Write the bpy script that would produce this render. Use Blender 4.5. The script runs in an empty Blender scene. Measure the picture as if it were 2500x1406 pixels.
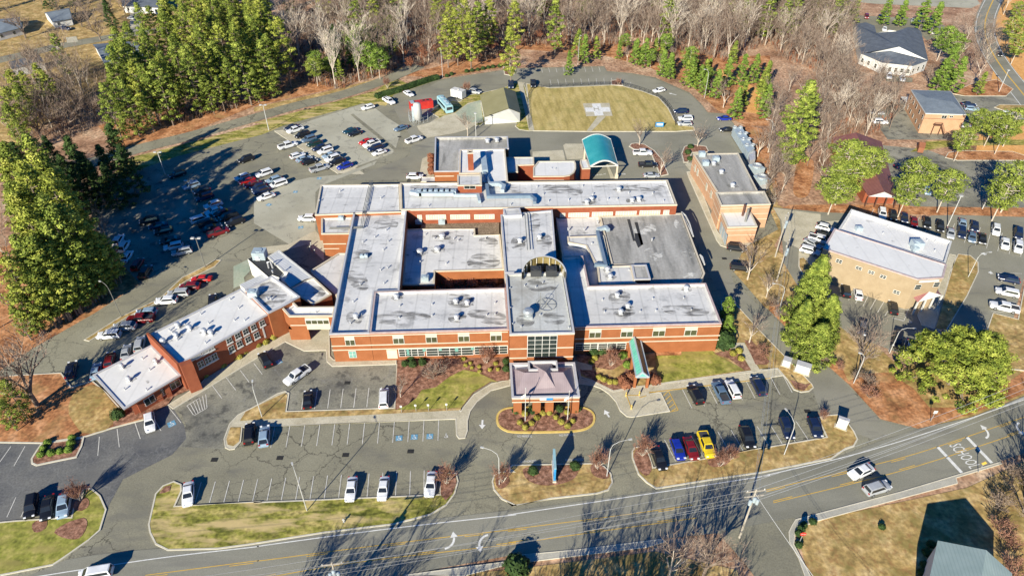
import bpy, bmesh, math, random
from mathutils import Vector, Matrix
from mathutils.geometry import tessellate_polygon
R = math.radians
sc = bpy.context.scene
COL = sc.collection
# ---------------------------------------------------------------- camera model (drone, 98 m up)
F = 1700.0; TH = R(38.2); HC = 98.0
def P(px, py, z=0.0):
    x = (px-1250)/F; y = (py-703)/F
    d = (x, math.cos(TH)-y*math.sin(TH), -math.sin(TH)-y*math.cos(TH))
    t = (z-HC)/d[2]
    return Vector((d[0]*t, d[1]*t, z))
def ray(px, py):
    x = (px-1250)/F; y = (py-703)/F
    return Vector((x, math.cos(TH)-y*math.sin(TH), -math.sin(TH)-y*math.cos(TH)))
K = 640/1875
TILES = {'A':(0,0,K),'B':(620,0,K),'C':(1240,0,K),'D':(1860,0,K),'E':(0,460,K),'F':(620,460,K),'G':(1240,460,K),'H':(1860,460,K),
 'I':(0,926,K),'J':(620,926,K),'K':(1240,926,K),'L':(1860,926,K),'a':(1000,300,.192),'b':(1300,300,.192),'c':(570,570,.192),
 'd':(1200,760,.2134),'e':(390,370,.17067),'f':(670,280,.17067),'g':(780,790,.192),'h':(1380,780,.1636),'i':(1560,420,.24182),
 'j':(1740,280,.14221),'k':(900,130,.17072),'l':(220,560,.2987),'-':(0,0,1.0)}
def pts(s):
    o = TILES['-']; out = []
    for w in s.split():
        if w in TILES: o = TILES[w]
        else:
            a, b = w.split(','); out.append((o[0]+float(a)*o[2], o[1]+float(b)*o[2]))
    return out
def wp(s, z=0.0): return [P(x, y, z) for x, y in pts(s)]
def w1(s, z=0.0): return wp(s, z)[0]

# ---------------------------------------------------------------- mesh builder
class MB:
    def __init__(s): s.v = []; s.f = []; s.m = []
    def face(s, vs, m=0):
        n = len(s.v); s.v += [tuple(v) for v in vs]; s.f.append(tuple(range(n, n+len(vs)))); s.m.append(m)
    def poly(s, P3, m=0, up=True):
        n = len(s.v); s.v += [tuple(v) for v in P3]
        for t in tessellate_polygon([[Vector(v) for v in P3]]):
            a, b, c = (Vector(P3[i]) for i in t)
            nz = (b-a).cross(c-a).z
            if (nz < 0) == up: t = (t[0], t[2], t[1])
            s.f.append(tuple(n+i for i in t)); s.m.append(m)
    def walls(s, P3, z0, m=0, close=True):
        n = len(P3)
        for i in range(n if close else n-1):
            a = P3[i]; b = P3[(i+1) % n]
            s.face([(a[0],a[1],z0),(b[0],b[1],z0),(b[0],b[1],b[2]),(a[0],a[1],a[2])], m)
    def prism(s, P2, z0, z1, m=0, mt=None):
        P2 = ccw(P2)
        top = [(p[0],p[1],z1) for p in P2]
        s.poly(top, m if mt is None else mt); s.walls(top, z0, m)
    def box(s, c, d, rot=0.0, m=0, tilt=None):
        hx, hy, hz = d[0]/2, d[1]/2, d[2]/2
        ca, sa = math.cos(rot), math.sin(rot)
        V = []
        for z in (-hz, hz):
            for x, y in ((-hx,-hy),(hx,-hy),(hx,hy),(-hx,hy)):
                q = Vector((x, y, z))
                if tilt: q = tilt @ q
                V.append((c[0]+q.x*ca-q.y*sa, c[1]+q.x*sa+q.y*ca, c[2]+q.z))
        n = len(s.v); s.v += V
        for f in ((3,2,1,0),(4,5,6,7),(0,1,5,4),(1,2,6,5),(2,3,7,6),(3,0,4,7)):
            s.f.append(tuple(n+i for i in f)); s.m.append(m)
    def bar(s, a, b, w, h, m=0):
        a = Vector(a); b = Vector(b); d = b-a
        if d.length < 1e-6: return
        d.normalize(); up = Vector((0,0,1))
        if abs(d.z) > .98: up = Vector((0,1,0))
        r = d.cross(up).normalized()*(w/2); u = r.cross(d).normalized()*(h/2)
        n = len(s.v)
        for q in (a, b):
            s.v += [tuple(q-r-u), tuple(q+r-u), tuple(q+r+u), tuple(q-r+u)]
        for f in ((0,1,2,3),(7,6,5,4),(0,4,5,1),(1,5,6,2),(2,6,7,3),(3,7,4,0)):
            s.f.append(tuple(n+i for i in f)); s.m.append(m)
    def tube(s, path, rad, k=6, m=0, cap=True):
        rings = []
        path = [Vector(p) for p in path]
        for i, p in enumerate(path):
            d = (path[min(i+1, len(path)-1)]-path[max(i-1, 0)]).normalized()
            up = Vector((0,0,1)) if abs(d.z) < .9 else Vector((1,0,0))
            r = d.cross(up).normalized(); u = r.cross(d)
            rr = rad[i] if isinstance(rad, (list, tuple)) else rad
            n = len(s.v)
            for j in range(k):
                a = 2*math.pi*j/k
                s.v.append(tuple(p+r*math.cos(a)*rr+u*math.sin(a)*rr))
            rings.append(n)
        for i in range(len(rings)-1):
            for j in range(k):
                s.f.append((rings[i]+j, rings[i]+(j+1) % k, rings[i+1]+(j+1) % k, rings[i+1]+j)); s.m.append(m)
        if cap and k > 3:
            s.f.append(tuple(rings[-1]+j for j in range(k))); s.m.append(m)
            s.f.append(tuple(rings[0]+k-1-j for j in range(k))); s.m.append(m)
    def lathe(s, c, prof, k=12, m=0):
        base = len(s.v)
        for r, z in prof:
            for j in range(k):
                a = 2*math.pi*j/k; s.v.append((c[0]+r*math.cos(a), c[1]+r*math.sin(a), c[2]+z))
        for i in range(len(prof)-1):
            for j in range(k):
                q = base+i*k
                s.f.append((q+j, q+(j+1) % k, q+k+(j+1) % k, q+k+j)); s.m.append(m)
        s.f.append(tuple(base+(len(prof)-1)*k+j for j in range(k))); s.m.append(m)
    def ball(s, c, r, m=0, sub=2, jit=0.0, rng=None, sq=(1,1,1)):
        bm = bmesh.new(); bmesh.ops.create_icosphere(bm, subdivisions=sub, radius=1.0)
        n = len(s.v)
        for v in bm.verts:
            q = 1+(rng.uniform(-jit, jit) if rng else 0)
            s.v.append((c[0]+v.co.x*r*q*sq[0], c[1]+v.co.y*r*q*sq[1], c[2]+v.co.z*r*q*sq[2]))
        for f in bm.faces: s.f.append(tuple(n+v.index for v in f.verts)); s.m.append(m)
        bm.free()
    def mesh(s, name, off=(0,0,0), smooth=False):
        me = bpy.data.meshes.new(name)
        me.from_pydata([(v[0]-off[0], v[1]-off[1], v[2]-off[2]) for v in s.v], [], s.f)
        me.polygons.foreach_set('material_index', s.m)
        if smooth: me.polygons.foreach_set('use_smooth', [True]*len(s.f))
        me.update(); return me
def area2(P2):
    return sum(P2[i][0]*P2[(i+1) % len(P2)][1]-P2[(i+1) % len(P2)][0]*P2[i][1] for i in range(len(P2)))
def ccw(P2):
    P2 = list(P2)
    return P2 if area2(P2) > 0 else P2[::-1]
def offset(P2, d):
    """inward offset of a ccw polygon"""
    n = len(P2); out = []
    for i in range(n):
        p0 = Vector(P2[i-1][:2]); p = Vector(P2[i][:2]); p1 = Vector(P2[(i+1) % n][:2])
        a = (p-p0).normalized(); b = (p1-p).normalized()
        na = Vector((-a.y, a.x)); nb = Vector((-b.y, b.x))
        m = na+nb
        if m.length < .2: m = na
        m = m.normalized(); k = d/max(.45, m.dot(na))
        out.append((p.x+m.x*k, p.y+m.y*k))
    return out
def chaikin(P2, n=2, close=True):
    for _ in range(n):
        o = []; L = len(P2)
        if not close: o.append(P2[0])
        for i in range(L if close else L-1):
            a = P2[i]; b = P2[(i+1) % L]
            o.append(tuple(a[k]*.75+b[k]*.25 for k in range(len(a)))); o.append(tuple(a[k]*.25+b[k]*.75 for k in range(len(a))))
        if not close: o.append(P2[-1])
        P2 = o
    return P2

# ---------------------------------------------------------------- objects
def wloc(o):
    v = Vector((0,0,0))
    while o is not None: v += o.location; o = o.parent
    return v
def obj(name, mb, mats, parent=None, local=False, smooth=False, label=None):
    if not isinstance(mats, (list, tuple)): mats = [mats]
    off = (0,0,0) if (parent is None or local) else wloc(parent)
    me = mb.mesh(name, off, smooth)
    for m in mats: me.materials.append(m)
    o = bpy.data.objects.new(name, me); COL.objects.link(o); o.parent = parent
    if label: o['label'] = label
    return o
def tag(o, label=None, cat=None, group=None, kind=None):
    if label: o['label'] = label
    if cat: o['category'] = cat
    if group: o['group'] = group
    if kind: o['kind'] = kind
    return o
def thing(name, label, cat, loc=(0,0,0), rz=0.0, group=None):
    o = bpy.data.objects.new(name, None); COL.objects.link(o); o.empty_display_size = .5
    o.location = loc; o.rotation_euler = (0,0,rz)
    return tag(o, label, cat, group)
def dup(o, parent=None):
    c = o.copy(); COL.objects.link(c); c.parent = parent
    for ch in o.children: dup(ch, c)
    return c
def struct(name, mb, mats, smooth=False):
    return tag(obj(name, mb, mats, smooth=smooth), kind='structure')

# ---------------------------------------------------------------- materials
def srgb(r, g, b):
    f = lambda c: (c/255/12.92 if c/255 <= .04045 else ((c/255+.055)/1.055)**2.4)
    return (f(r), f(g), f(b))
def newmat(name):
    m = bpy.data.materials.new(name); m.use_nodes = True
    nt = m.node_tree; b = nt.nodes['Principled BSDF']
    return m, nt, b
def c4(c): return (c[0], c[1], c[2], 1)
def nmat(name, stops, scale=1.0, rough=.85, detail=6, fine=None, fineamt=.25, bump=0.0, metal=0.0, streak=None, spec=.3, coord='Object'):
    """stops: colours of a noise ramp; fine: scale of a second noise that multiplies value"""
    m, nt, b = newmat(name); N = nt.nodes; L = nt.links
    tc = N.new('ShaderNodeTexCoord'); mp = N.new('ShaderNodeMapping'); L.new(tc.outputs[coord], mp.inputs[0])
    if streak: mp.inputs['Scale'].default_value = streak
    no = N.new('ShaderNodeTexNoise'); no.inputs['Scale'].default_value = scale; no.inputs['Detail'].default_value = detail
    no.inputs['Roughness'].default_value = .62
    L.new(mp.outputs[0], no.inputs['Vector'])
    cr = N.new('ShaderNodeValToRGB'); L.new(no.outputs[0], cr.inputs[0])
    n = len(stops); el = cr.color_ramp.elements
    for i, st in enumerate(stops):
        if len(st) == 2: p, c = st
        else: p, c = .34+.32*i/max(1, n-1), st
        e = el[i] if i < 2 else el.new(p)
        e.position = p; e.color = c4(c)
    if n == 1: el[1].position = 1; el[1].color = el[0].color
    out = cr.outputs[0]
    if fine:
        n2 = N.new('ShaderNodeTexNoise'); n2.inputs['Scale'].default_value = fine; n2.inputs['Detail'].default_value = 3
        L.new(tc.outputs[coord], n2.inputs['Vector'])
        mr = N.new('ShaderNodeMapRange'); mr.inputs[1].default_value = .3; mr.inputs[2].default_value = .7
        mr.inputs[3].default_value = 1-fineamt; mr.inputs[4].default_value = 1+fineamt; L.new(n2.outputs[0], mr.inputs[0])
        mx = N.new('ShaderNodeVectorMath'); mx.operation = 'SCALE'; L.new(out, mx.inputs[0]); L.new(mr.outputs[0], mx.inputs['Scale'])
        out = mx.outputs[0]
    L.new(out, b.inputs['Base Color'])
    b.inputs['Roughness'].default_value = rough; b.inputs['Metallic'].default_value = metal
    b.inputs['Specular IOR Level'].default_value = spec
    if bump:
        bp = N.new('ShaderNodeBump'); bp.inputs['Strength'].default_value = bump; bp.inputs['Distance'].default_value = .08
        L.new((n2 if fine else no).outputs[0], bp.inputs['Height']); L.new(bp.outputs[0], b.inputs['Normal'])
    m['out'] = 1
    return m
def addlayer(m, scale, lo, hi, colour, dist=0.0, kind='noise', patch=None, streak=None, amount=1.0, dn=.5):
    """mix a colour in where a noise or a crack pattern passes a threshold"""
    nt = m.node_tree; N = nt.nodes; L = nt.links; b = N['Principled BSDF']
    src = b.inputs['Base Color'].links[0].from_socket
    tc = N.new('ShaderNodeTexCoord'); mp = N.new('ShaderNodeMapping'); L.new(tc.outputs['Object'], mp.inputs[0])
    if streak: mp.inputs['Scale'].default_value = streak
    vec = mp.outputs[0]
    if dist:
        dz = N.new('ShaderNodeTexNoise'); dz.inputs['Scale'].default_value = dn; dz.inputs['Detail'].default_value = 6; dz.inputs['Roughness'].default_value = .65; L.new(vec, dz.inputs['Vector'])
        sb = N.new('ShaderNodeVectorMath'); sb.operation = 'MULTIPLY_ADD'; L.new(dz.outputs['Color'], sb.inputs[0])
        sb.inputs[1].default_value = (dist,)*3; L.new(vec, sb.inputs[2]); vec = sb.outputs[0]
    if kind == 'crack':
        t = N.new('ShaderNodeTexVoronoi'); t.feature = 'DISTANCE_TO_EDGE'; t.inputs['Scale'].default_value = scale; o = t.outputs['Distance']
    else:
        t = N.new('ShaderNodeTexNoise'); t.inputs['Scale'].default_value = scale; t.inputs['Detail'].default_value = 6; o = t.outputs[0]
    L.new(vec, t.inputs['Vector'])
    mr = N.new('ShaderNodeMapRange'); mr.inputs[1].default_value = lo; mr.inputs[2].default_value = hi
    if kind == 'crack': mr.inputs[3].default_value = amount; mr.inputs[4].default_value = 0
    else: mr.inputs[3].default_value = 0; mr.inputs[4].default_value = amount
    L.new(o, mr.inputs[0]); fac = mr.outputs[0]
    if patch:
        pn = N.new('ShaderNodeTexNoise'); pn.inputs['Scale'].default_value = patch; pn.inputs['Detail'].default_value = 2; L.new(tc.outputs['Object'], pn.inputs['Vector'])
        pr = N.new('ShaderNodeMapRange'); pr.inputs[1].default_value = .46; pr.inputs[2].default_value = .54; L.new(pn.outputs[0], pr.inputs[0])
        mu = N.new('ShaderNodeMath'); mu.operation = 'MULTIPLY'; L.new(fac, mu.inputs[0]); L.new(pr.outputs[0], mu.inputs[1]); fac = mu.outputs[0]
    mx = N.new('ShaderNodeMix'); mx.data_type = 'RGBA'; L.new(fac, mx.inputs[0]); L.new(src, mx.inputs[6]); mx.inputs[7].default_value = c4(colour)
    L.new(mx.outputs[2], b.inputs['Base Color'])
    return m
def ribs(m, freq, axis=0, amt=.25, rot=0.0):
    """fine standing-seam or plank lines"""
    nt = m.node_tree; N = nt.nodes; L = nt.links; b = N['Principled BSDF']
    src = b.inputs['Base Color'].links[0].from_socket
    tc = N.new('ShaderNodeTexCoord'); mp = N.new('ShaderNodeMapping'); mp.inputs['Rotation'].default_value = (0,0,rot); L.new(tc.outputs['Object'], mp.inputs[0])
    wv = N.new('ShaderNodeTexWave'); wv.bands_direction = 'XYZ'[axis]; wv.inputs['Scale'].default_value = freq; L.new(mp.outputs[0], wv.inputs['Vector'])
    mr = N.new('ShaderNodeMapRange'); mr.inputs[1].default_value = 0; mr.inputs[2].default_value = .35; mr.inputs[3].default_value = 1-amt; mr.inputs[4].default_value = 1; L.new(wv.outputs[1], mr.inputs[0])
    mx = N.new('ShaderNodeVectorMath'); mx.operation = 'SCALE'; L.new(src, mx.inputs[0]); L.new(mr.outputs[0], mx.inputs['Scale']); L.new(mx.outputs[0], b.inputs['Base Color'])
    return m
def seams(m, period, axis=0, dark=.8, rot=0.0, width=.05):
    nt = m.node_tree; N = nt.nodes; L = nt.links; b = N['Principled BSDF']; src = b.inputs['Base Color'].links[0].from_socket
    tc = N.new('ShaderNodeTexCoord'); mp = N.new('ShaderNodeMapping'); mp.inputs['Rotation'].default_value = (0,0,rot); L.new(tc.outputs['Object'], mp.inputs[0])
    wv = N.new('ShaderNodeTexWave'); wv.bands_direction = 'XYZ'[axis]; wv.inputs['Scale'].default_value = 6.2832/20/period; wv.inputs['Distortion'].default_value = .15; L.new(mp.outputs[0], wv.inputs['Vector'])
    mr = N.new('ShaderNodeMapRange'); mr.inputs[1].default_value = 0; mr.inputs[2].default_value = width; mr.inputs[3].default_value = dark; mr.inputs[4].default_value = 1; L.new(wv.outputs[1], mr.inputs[0])
    mx = N.new('ShaderNodeVectorMath'); mx.operation = 'SCALE'; L.new(src, mx.inputs[0]); L.new(mr.outputs[0], mx.inputs['Scale']); L.new(mx.outputs[0], b.inputs['Base Color'])
def plain(name, c, rough=.5, metal=0.0, spec=.5):
    return nmat(name, [tuple(x*.88 for x in c), tuple(min(1, x*1.1) for x in c)], scale=.7, rough=rough, metal=metal, spec=spec)

M = {}
M['asphalt'] = nmat('asphalt', [(.20,.19,.14),(.25,.236,.17),(.29,.275,.20)], .06, .92, fine=4.0, fineamt=.16)
addlayer(M['asphalt'], .35, .54, .70, (.15,.145,.125), dist=2, streak=(.4,1,1), amount=.6)
addlayer(M['asphalt'], .13, .004, .016, (.06,.056,.045), dist=2.6, kind='crack', patch=.03, amount=.85, dn=.8)
addlayer(M['asphalt'], .30, .004, .026, (.09,.085,.07), dist=1.8, kind='crack', patch=.055, amount=.6, dn=1.1)
addlayer(M['asphalt'], 1.1, .66, .74, (.12,.115,.10), amount=.7)
M['asphalt_smooth'] = nmat('asphalt_smooth', [(.21,.20,.155),(.245,.235,.18),(.275,.263,.205)], .07, .92, fine=4.0, fineamt=.10)
addlayer(M['asphalt_smooth'], .06, .5, .62, (.29,.275,.225), dist=4, amount=.5)
addlayer(M['asphalt_smooth'], .4, .6, .72, (.15,.145,.13), dist=3, streak=(.3,1,1), amount=.6)
M['asphalt_old'] = nmat('asphalt_old', [(.14,.138,.12),(.24,.23,.18),(.32,.305,.245)], .10, .92, fine=3.0, fineamt=.2)
addlayer(M['asphalt_old'], .22, .0, .018, (.26,.26,.25), dist=3, kind='crack', patch=.09, amount=.6)
addlayer(M['asphalt_old'], .5, .55, .68, (.05,.05,.05), dist=2, amount=.7)
M['asphalt_seal'] = nmat('asphalt_sealed', [(.09,.093,.10),(.145,.145,.14),(.19,.186,.17)], .12, .9, fine=3.0, fineamt=.2)
addlayer(M['asphalt_seal'], .25, .0, .02, (.24,.24,.23), dist=3, kind='crack', amount=.55)
addlayer(M['asphalt_seal'], .12, .5, .6, (.15,.148,.14), dist=4, amount=.6)
M['asphalt_pale'] = nmat('asphalt_pale', [(.34,.325,.25),(.40,.385,.30),(.44,.425,.335)], .08, .92, fine=4.0, fineamt=.10)
addlayer(M['asphalt_pale'], .12, .0, .010, (.09,.09,.085), dist=4, kind='crack', patch=.06)
addlayer(M['asphalt_pale'], .4, .58, .7, (.22,.21,.18), dist=2, amount=.5)
M['road'] = nmat('road_asphalt', [(.20,.195,.155),(.25,.243,.195),(.28,.27,.22)], .10, .9, fine=6.0, fineamt=.12, streak=(.3,1,1))
addlayer(M['road'], .3, .55, .72, (.155,.15,.135), dist=1, streak=(.15,1,1), amount=.6)
M['concrete'] = nmat('concrete', [(.42,.38,.27),(.50,.455,.335),(.56,.515,.39)], .25, .85, fine=4, fineamt=.1)
addlayer(M['concrete'], .3, .0, .009, (.2,.18,.14), kind='crack', dist=.3, amount=.6)
M['concrete_grey'] = nmat('concrete_grey', [(.38,.365,.305),(.47,.45,.38)], .2, .85, fine=4, fineamt=.1)
M['kerb'] = nmat('kerb_concrete', [(.52,.48,.38),(.64,.60,.49)], .6, .85)
M['kerb_yellow'] = nmat('kerb_yellow', [(.55,.38,.09),(.68,.50,.17)], .8, .8)
M['ground'] = nmat('ground_leaf_litter', [(.20,.11,.065),(.36,.21,.13),(.48,.31,.20),(.55,.40,.27)], .09, .95, fine=1.2, fineamt=.5)
addlayer(M['ground'], .5, .5, .62, (.26,.13,.07), dist=2, amount=.5)
M['dry_grass'] = nmat('dry_grass', [(.24,.17,.06),(.42,.29,.11),(.60,.44,.21)], .3, .95, fine=1.3, fineamt=.35)
addlayer(M['dry_grass'], .25, .52, .66, (.19,.165,.045), dist=1.5, amount=.6)
addlayer(M['dry_grass'], 1.2, .5, .7, (.30,.15,.06), dist=1.0, amount=.6)
M['straw'] = nmat('pine_straw', [(.20,.075,.03),(.42,.19,.08),(.58,.31,.16)], .3, .95, fine=1.5, fineamt=.4)
addlayer(M['straw'], .2, .56, .7, (.33,.22,.09), dist=2, amount=.6)
M['lawn'] = nmat('winter_lawn', [(.09,.10,.015),(.25,.24,.045),(.46,.37,.13)], .45, .95, fine=1.5, fineamt=.45, streak=(.5,1.3,1))
addlayer(M['lawn'], .35, .5, .64, (.58,.44,.21), dist=2, streak=(.4,1.5,1), amount=.85)
M['lawn_green'] = nmat('green_lawn', [(.14,.15,.025),(.27,.27,.05),(.42,.36,.11)], .5, .95, fine=1.8, fineamt=.25)
addlayer(M['lawn_green'], .22, .5, .62, (.33,.27,.09), dist=.5, streak=(.4,2,1), amount=.6)
M['pad_lawn'] = nmat('helipad_lawn', [(.34,.27,.085),(.46,.36,.13),(.54,.43,.18)], .25, .95, fine=1.6, fineamt=.15, streak=(1.6,.35,1))
addlayer(M['pad_lawn'], .16, .56, .68, (.27,.25,.07), dist=1, amount=.6)
seams(M['pad_lawn'], 2.6, 0, .88, R(-8), .35)
M['mulch'] = nmat('mulch', [(.12,.055,.033),(.25,.125,.08),(.40,.22,.15)], 1.2, .95, fine=3.5, fineamt=.35)
M['clay'] = nmat('red_clay', [(.60,.30,.09),(.72,.40,.15)], .3, .95, fine=1.5, fineamt=.2)
M['white_paint'] = nmat('white_paint', [(.60,.60,.57),(.80,.80,.77)], 1.5, .7)
M['worn_paint'] = nmat('worn_paint', [(.48,.47,.43),(.72,.70,.64)], 1.2, .8)
M['yellow_paint'] = nmat('yellow_paint', [(.55,.34,.06),(.70,.45,.09)], 1.0, .7)
M['blue_paint'] = nmat('blue_paint', [(.10,.26,.40),(.18,.38,.52)], 1.5, .7)
M['brick'] = nmat('orange_brick', [(.27,.092,.033),(.33,.118,.045)], .5, .85, fine=6, fineamt=.06)
ribs(M['brick'], 1.6, 2, .10)
M['brick_red'] = nmat('red_brick', [(.24,.065,.030),(.30,.088,.042)], .5, .85, fine=6, fineamt=.08)
ribs(M['brick_red'], 1.6, 2, .10)
M['peach'] = nmat('peach_block', [(.46,.265,.155),(.52,.31,.19)], .6, .85, fine=5, fineamt=.05)
M['tan_brick'] = nmat('tan_brick', [(.33,.25,.155),(.38,.295,.19)], .6, .85, fine=6, fineamt=.06)
ribs(M['tan_brick'], 1.6, 2, .10)
M['cream'] = nmat('cream_trim', [(.54,.47,.36),(.62,.55,.43)], .7, .75)
M['white_wall'] = nmat('white_siding', [(.58,.58,.56),(.66,.66,.64)], .7, .7)
ribs(M['white_wall'], 1.4, 2, .07)
M['trim'] = nmat('metal_coping', [(.46,.46,.47),(.56,.55,.56)], .6, .45, metal=.1)
M['coping_mauve'] = nmat('coping_mauve', [(.40,.30,.28),(.52,.42,.40)], .8, .5)
M['roof_white'] = nmat('white_membrane_roof', [(.54,.535,.52),(.63,.622,.60),(.70,.69,.665)], .14, .6, fine=1.5, fineamt=.05)
addlayer(M['roof_white'], .22, .60, .70, (.24,.24,.24), dist=2.5, amount=.7)
addlayer(M['roof_white'], .07, .54, .66, (.50,.50,.49), dist=3, amount=.5)
addlayer(M['roof_white'], .5, .66, .76, (.10,.10,.10), dist=2, amount=.8, streak=(.5,1.4,1))
addlayer(M['roof_white'], .12, .0, .006, (.36,.36,.37), dist=1.5, kind='crack', patch=.05, amount=.7)
seams(M['roof_white'], 3.1, 0, .86)
seams(M['roof_white'], 9.0, 1, .88, 0, .02)
M['roof_bright'] = nmat('bright_white_roof', [(.68,.67,.64),(.75,.74,.71)], .2, .5, fine=1.5, fineamt=.03)
addlayer(M['roof_bright'], .25, .66, .74, (.36,.36,.36), dist=2, amount=.6)
seams(M['roof_bright'], 3.6, 0, .92)
addlayer(M['roof_bright'], .6, .68, .78, (.16,.15,.14), dist=1.5, amount=.7)
M['roof_grey'] = nmat('grey_roof', [(.25,.245,.225),(.34,.33,.305),(.43,.42,.39)], .2, .8, fine=2, fineamt=.12, streak=(1.6,.2,1))
addlayer(M['roof_grey'], .25, .55, .68, (.15,.15,.14), dist=1, streak=(2.4,.4,1), amount=.7)
addlayer(M['roof_grey'], .16, .62, .7, (.6,.59,.55), dist=3, amount=.6)
M['roof_tower'] = nmat('tower_roof', [(.38,.385,.36),(.47,.475,.45),(.55,.56,.54)], .1, .7, fine=2, fineamt=.08)
addlayer(M['roof_tower'], .12, .56, .68, (.30,.28,.24), dist=3, amount=.6)
seams(M['roof_tower'], 3.4, 0, .85)
addlayer(M['roof_tower'], .4, .62, .74, (.22,.22,.21), dist=2, amount=.5)
M['gravel_roof'] = nmat('gravel_roof', [(.16,.12,.08),(.26,.20,.14)], .6, .95, fine=3, fineamt=.4)
M['roof_black'] = nmat('black_roof', [(.03,.032,.035),(.05,.052,.055)], .3, .7)
M['roof_corr'] = nmat('white_corrugated', [(.54,.56,.57),(.62,.63,.64)], .3, .45); ribs(M['roof_corr'], .55, 0, .35, R(50))
M['roof_olive'] = nmat('olive_metal_roof', [(.24,.22,.11),(.29,.265,.14)], .2, .5); ribs(M['roof_olive'], .8, 1, .12)
M['roof_slate'] = nmat('slate_shingle', [(.085,.10,.125),(.13,.15,.18)], .5, .85, fine=3, fineamt=.15)
M['roof_greyblue'] = nmat('greyblue_shingle', [(.15,.18,.21),(.20,.235,.27)], .4, .8, fine=3, fineamt=.12)
M['roof_maroon'] = nmat('maroon_roof', [(.17,.07,.065),(.23,.10,.09)], .3, .6); ribs(M['roof_maroon'], .5, 0, .12)
M['roof_mauve'] = nmat('mauve_metal_roof', [(.27,.215,.225),(.34,.275,.285)], .4, .45); ribs(M['roof_mauve'], .8, 0, .10)
M['roof_pink'] = nmat('pink_metal_roof', [(.36,.15,.15),(.42,.19,.18)], .4, .5); ribs(M['roof_pink'], .8, 0, .12)
M['roof_mint'] = nmat('pale_green_metal', [(.27,.35,.33),(.33,.41,.39)], .3, .5); ribs(M['roof_mint'], .7, 0, .12, R(15))
M['teal'] = nmat('teal_metal_roof', [(.03,.30,.31),(.07,.40,.41)], .25, .28, metal=.1, spec=.7); ribs(M['teal'], .9, 1, .25)
M['teal_panel'] = nmat('green_panel', [(.10,.42,.33),(.16,.50,.40)], .5, .35); ribs(M['teal_panel'], .45, 1, .2)
M['canopy_glass'] = nmat('canopy_glazing', [(.18,.14,.06),(.30,.24,.10)], .5, .25); ribs(M['canopy_glass'], .55, 1, .6)
M['glass'] = plain('window_glass', (.025,.035,.032), .08, 0, .8)
M['glass_olive'] = plain('tinted_glass', (.07,.075,.04), .12, 0, .7)
M['glass_teal'] = plain('teal_glass', (.16,.36,.31), .15, 0, .7)
M['blind'] = nmat('window_blind', [(.38,.36,.26),(.52,.50,.38)], 1.0, .5)
M['frame'] = plain('window_frame_white', (.62,.61,.57), .5)
M['dark'] = plain('dark_recess', (.02,.02,.02), .9)
M['metal'] = plain('galvanised', (.50,.53,.54), .38, .5)
M['duct'] = plain('blue_duct', (.20,.27,.34), .4, .2)
M['duct_light'] = plain('duct_light', (.42,.50,.54), .4, .2)
M['vent'] = plain('vent_metal', (.62,.63,.64), .35, .4)
M['black'] = plain('black_paint', (.025,.025,.027), .4)
M['rust'] = plain('rusty_stack', (.10,.045,.03), .7)
M['pole_white'] = plain('pole_white', (.50,.50,.48), .5)
M['pole_dark'] = plain('pole_grey', (.22,.22,.20), .5, .2)
M['wood_pole'] = nmat('weathered_pole', [(.30,.27,.22),(.44,.40,.34)], 2, .9, streak=(1,1,.2))
M['wire'] = plain('wire', (.55,.56,.56), .5, .3)
M['red_paint'] = nmat('red_paint', [(.42,.025,.02),(.55,.045,.035)], .8, .45)
M['bus_blue'] = plain('bus_blue', (.30,.50,.55), .35)
M['sign_blue'] = plain('sign_blue', (.03,.25,.55), .35)
M['tan_wood'] = plain('brown_shed', (.26,.10,.05), .8)
M['green_stain'] = nmat('green_stained_concrete', [(.30,.36,.27),(.40,.42,.32)], .3, .9, fine=2, fineamt=.1)

def stainmat(name, col, scale=.5, lo=.42, hi=.62, streak=None, amt=.85):
    m = nmat(name, [tuple(c*.8 for c in col), tuple(c*1.3 for c in col)], 1.2, .9); nt = m.node_tree; N = nt.nodes; L = nt.links; b = N['Principled BSDF']
    tc = N.new('ShaderNodeTexCoord'); mp = N.new('ShaderNodeMapping'); L.new(tc.outputs['Object'], mp.inputs[0])
    if streak: mp.inputs['Scale'].default_value = streak
    no = N.new('ShaderNodeTexNoise'); no.inputs['Scale'].default_value = scale; no.inputs['Detail'].default_value = 7; no.inputs['Distortion'].default_value = .6; L.new(mp.outputs[0], no.inputs['Vector'])
    mr = N.new('ShaderNodeMapRange'); mr.inputs[1].default_value = lo; mr.inputs[2].default_value = hi; mr.inputs[4].default_value = amt; L.new(no.outputs[0], mr.inputs[0]); L.new(mr.outputs[0], b.inputs['Alpha'])
    return m
M['stain_dark'] = stainmat('dark_roof_stain', (.14,.135,.13), .6, .44, .68, (.5,1.6,1), .7)
M['stain_pale'] = stainmat('pale_roof_patch', (.60,.59,.55), .5, .46, .58)
M['soot'] = stainmat('soot', (.12,.12,.125), 1.3, .36, .7, None, .6)
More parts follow.
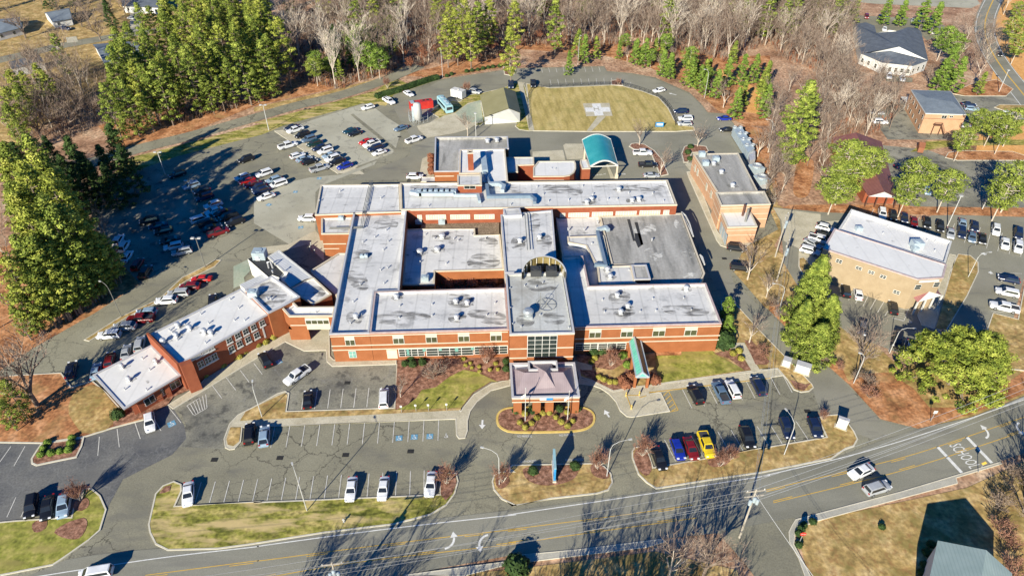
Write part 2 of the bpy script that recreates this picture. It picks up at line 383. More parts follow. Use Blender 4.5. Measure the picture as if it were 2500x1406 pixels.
# ---------------------------------------------------------------- ground pieces
EPS = [0]
def sheet(name, s, mat, z, smooth=0):
    EPS[0] += 1; z += EPS[0]*.0003
    p2 = ccw([(q.x, q.y) for q in wp(s, 0)])
    if smooth: p2 = chaikin(p2, smooth)
    mb = MB(); mb.poly([(x, y, z) for x, y in p2])
    return struct(name, mb, mat)
def raised(name, s, mat, h=.12, kmat='kerb', kw=.22, smooth=1):
    p2 = ccw([(q.x, q.y) for q in wp(s, 0)])
    if smooth: p2 = chaikin(p2, smooth)
    inner = offset(p2, kw)
    mb = MB(); mb.poly([(x, y, h) for x, y in inner]); o = struct(name, mb, mat)
    if kmat:
        kb = MB(); n = len(p2)
        for i in range(n):
            j = (i+1) % n; a, b, c, d = p2[i], p2[j], inner[j], inner[i]
            kb.face([(*a, h+.03), (*b, h+.03), (*c, h+.03), (*d, h+.03)])
            kb.face([(*a, -.03), (*b, -.03), (*b, h+.03), (*a, h+.03)])
            kb.face([(*c, h-.03), (*d, h-.03), (*d, h+.03), (*c, h+.03)])
        struct('kerb', kb, M[kmat])
    return o
def strip(mb, P3, w, z, m=0):
    """flat ribbon along a path"""
    n = len(P3); L = []
    for i in range(n):
        a = Vector(P3[max(i-1, 0)][:2]); b = Vector(P3[min(i+1, n-1)][:2]); d = (b-a).normalized(); q = Vector((-d.y, d.x))*(w/2)
        p = Vector(P3[i][:2]); L.append((p-q, p+q))
    for i in range(n-1):
        mb.face([(*L[i][0], z), (*L[i+1][0], z), (*L[i+1][1], z), (*L[i][1], z)], m)
def spath(s, k=3): 
    p = [(q.x, q.y) for q in wp(s)]
    return chaikin(p, k, False) if k else p
TILES.update({'m':(2060,0,.23467),'n':(0,0,.21333),'o':(1960,480,.288),'p':(2020,300,.192)})
# ================================================================= GROUND
mb = MB(); mb.face([(-900,-150,-.08),(900,-150,-.08),(900,1500,-.08),(-900,1500,-.08)]); struct('ground', mb, M['ground'])
# yards and verges beyond the lots
sheet('lawn', '-  -120,500 -120,-40 600,-40 560,60 330,130 200,260 60,330', M['dry_grass'], -.05)
sheet('lawn', 'A 960,1120 1400,1010 1875,885 B 0,880 500,750 870,650 1010,560 1120,610 1330,560 1320,590 950,760 780,740 210,905 150,945 0,985 A 1270,1130 1090,1190 840,1280 700,1330', M['lawn'], -.02)
sheet('pine_straw', '- 60,905 82,849 230,765 343,692 400,640 240,560 -100,620 -200,900', M['straw'], -.04)
sheet('pine_straw', 'A 840,1060 700,900 1000,800 1400,760 1875,700 B 300,500 900,430 1060,470 900,540 500,650 0,760 A 1400,930 960,1050', M['straw'], -.05)
sheet('verge', 'B 0,770 500,660 900,560 1060,480 1060,515 900,590 500,705 0,800', M['dry_grass'], -.03)
sheet('verge', 'B 1050,540 1320,560 1780,480 C 0,480 60,350 700,400 1000,480 1300,600 1500,790 1700,900 1875,900 1875,400 1500,400 1000,330 400,250 0,330 B 1300,480', M['straw'], -.05)
sheet('clay_track', 'C 1480,480 1600,520 1700,590 1790,640 1830,700 1800,820 1700,800 1740,700 1640,600 1480,540', M['clay'], -.03)
sheet('clay_bank', 'j 380,200 560,180 900,250 1000,500 960,760 1050,1000 1150,1300 1100,1500 1000,1450 760,1100 600,800 560,700', M['straw'], -.045, 2)
sheet('clay_path', 'D 250,1150 330,1130 380,1150 360,1300 330,1420 220,1410 230,1280', M['straw'], -.04, 2)
sheet('verge', '- 1850,530 1930,500 2500,500 2560,540 2560,560 2300,525 2080,520 1900,515', M['straw'], -.02)
sheet('verge', '- 1796,690 1760,420 1880,430 1900,500 1935,520 1890,600 2200,900 2600,760 2600,1020 2246,1050 2150,1023 2051,926 1952,832 1877,757 1850,737', M['dry_grass'], -.03)
sheet('pine_straw', 'H 620,1380 560,1250 440,1100 300,1000 240,860 60,800 50,870 270,1090 620,1400 L 850,285 920,325 1130,355 1520,240 1875,100 1875,-60 1500,200 1200,200 1080,60 900,-50 700,-40', M['straw'], -.01, 0)
sheet('verge', '- 2380,380 2600,380 2600,-40 2420,-40 2380,60 2430,150', M['clay'], -.06)
sheet('lawn', 'D 1060,1090 1180,1010 1875,1000 1875,1040 1380,1045 1180,1075', M['lawn'], .03)
sheet('lawn', '- 1940,1280 2360,1190 2600,1080 2600,1500 2000,1500', M['dry_grass'], -.03)
sheet('lawn', '- 700,1420 978,1412 1240,1390 1600,1345 1800,1390 1830,1500 700,1500', M['dry_grass'], -.02)

# main hospital lot, one sheet; islands and lawns lie on it
LOT = ('- -160,1500 -160,1081 -160,930 0,905 82,849 230,765 343,692 297,641 235,560 205,474 287,437 372,403 433,382 640,329 692,307 886,253 '
 '942,259 961,232 1070,195 1228,171 1254,167 1475,162 1482,174 1540,179 1598,189 1684,227 1711,253 1728,275 1772,278 1793,304 1787,324 1824,388 '
 '1900,560 1816,606 1788,671 1794,688 1850,737 1877,757 1952,832 2072,938 2150,1023 2246,1047 2320,1060 1700,1290 900,1370 300,1480')
sheet('parking_lot', LOT, M['asphalt'], 0.0)
sheet('parking_lot', 'E 600,0 A 600,1390 700,1330 1090,1180 E 1270,0 1420,200 1500,330 1000,680 870,540 700,300', M['asphalt_old'], .012)
sheet('parking_lot', 'B 150,945 780,745 860,770 1000,880 1060,910 990,1100 850,1150 600,1240', M['asphalt_pale'], .012)
sheet('asphalt_patch', 'B 690,820 710,815 1015,1060 1000,1075 780,900', M['asphalt'], .024)
sheet('asphalt_patch', 'B 870,790 1060,910 1015,1060 870,940 690,815 780,760', M['asphalt_pale'], .018)
sheet('drive', 'F 0,0 A 1875,1350 B 400,1270 620,1250 880,1150 860,1180 480,1330 F 440,30 440,300 250,400 0,250', M['asphalt_pale'], .008)
sheet('concrete_apron', 'F 60,420 250,400 440,300 500,380 500,520 380,400 200,450 90,470', M['concrete'], .02)
sheet('asphalt_patch', 'c 0,420 190,330 210,480 130,560 150,640 0,700', M['green_stain'], .02)
sheet('concrete_median', 'B 150,945 215,930 720,1195 800,1250 600,1240', M['concrete'], .0)
raised('median', 'B 145,940 205,935 745,1190 600,1245', M['concrete'], .1, 'kerb', .12, 0)
sheet('parking_lot', '- 0,1081 100,1083 90,1135 206,1068 352,1025 400,990 425,1000 450,1040 455,1070 420,1110 300,1170 262,1240 170,1245 85,1262 0,1275 -160,1300 -160,1081', M['asphalt_seal'], .014)
sheet('parking_lot', 'F 0,1180 230,1060 400,1180 510,1170 530,1260 1020,1255 1015,1406 J 1000,205 235,230 245,95 170,115 0,190 I 1640,300 1600,430 1600,500 1250,480 1330,330 1300,250 1190,190 1240,215 1430,95 1600,0', M['asphalt_old'], .01)
sheet('drive', 'j 0,600 C 1300,1300 G 500,0 880,-20 1000,0 1330,0 1460,420 1880,900 1540,640 1540,600 1300,150', M['asphalt'], .004)
sheet('drive', '- 960,262 1070,199 1228,174 1254,170 1475,166 1482,178 1540,183 1598,193 1684,231 1711,257 1728,279 1772,282 1793,308 1780,324 1820,388 1850,560 1812,606 1785,671 1792,692 1848,741 1875,761 1950,836 2070,942 2148,1027 2244,1051 2200,1060 2140,1075 2010,1030 1983,945 1745,700 1640,440 1290,440 1010,440 850,440 900,420 1000,380 1010,340 985,310', M['asphalt_smooth'], .004)
# church / clinic / office lots
sheet('parking_lot', 'D 860,1040 1180,1070 1310,1120 1440,1150 2100,1150 2100,1406 H 2000,140 1080,130 960,100 870,-120', M['asphalt_old'], -.01)
sheet('parking_lot', 'H 80,135 420,170 620,180 1080,240 1220,195 1380,190 2200,215 2200,600 1875,640 1800,930 1650,885 1600,1030 1270,1040 990,1180 640,1050 440,900 300,770 160,540 145,380 130,230', M['asphalt_smooth'], 0.0)
sheet('concrete_apron', 'H 80,140 420,185 420,240 560,230 500,300 430,440 350,560 260,560 265,430 155,375 140,230', M['concrete'], .02)
sheet('drive', 'D 560,-40 1500,-60 1560,30 1500,60 820,30 620,10', M['asphalt_pale'], -.03)
sheet('parking_lot', 'D 650,110 1150,135 1310,185 1290,260 1180,290 1140,250 700,330 650,250', M['asphalt'], -.02)
sheet('driveway', 'D 1350,680 1750,690 1800,640 1950,760 1950,860 1450,880 1400,960 1380,1000 900,1000 780,830 900,700 1040,720', M['asphalt_old'], -.02)
sheet('path', 'D 870,530 1080,560 1075,590 890,585', M['asphalt'], -.01)
# far street, top right
mb = MB(); c = spath('D 1720,-120 1640,30 1592,150 1600,290 1700,470 1875,680 2050,900 2300,1180', 2)
strip(mb, c, 8.2, .0); o = struct('road', mb, M['road'])
mb = MB(); strip(mb, c, .5, .012); strip(mb, [(x-3.9, y) for x, y in c], .22, .012, 1); strip(mb, [(x+3.9, y) for x, y in c], .22, .012, 1)
obj('lane_marking', mb, [M['yellow_paint'], M['white_paint']], o)
# neighbourhood street, top left
mb = MB(); c = spath('A -300,500 0,430 200,385 400,335 600,300 900,250 1300,200', 1); strip(mb, c, 7.5, .0); struct('road', mb, M['asphalt'])
sheet('driveway', 'A 470,270 545,262 560,300 480,310', M['concrete'], .01)
sheet('driveway', 'A 930,90 1010,90 1000,220 930,230', M['concrete'], .01)
# service lane behind the lot
mb = MB(); c = spath('A 350,1230 700,1150 1000,1060 1400,965 1800,850 B 300,755 600,690 900,590 1050,527 1180,470', 2); strip(mb, c, 6.2, .01); struct('service_lane', mb, M['asphalt'])

# main road
UP = 'I -400,1530 100,1450 470,1290 700,1250 1100,1210 1875,1180 J 0,1180 500,1100 1000,1030 1875,930 K 0,945 600,860 1060,795 1500,710 1875,640 L 0,660 500,570 850,440 1130,350 1500,270 1875,120 2300,-60 3000,-300 4200,-640'
LO = 'L 4400,-380 3200,10 2500,260 1875,530 1700,590 1000,800 230,1000 K 1600,1090 1100,1140 500,1215 0,1262 J 1050,1400 500,1500 I 1000,1640 -400,1800'
mbp = ' '.join([UP, LO])
sheet('road', mbp, M['road'], .03)
sheet('side_road', 'K 1500,1090 1600,1072 L 60,1018 232,988 240,1000 190,1090 195,1160 260,1280 420,1500 500,1700 K 2200,1700 1875,1560 1690,1310 1530,1130', M['asphalt'], .042)
road_marks = MB()
def mline(s, w, m, dash=None, z=.05, k=2):
    c = spath(s, k)
    if not dash: strip(road_marks, c, w, z, m); return
    acc = 0; on, off = dash; segs = []; cur = [c[0]]; t = 0
    for i in range(len(c)-1):
        a = Vector(c[i]); b = Vector(c[i+1]); L = (b-a).length; n = max(1, int(L/.5))
        for j in range(n):
            q0 = a.lerp(b, j/n); q1 = a.lerp(b, (j+1)/n)
            if (t % (on+off)) < on: strip(road_marks, [tuple(q0), tuple(q1)], w, z, m)
            t += L/n
mline('I 200,1420 700,1340 1250,1260 1875,1192 J 0,1195 1000,1060 1875,967', .16, 0)
mline('K 0,968 900,835 1875,685', .16, 0); mline('L 0,692 840,500 1875,148 2200,20', .16, 0)
mline('I 1040,1400 1875,1290 J 0,1303 600,1222 1240,1142 1875,1070', .13, 1); mline('K 0,1074 850,967 1320,898', .13, 1)
mline('L 30,790 620,655 1000,562 1260,482 1875,270', .13, 1)
mline('I 1040,1415 1875,1303 J 0,1316 600,1235 1240,1153 1875,1082', .13, 1, (3, 9)); mline('K 0,1086 850,979 1320,910', .13, 1, (3, 9))
mline('L 30,802 620,667 1000,574 1260,494 1875,282', .13, 1, (3, 9))
mline('J 0,1440 250,1385 750,1303 1240,1246 1875,1176', .13, 1); mline('K 0,1178 900,1052 1350,990', .13, 1)
mline('L 80,882 900,684 1300,562 1600,462 1875,370', .13, 1)
mline('J 0,1425 250,1370 750,1290 1240,1234 1875,1164', .13, 1, (3, 9)); mline('K 0,1166 900,1040 1350,978', .13, 1, (3, 9))
mline('L 80,870 900,672 1300,550 1600,450 1875,358', .13, 1, (3, 9))
mline('L 1255,480 1430,668', .6, 0, k=0); mline('L 1463,410 1645,598', .6, 0, k=0)
def arrow_turn(s0, dirdeg, left, L=2.7):
    """curved turn arrow painted on the road; s0 tail point"""
    o = w1(s0); a = R(dirdeg); d = Vector((math.cos(a), math.sin(a))); n = Vector((-d.y, d.x))*(1 if left else -1)
    c = Vector((o.x, o.y)); path = []
    for i in range(9):
        t = i/8; path.append(tuple(c+d*(L*.62*math.sin(t*1.57))+n*(L*.62*(1-math.cos(t*1.57)))))
    strip(road_marks, path, .34, .055, 0)
    e = Vector(path[-1]); road_marks.face([(*(e-d*.6), .056), (*(e+n*1.0), .056), (*(e+d*.6), .056)][::(-1 if left else 1)])
    if left: pass
arrow_turn('J 1365,1210', 12, True); arrow_turn('J 1675,1112', 192, True)
arrow_turn('L 1625,365', -158, True) if False else None
arrow_turn('L 1600,420', 20, True); arrow_turn('L 1840,310', 200, True)
def text_face(mb, s, origin, right, up, size, m=0):
    cu = bpy.data.curves.new('t', 'FONT'); cu.body = s; cu.size = size; cu.resolution_u = 2
    to = bpy.data.objects.new('t', cu); COL.objects.link(to)
    dg = bpy.context.evaluated_depsgraph_get(); me = bpy.data.meshes.new_from_object(to.evaluated_get(dg))
    n = len(mb.v); o = Vector(origin); r = Vector(right); u = Vector(up)
    for v in me.vertices: mb.v.append(tuple(o+r*v.co.x+u*v.co.y))
    for p in me.polygons: mb.f.append(tuple(n+i for i in p.vertices)); mb.m.append(m)
    w = max((v.co.x for v in me.vertices), default=0)
    bpy.data.objects.remove(to); bpy.data.curves.remove(cu); bpy.data.meshes.remove(me)
    return w
a = w1('L 1335,470'); b = w1('L 1490,640'); d = (b-a); d.z = 0; n = Vector((-d.y, d.x, 0)).normalized()
L = d.length; d.normalize()
tmp = MB(); w = text_face(tmp, 'SCHOOL', (0,0,0), (1,0,0), (0,1,0), 1.0)
text_face(road_marks, 'SCHOOL', (a.x, a.y, .055), d*(L/w), n*3.3, 1.0)
rd = [o for o in COL.objects if o.name == 'road.002' or o.name == 'road'][0]
for o in COL.objects:
    if o.name.startswith('road') and o.data and len(o.data.vertices) and o.data.materials[0] == M['road'] and abs(o.data.vertices[0].co.z-.03) < 1e-4: rd = o
obj('road_marking', road_marks, [M['white_paint'], M['yellow_paint']], rd)
raised('sidewalk', 'J 1050,1400 1875,1292 K 0,1262 500,1215 1100,1140 1130,1160 1000,1200 500,1262 0,1325 J 1500,1406', M['concrete_grey'], .1, 'kerb', .15, 0)
raised('sidewalk', 'L 215,1040 240,1000 1000,800 1700,590 1720,605 1390,705 1400,745 400,1012 300,1050 240,1100 230,1180 350,1406 340,1500 260,1280 195,1160 190,1090', M['concrete_grey'], .1, 'kerb', .15, 0)

# islands, beds and lawns in front
raised('lawn', 'I 1070,1100 1060,1040 1085,930 1110,820 1165,760 1245,728 1300,750 1302,800 1255,905 1875,880 J 0,878 1330,822 1325,665 1450,670 1465,730 1440,820 1380,900 1265,970 1000,1040 500,1100 0,1180 I 1560,1215 1200,1225 1110,1180', M['lawn'], .12, 'kerb', .25, 0)
sheet('mulch_bed', 'J 1335,690 1440,690 1450,740 1420,820 1370,870 1335,822', M['mulch'], .18)
sheet('mulch_bed', 'I 1140,820 1180,770 1225,760 1215,800 1180,815', M['mulch'], .18)
raised('lawn', 'I -500,1100 -500,1500 0,1406 380,1330 470,1270 640,1150 720,1080 765,930 720,830 660,780 600,780 530,900 510,985 100,1010 -100,1030', M['lawn_green'], .12, 'kerb', .25, 0)
sheet('mulch_bed', 'I 380,1090 470,1030 560,1000 610,990 632,1030 600,1110 555,1150 470,1140 420,1120', M['mulch'], .15, 1)
sheet('mulch_bed', 'I 520,930 540,870 600,840 640,860 640,910 580,950', M['mulch'], .15, 1)
sheet('mulch_bed', 'I 230,1020 340,1000 340,1060 280,1100 235,1090', M['mulch'], .15, 1)
raised('mulch_bed', 'I 295,460 605,415 590,480 550,560 400,590 260,620 225,605 222,570 260,510', M['mulch'], .12, 'kerb', .3, 0)
raised('lawn', '- -200,930 60,915 150,910 175,945 227,930 262,960 I 870,215 1030,250 1040,290 810,350 605,415 295,460 0,455 -400,440', M['straw'], .12, 'kerb', .25, 0)
sheet('lawn', 'I 530,80 700,30 800,160 850,215 810,350 600,405 540,330 480,230', M['dry_grass'], .16, 1)
sheet('mulch_bed', 'I 870,225 1000,215 1290,10 1400,60 1240,130 1200,185 1030,275 810,345 815,300', M['mulch'], .17)
raised('sidewalk', 'I 1240,215 1200,185 1430,40 c 0,1406 F 0,1100 230,1000 540,1000 545,1200 570,1225 1020,1210 1020,1260 560,1275 520,1240 515,1160 360,1165 225,1100 I 1875,-170 1430,100', M['concrete'], .12, 'kerb', .2, 0)
# middle strip between the two lots
raised('sidewalk', 'I 1610,490 1600,430 1640,320 1700,255 1875,165 J 170,100 225,84 255,100 236,228 1000,203 1012,120 F 1020,1260 1200,1230 J 1480,228 1505,190 1570,110 1700,30 1835,0 1835,46 1700,82 1600,160 1550,230 1530,300 1530,370 1512,422 1465,426 1446,400 1440,285 0,340 I 1875,345 1735,345 1725,450 1680,500 1640,505', M['concrete'], .12, 'kerb', .2, 0)
sheet('lawn', 'J -60,235 165,125 225,100 240,115 222,238 1000,215 1480,205 1480,222 700,262 0,292 -100,300', M['dry_grass'], .15)
sheet('lawn', 'I 1650,345 1725,345 1712,445 1670,480 1630,470 1622,430', M['dry_grass'], .15)
sheet('mulch_bed', 'F 1028,1205 1820,1180 1822,1375 J 1700,20 1570,100 1480,210 1012,222 1018,60 F 1018,1400', M['mulch'], .15)
sheet('lawn', 'F 1400,1350 1500,1300 1600,1320 1750,1390 J 1690,20 1565,98 1480,208 1020,222 1100,185 1160,140 1200,80 1300,60', M['lawn_green'], .165)
raised('mulch_bed', 'd 50,1230 60,1180 95,1135 160,1105 240,1095 640,1092 1000,1090 1080,1100 1160,1145 1192,1210 1180,1290 1120,1340 1040,1370 900,1385 650,1392 400,1395 200,1390 110,1350 60,1300', M['mulch'], .12, 'kerb_yellow', .4, 1)
raised('lawn', 'K 0,640 30,612 300,606 600,600 690,622 740,675 752,740 720,795 640,820 300,858 30,902 J 1860,900 1770,858 1712,790 1700,730 1715,685 1760,660 1850,660', M['dry_grass'], .12, 'kerb', .25, 0)
sheet('mulch_bed', 'K 105,630 300,618 510,615 505,670 470,720 370,755 260,765 160,740 110,690', M['mulch'], .16, 1)
sheet('mulch_bed', 'K 590,612 640,605 700,640 735,690 700,720 620,700 590,660', M['mulch'], .16, 1)
sheet('mulch_bed', 'J 1730,690 1800,680 1835,720 1810,770 1760,790 1725,750', M['mulch'], .16, 1)
raised('lawn', 'K 885,560 885,515 905,485 960,480 1005,520 1040,630 1460,555 1875,485 L 0,490 460,412 395,275 440,258 545,250 600,290 660,370 688,430 660,480 600,500 500,570 0,670 K 1500,715 1060,785 990,740 930,680', M['dry_grass'], .12, 'kerb', .25, 0)
sheet('mulch_bed', 'K 895,520 960,492 1000,530 1035,640 1000,700 945,670 905,600', M['mulch'], .16, 1)
sheet('mulch_bed', 'K 1420,570 1590,540 1600,580 1540,630 1440,630', M['mulch'], .16, 1)
# plaza and east side
raised('sidewalk', 'h 130,640 200,640 240,880 430,930 720,1075 1050,1015 1370,985 G 1100,1398 1800,1305 1875,1292 H 110,1290 150,1340 80,1350 K 1875,-5 1010,98 1095,95 1160,230 890,272 850,268 800,225 770,160 720,105 660,65 600,45 500,35 d 1000,760', M['concrete'], .12, 'kerb', .2, 0)
raised('lawn', 'G 545,1140 1465,1142 1530,960 - 1760,735 1790,735 1860,812 1915,868 1983,938 L 372,60 340,88 280,95 225,75 180,5 H 150,1335 110,1290 0,1290 G 1875,1290 1090,1398 h 1370,980 1260,990 1050,1010 720,1070 430,925 200,850 230,470', M['dry_grass'], .1, 'kerb', .2, 0)
sheet('lawn', 'G 1050,1155 1240,1145 1445,1148 1500,1200 1690,1300 1100,1393 1060,1300', M['lawn_green'], .14)
sheet('mulch_bed', 'G 1045,1145 1240,1145 1240,1195 1060,1200', M['straw'], .155)
sheet('mulch_bed', 'G 1470,1185 1600,1150 1650,1180 1740,1300 1690,1305 1580,1220', M['mulch'], .15)
sheet('path', 'G 1580,1110 1690,1106 1800,1300 1745,1312 1650,1152 1590,1150', M['concrete'], .15)
sheet('mulch_bed', 'G 1690,1090 1740,1090 1870,1240 1850,1265 1770,1262', M['mulch'], .15)
sheet('mulch_bed', 'H 190,1370 310,1406 L 350,30 300,85 240,70 200,10', M['mulch'], .16)
sheet('mulch_bed', 'h 150,470 930,440 1040,880 1045,1000 720,1062 430,920 230,800', M['mulch'], .135)
sheet('lawn', 'h 410,710 560,740 700,765 800,700 900,650 960,640 900,760 800,900 740,890 640,850 440,790', M['dry_grass'], .15, 1)
sheet('path', 'h 130,620 400,690 400,760 250,760 150,700', M['concrete'], .15)
# rear
raised('helipad_lawn', 'C 130,600 300,632 740,612 820,618 960,655 1080,700 1150,780 1190,860 1230,900 1330,910 1340,935 1200,945 600,945 180,940 160,900', M['pad_lawn'], .12, 'kerb', .3, 0)
raised('lawn', 'C 60,590 110,595 130,640 200,935 150,940 80,930 50,905 130,820 B 1875,900 1875,860 1640,885 k 1650,1000 1600,1040 860,1010 1000,920 870,850 1040,730 1200,680 1300,700 1430,600 1600,580 1930,500 2100,420 2230,430', M['lawn'], .08, 'kerb', .2, 0)
sheet('concrete_apron', 'k 690,1050 880,1000 1080,900 1240,860 1420,720 1600,680 1640,990 1560,1010 1440,1090 1240,1150 900,1210 840,1220 720,1110', M['concrete'], .13)
sheet('concrete_apron', 'k 1240,860 1420,740 1590,680 1640,980 1480,1000 1300,930', M['green_stain'], .145)
sheet('path', 'C 70,590 105,592 130,700 190,935 150,935 110,760', M['concrete'], .15)
sheet('path', 'C 640,838 700,838 595,945 560,945', M['concrete'], .15)
mb = MB(); 
def quad(mb, s, z, m=0):
    mb.poly([tuple(p)[:2]+(z,) for p in wp(s)], m)
quad(mb, 'C 535,745 725,742 748,835 560,838', .22, 0)
quad(mb, 'C 600,748 660,746 668,775 725,772 732,805 678,806 685,832 622,834 614,806 558,806 552,776 607,776', .235, 1)
quad(mb, 'C 610,772 616,772 624,800 618,800', .25, 2); quad(mb, 'C 640,768 646,768 654,798 648,798', .25, 2); quad(mb, 'C 616,782 644,780 646,786 618,788', .25, 2)
pad = struct('helipad', mb, [M['concrete'], M['white_paint'], M['concrete_grey']])
raised('median', 'C 735,580 770,575 810,585 825,615 740,612', M['mulch'], .12, 'kerb', .25, 0)
raised('mulch_bed', 'B 1780,480 1790,535 1840,545 1865,535 1880,480', M['mulch'], .12, 'kerb', .3, 0)
raised('mulch_bed', 'C 865,1050 880,1030 920,1025 980,1035 1050,1080 1110,1150 1150,1250 1090,1265 1030,1120 1020,1080 900,1072', M['mulch'], .12, 'kerb', .3, 0)
raised('mulch_bed', 'C 1240,1100 1260,1050 1330,1035 1420,1050 1440,1090 1320,1095 1290,1165 1255,1165', M['mulch'], .12, 'kerb', .3, 0)
raised('sidewalk', 'C 1290,1165 1320,1165 1500,1406 1450,1406 1260,1180 G', M['concrete'], .12, None, .2, 0)
raised('sidewalk', 'i 480,0 560,0 790,600 880,710 1150,700 1100,745 890,768 820,745 780,690 500,60', M['concrete'], .12, 'kerb', .25, 0)
sheet('concrete_apron', 'b 390,290 420,270 640,270 660,460 440,470', M['concrete'], .05)
sheet('concrete_apron', 'b 0,370 390,350 420,480 0,480', M['concrete'], .045)
raised('median', 'b 920,520 960,515 1060,720 985,720', M['concrete'], .12, None, .2, 0)
raised('verge', 'E 860,920 1140,790 1300,640 1460,560 1540,510 1585,515 1540,560 1340,660 1120,820 900,930 640,1095 600,1085', M['dry_grass'], .1, 'kerb', .2, 0)
sheet('concrete_apron', 'a 220,680 310,680 310,420 240,420 160,460 130,640', M['concrete'], .05)
# east property islands
raised('lawn', 'H 1400,470 1490,480 1548,530 1550,600 1470,770 1320,1020 1230,1010 1290,800 1340,600', M['dry_grass'], .1, 'kerb', .2, 0)
raised('lawn', 'H 262,500 300,492 360,560 345,640 300,640 262,560', M['dry_grass'], .1, 'kerb', .2, 0)
raised('sidewalk', 'H 620,690 1080,860 1130,850 1110,910 1140,980 1240,1010 1390,480 1340,470 1250,750 1060,800 640,640', M['concrete'], .1, 'kerb', .15, 0)
raised('lawn', 'H 1650,890 1830,935 1875,700 2200,650 2200,1300 L 1875,-60 1500,-100 H 1000,1190 1270,1045 1600,1035', M['dry_grass'], .08, 'kerb', .2, 0)
raised('verge', 'D 1310,1130 1330,1095 1400,1080 1790,1085 1900,1120 1900,1150 1400,1150', M['straw'], .08, 'kerb', .2, 0)
raised('verge', 'D 1660,770 1700,750 1900,755 2000,800 1900,830 1720,790', M['dry_grass'], .08, 'kerb', .2, 0)
raised('verge', 'D 1350,670 1500,600 1680,570 1800,640 1750,690 1450,690', M['straw'], .08, 'kerb', .2, 0)

# painted lines on the lots
def lines(parent, segs, w=.13, z=.046, m='worn_paint'):
    mb = MB()
    for a, b in segs: strip(mb, [(a.x, a.y), (b.x, b.y)], w, z)
    return tag(obj('stall_marking', mb, M[m], parent), None)
def stalls(s, n, extra=0):
    a, b, c, d = wp(s)
    return [(a.lerp(b, i/n), c.lerp(d, i/n)) for i in range(n+1)]
lot = bpy.data.objects['parking_lot']
seg = stalls('I 1395,885 J 1215,825 I 1440,735 J 1218,650', 16)
seg += stalls('J 150,335 1322,290 120,490 1316,438', 11)
seg += stalls('J 340,215 900,195 360,80 915,55', 6)
seg += stalls('I 700,545 1295,310 712,410 1200,190', 4)
seg += stalls('K 1120,430 2240,270 1200,585 2350,430', 12)
seg += stalls('K 1245,65 2050,-50 1315,205 2120,80', 9)
seg += stalls('C 240,490 650,478 248,522 660,515', 8) + stalls('C 300,570 740,560 310,610 745,600', 8) + stalls('C 820,575 880,590 815,612 868,622', 1)
seg += stalls('B 860,1120 980,1090 905,1060 1000,1085', 4)
seg += stalls('I 0,590 100,620 80,478 180,478', 1) + stalls('I 50,985 150,985 115,842 215,842', 1)
seg += stalls('F 0,1250 -300,1406 60,1330 -230,1500', 3)
lines(lot, seg)
# lower long lot lines, hatched bay
seg = []
for i in range(7): seg.append((w1('I %d,%d' % (1340+i*22, 190-i*14)), w1('I %d,%d' % (1385+i*16, 255-i*9))))
seg += [(w1('I 1335,190'), w1('I 1425,135')), (w1('I 1390,258'), w1('I 1480,205'))]
lines(lot, seg)
seg = []
for i in range(5): seg.append((w1('K %d,%d' % (1100+i*18, 130+i*24)), w1('K %d,%d' % (1145+i*15, 85+i*30))))
seg += [(w1('K 1095,95'), w1('K 1160,232')), (w1('K 1150,85'), w1('K 1218,220')), (w1('K 1160,232'), w1('K 1218,220'))]
lines(lot, seg, .14, .04, 'yellow_paint')
lines(lot, [(w1('K 940,135'), w1('K 990,120')), (w1('K 850,118'), w1('K 945,118')), (w1('K 850,125'), w1('K 880,205'))], .14, .19, 'yellow_paint')
lines(lot, [(w1('K 1010,98'), w1('K 1875,-5'))], .2, .18, 'yellow_paint')
el = [o for o in COL.objects if o.name.startswith('parking_lot')][-3]
seg = stalls('H 760,230 1330,370 800,150 1380,250', 7) + stalls('H 1370,370 1850,490 1410,240 1880,360', 6)
seg += stalls('H 1700,605 1640,880 1860,610 1800,890', 4) + stalls('H 620,800 880,910 670,690 950,800', 5)
seg += stalls('H 905,1165 990,1190 960,1040 1040,1060', 1)
for i in range(6): seg.append((w1('H %d,%d' % (935+i*3, 925-i*14)), w1('H %d,%d' % (1020+i*5, 945-i*15))))
seg += [(w1('H 935,930'), w1('H 1015,950')), (w1('H 1015,950'), w1('H 1050,860')), (w1('H 970,840'), w1('H 1050,862'))]
seg += stalls('D 1150,1130 1600,1140 1350,1406 1800,1406', 1)
lines(el, seg)
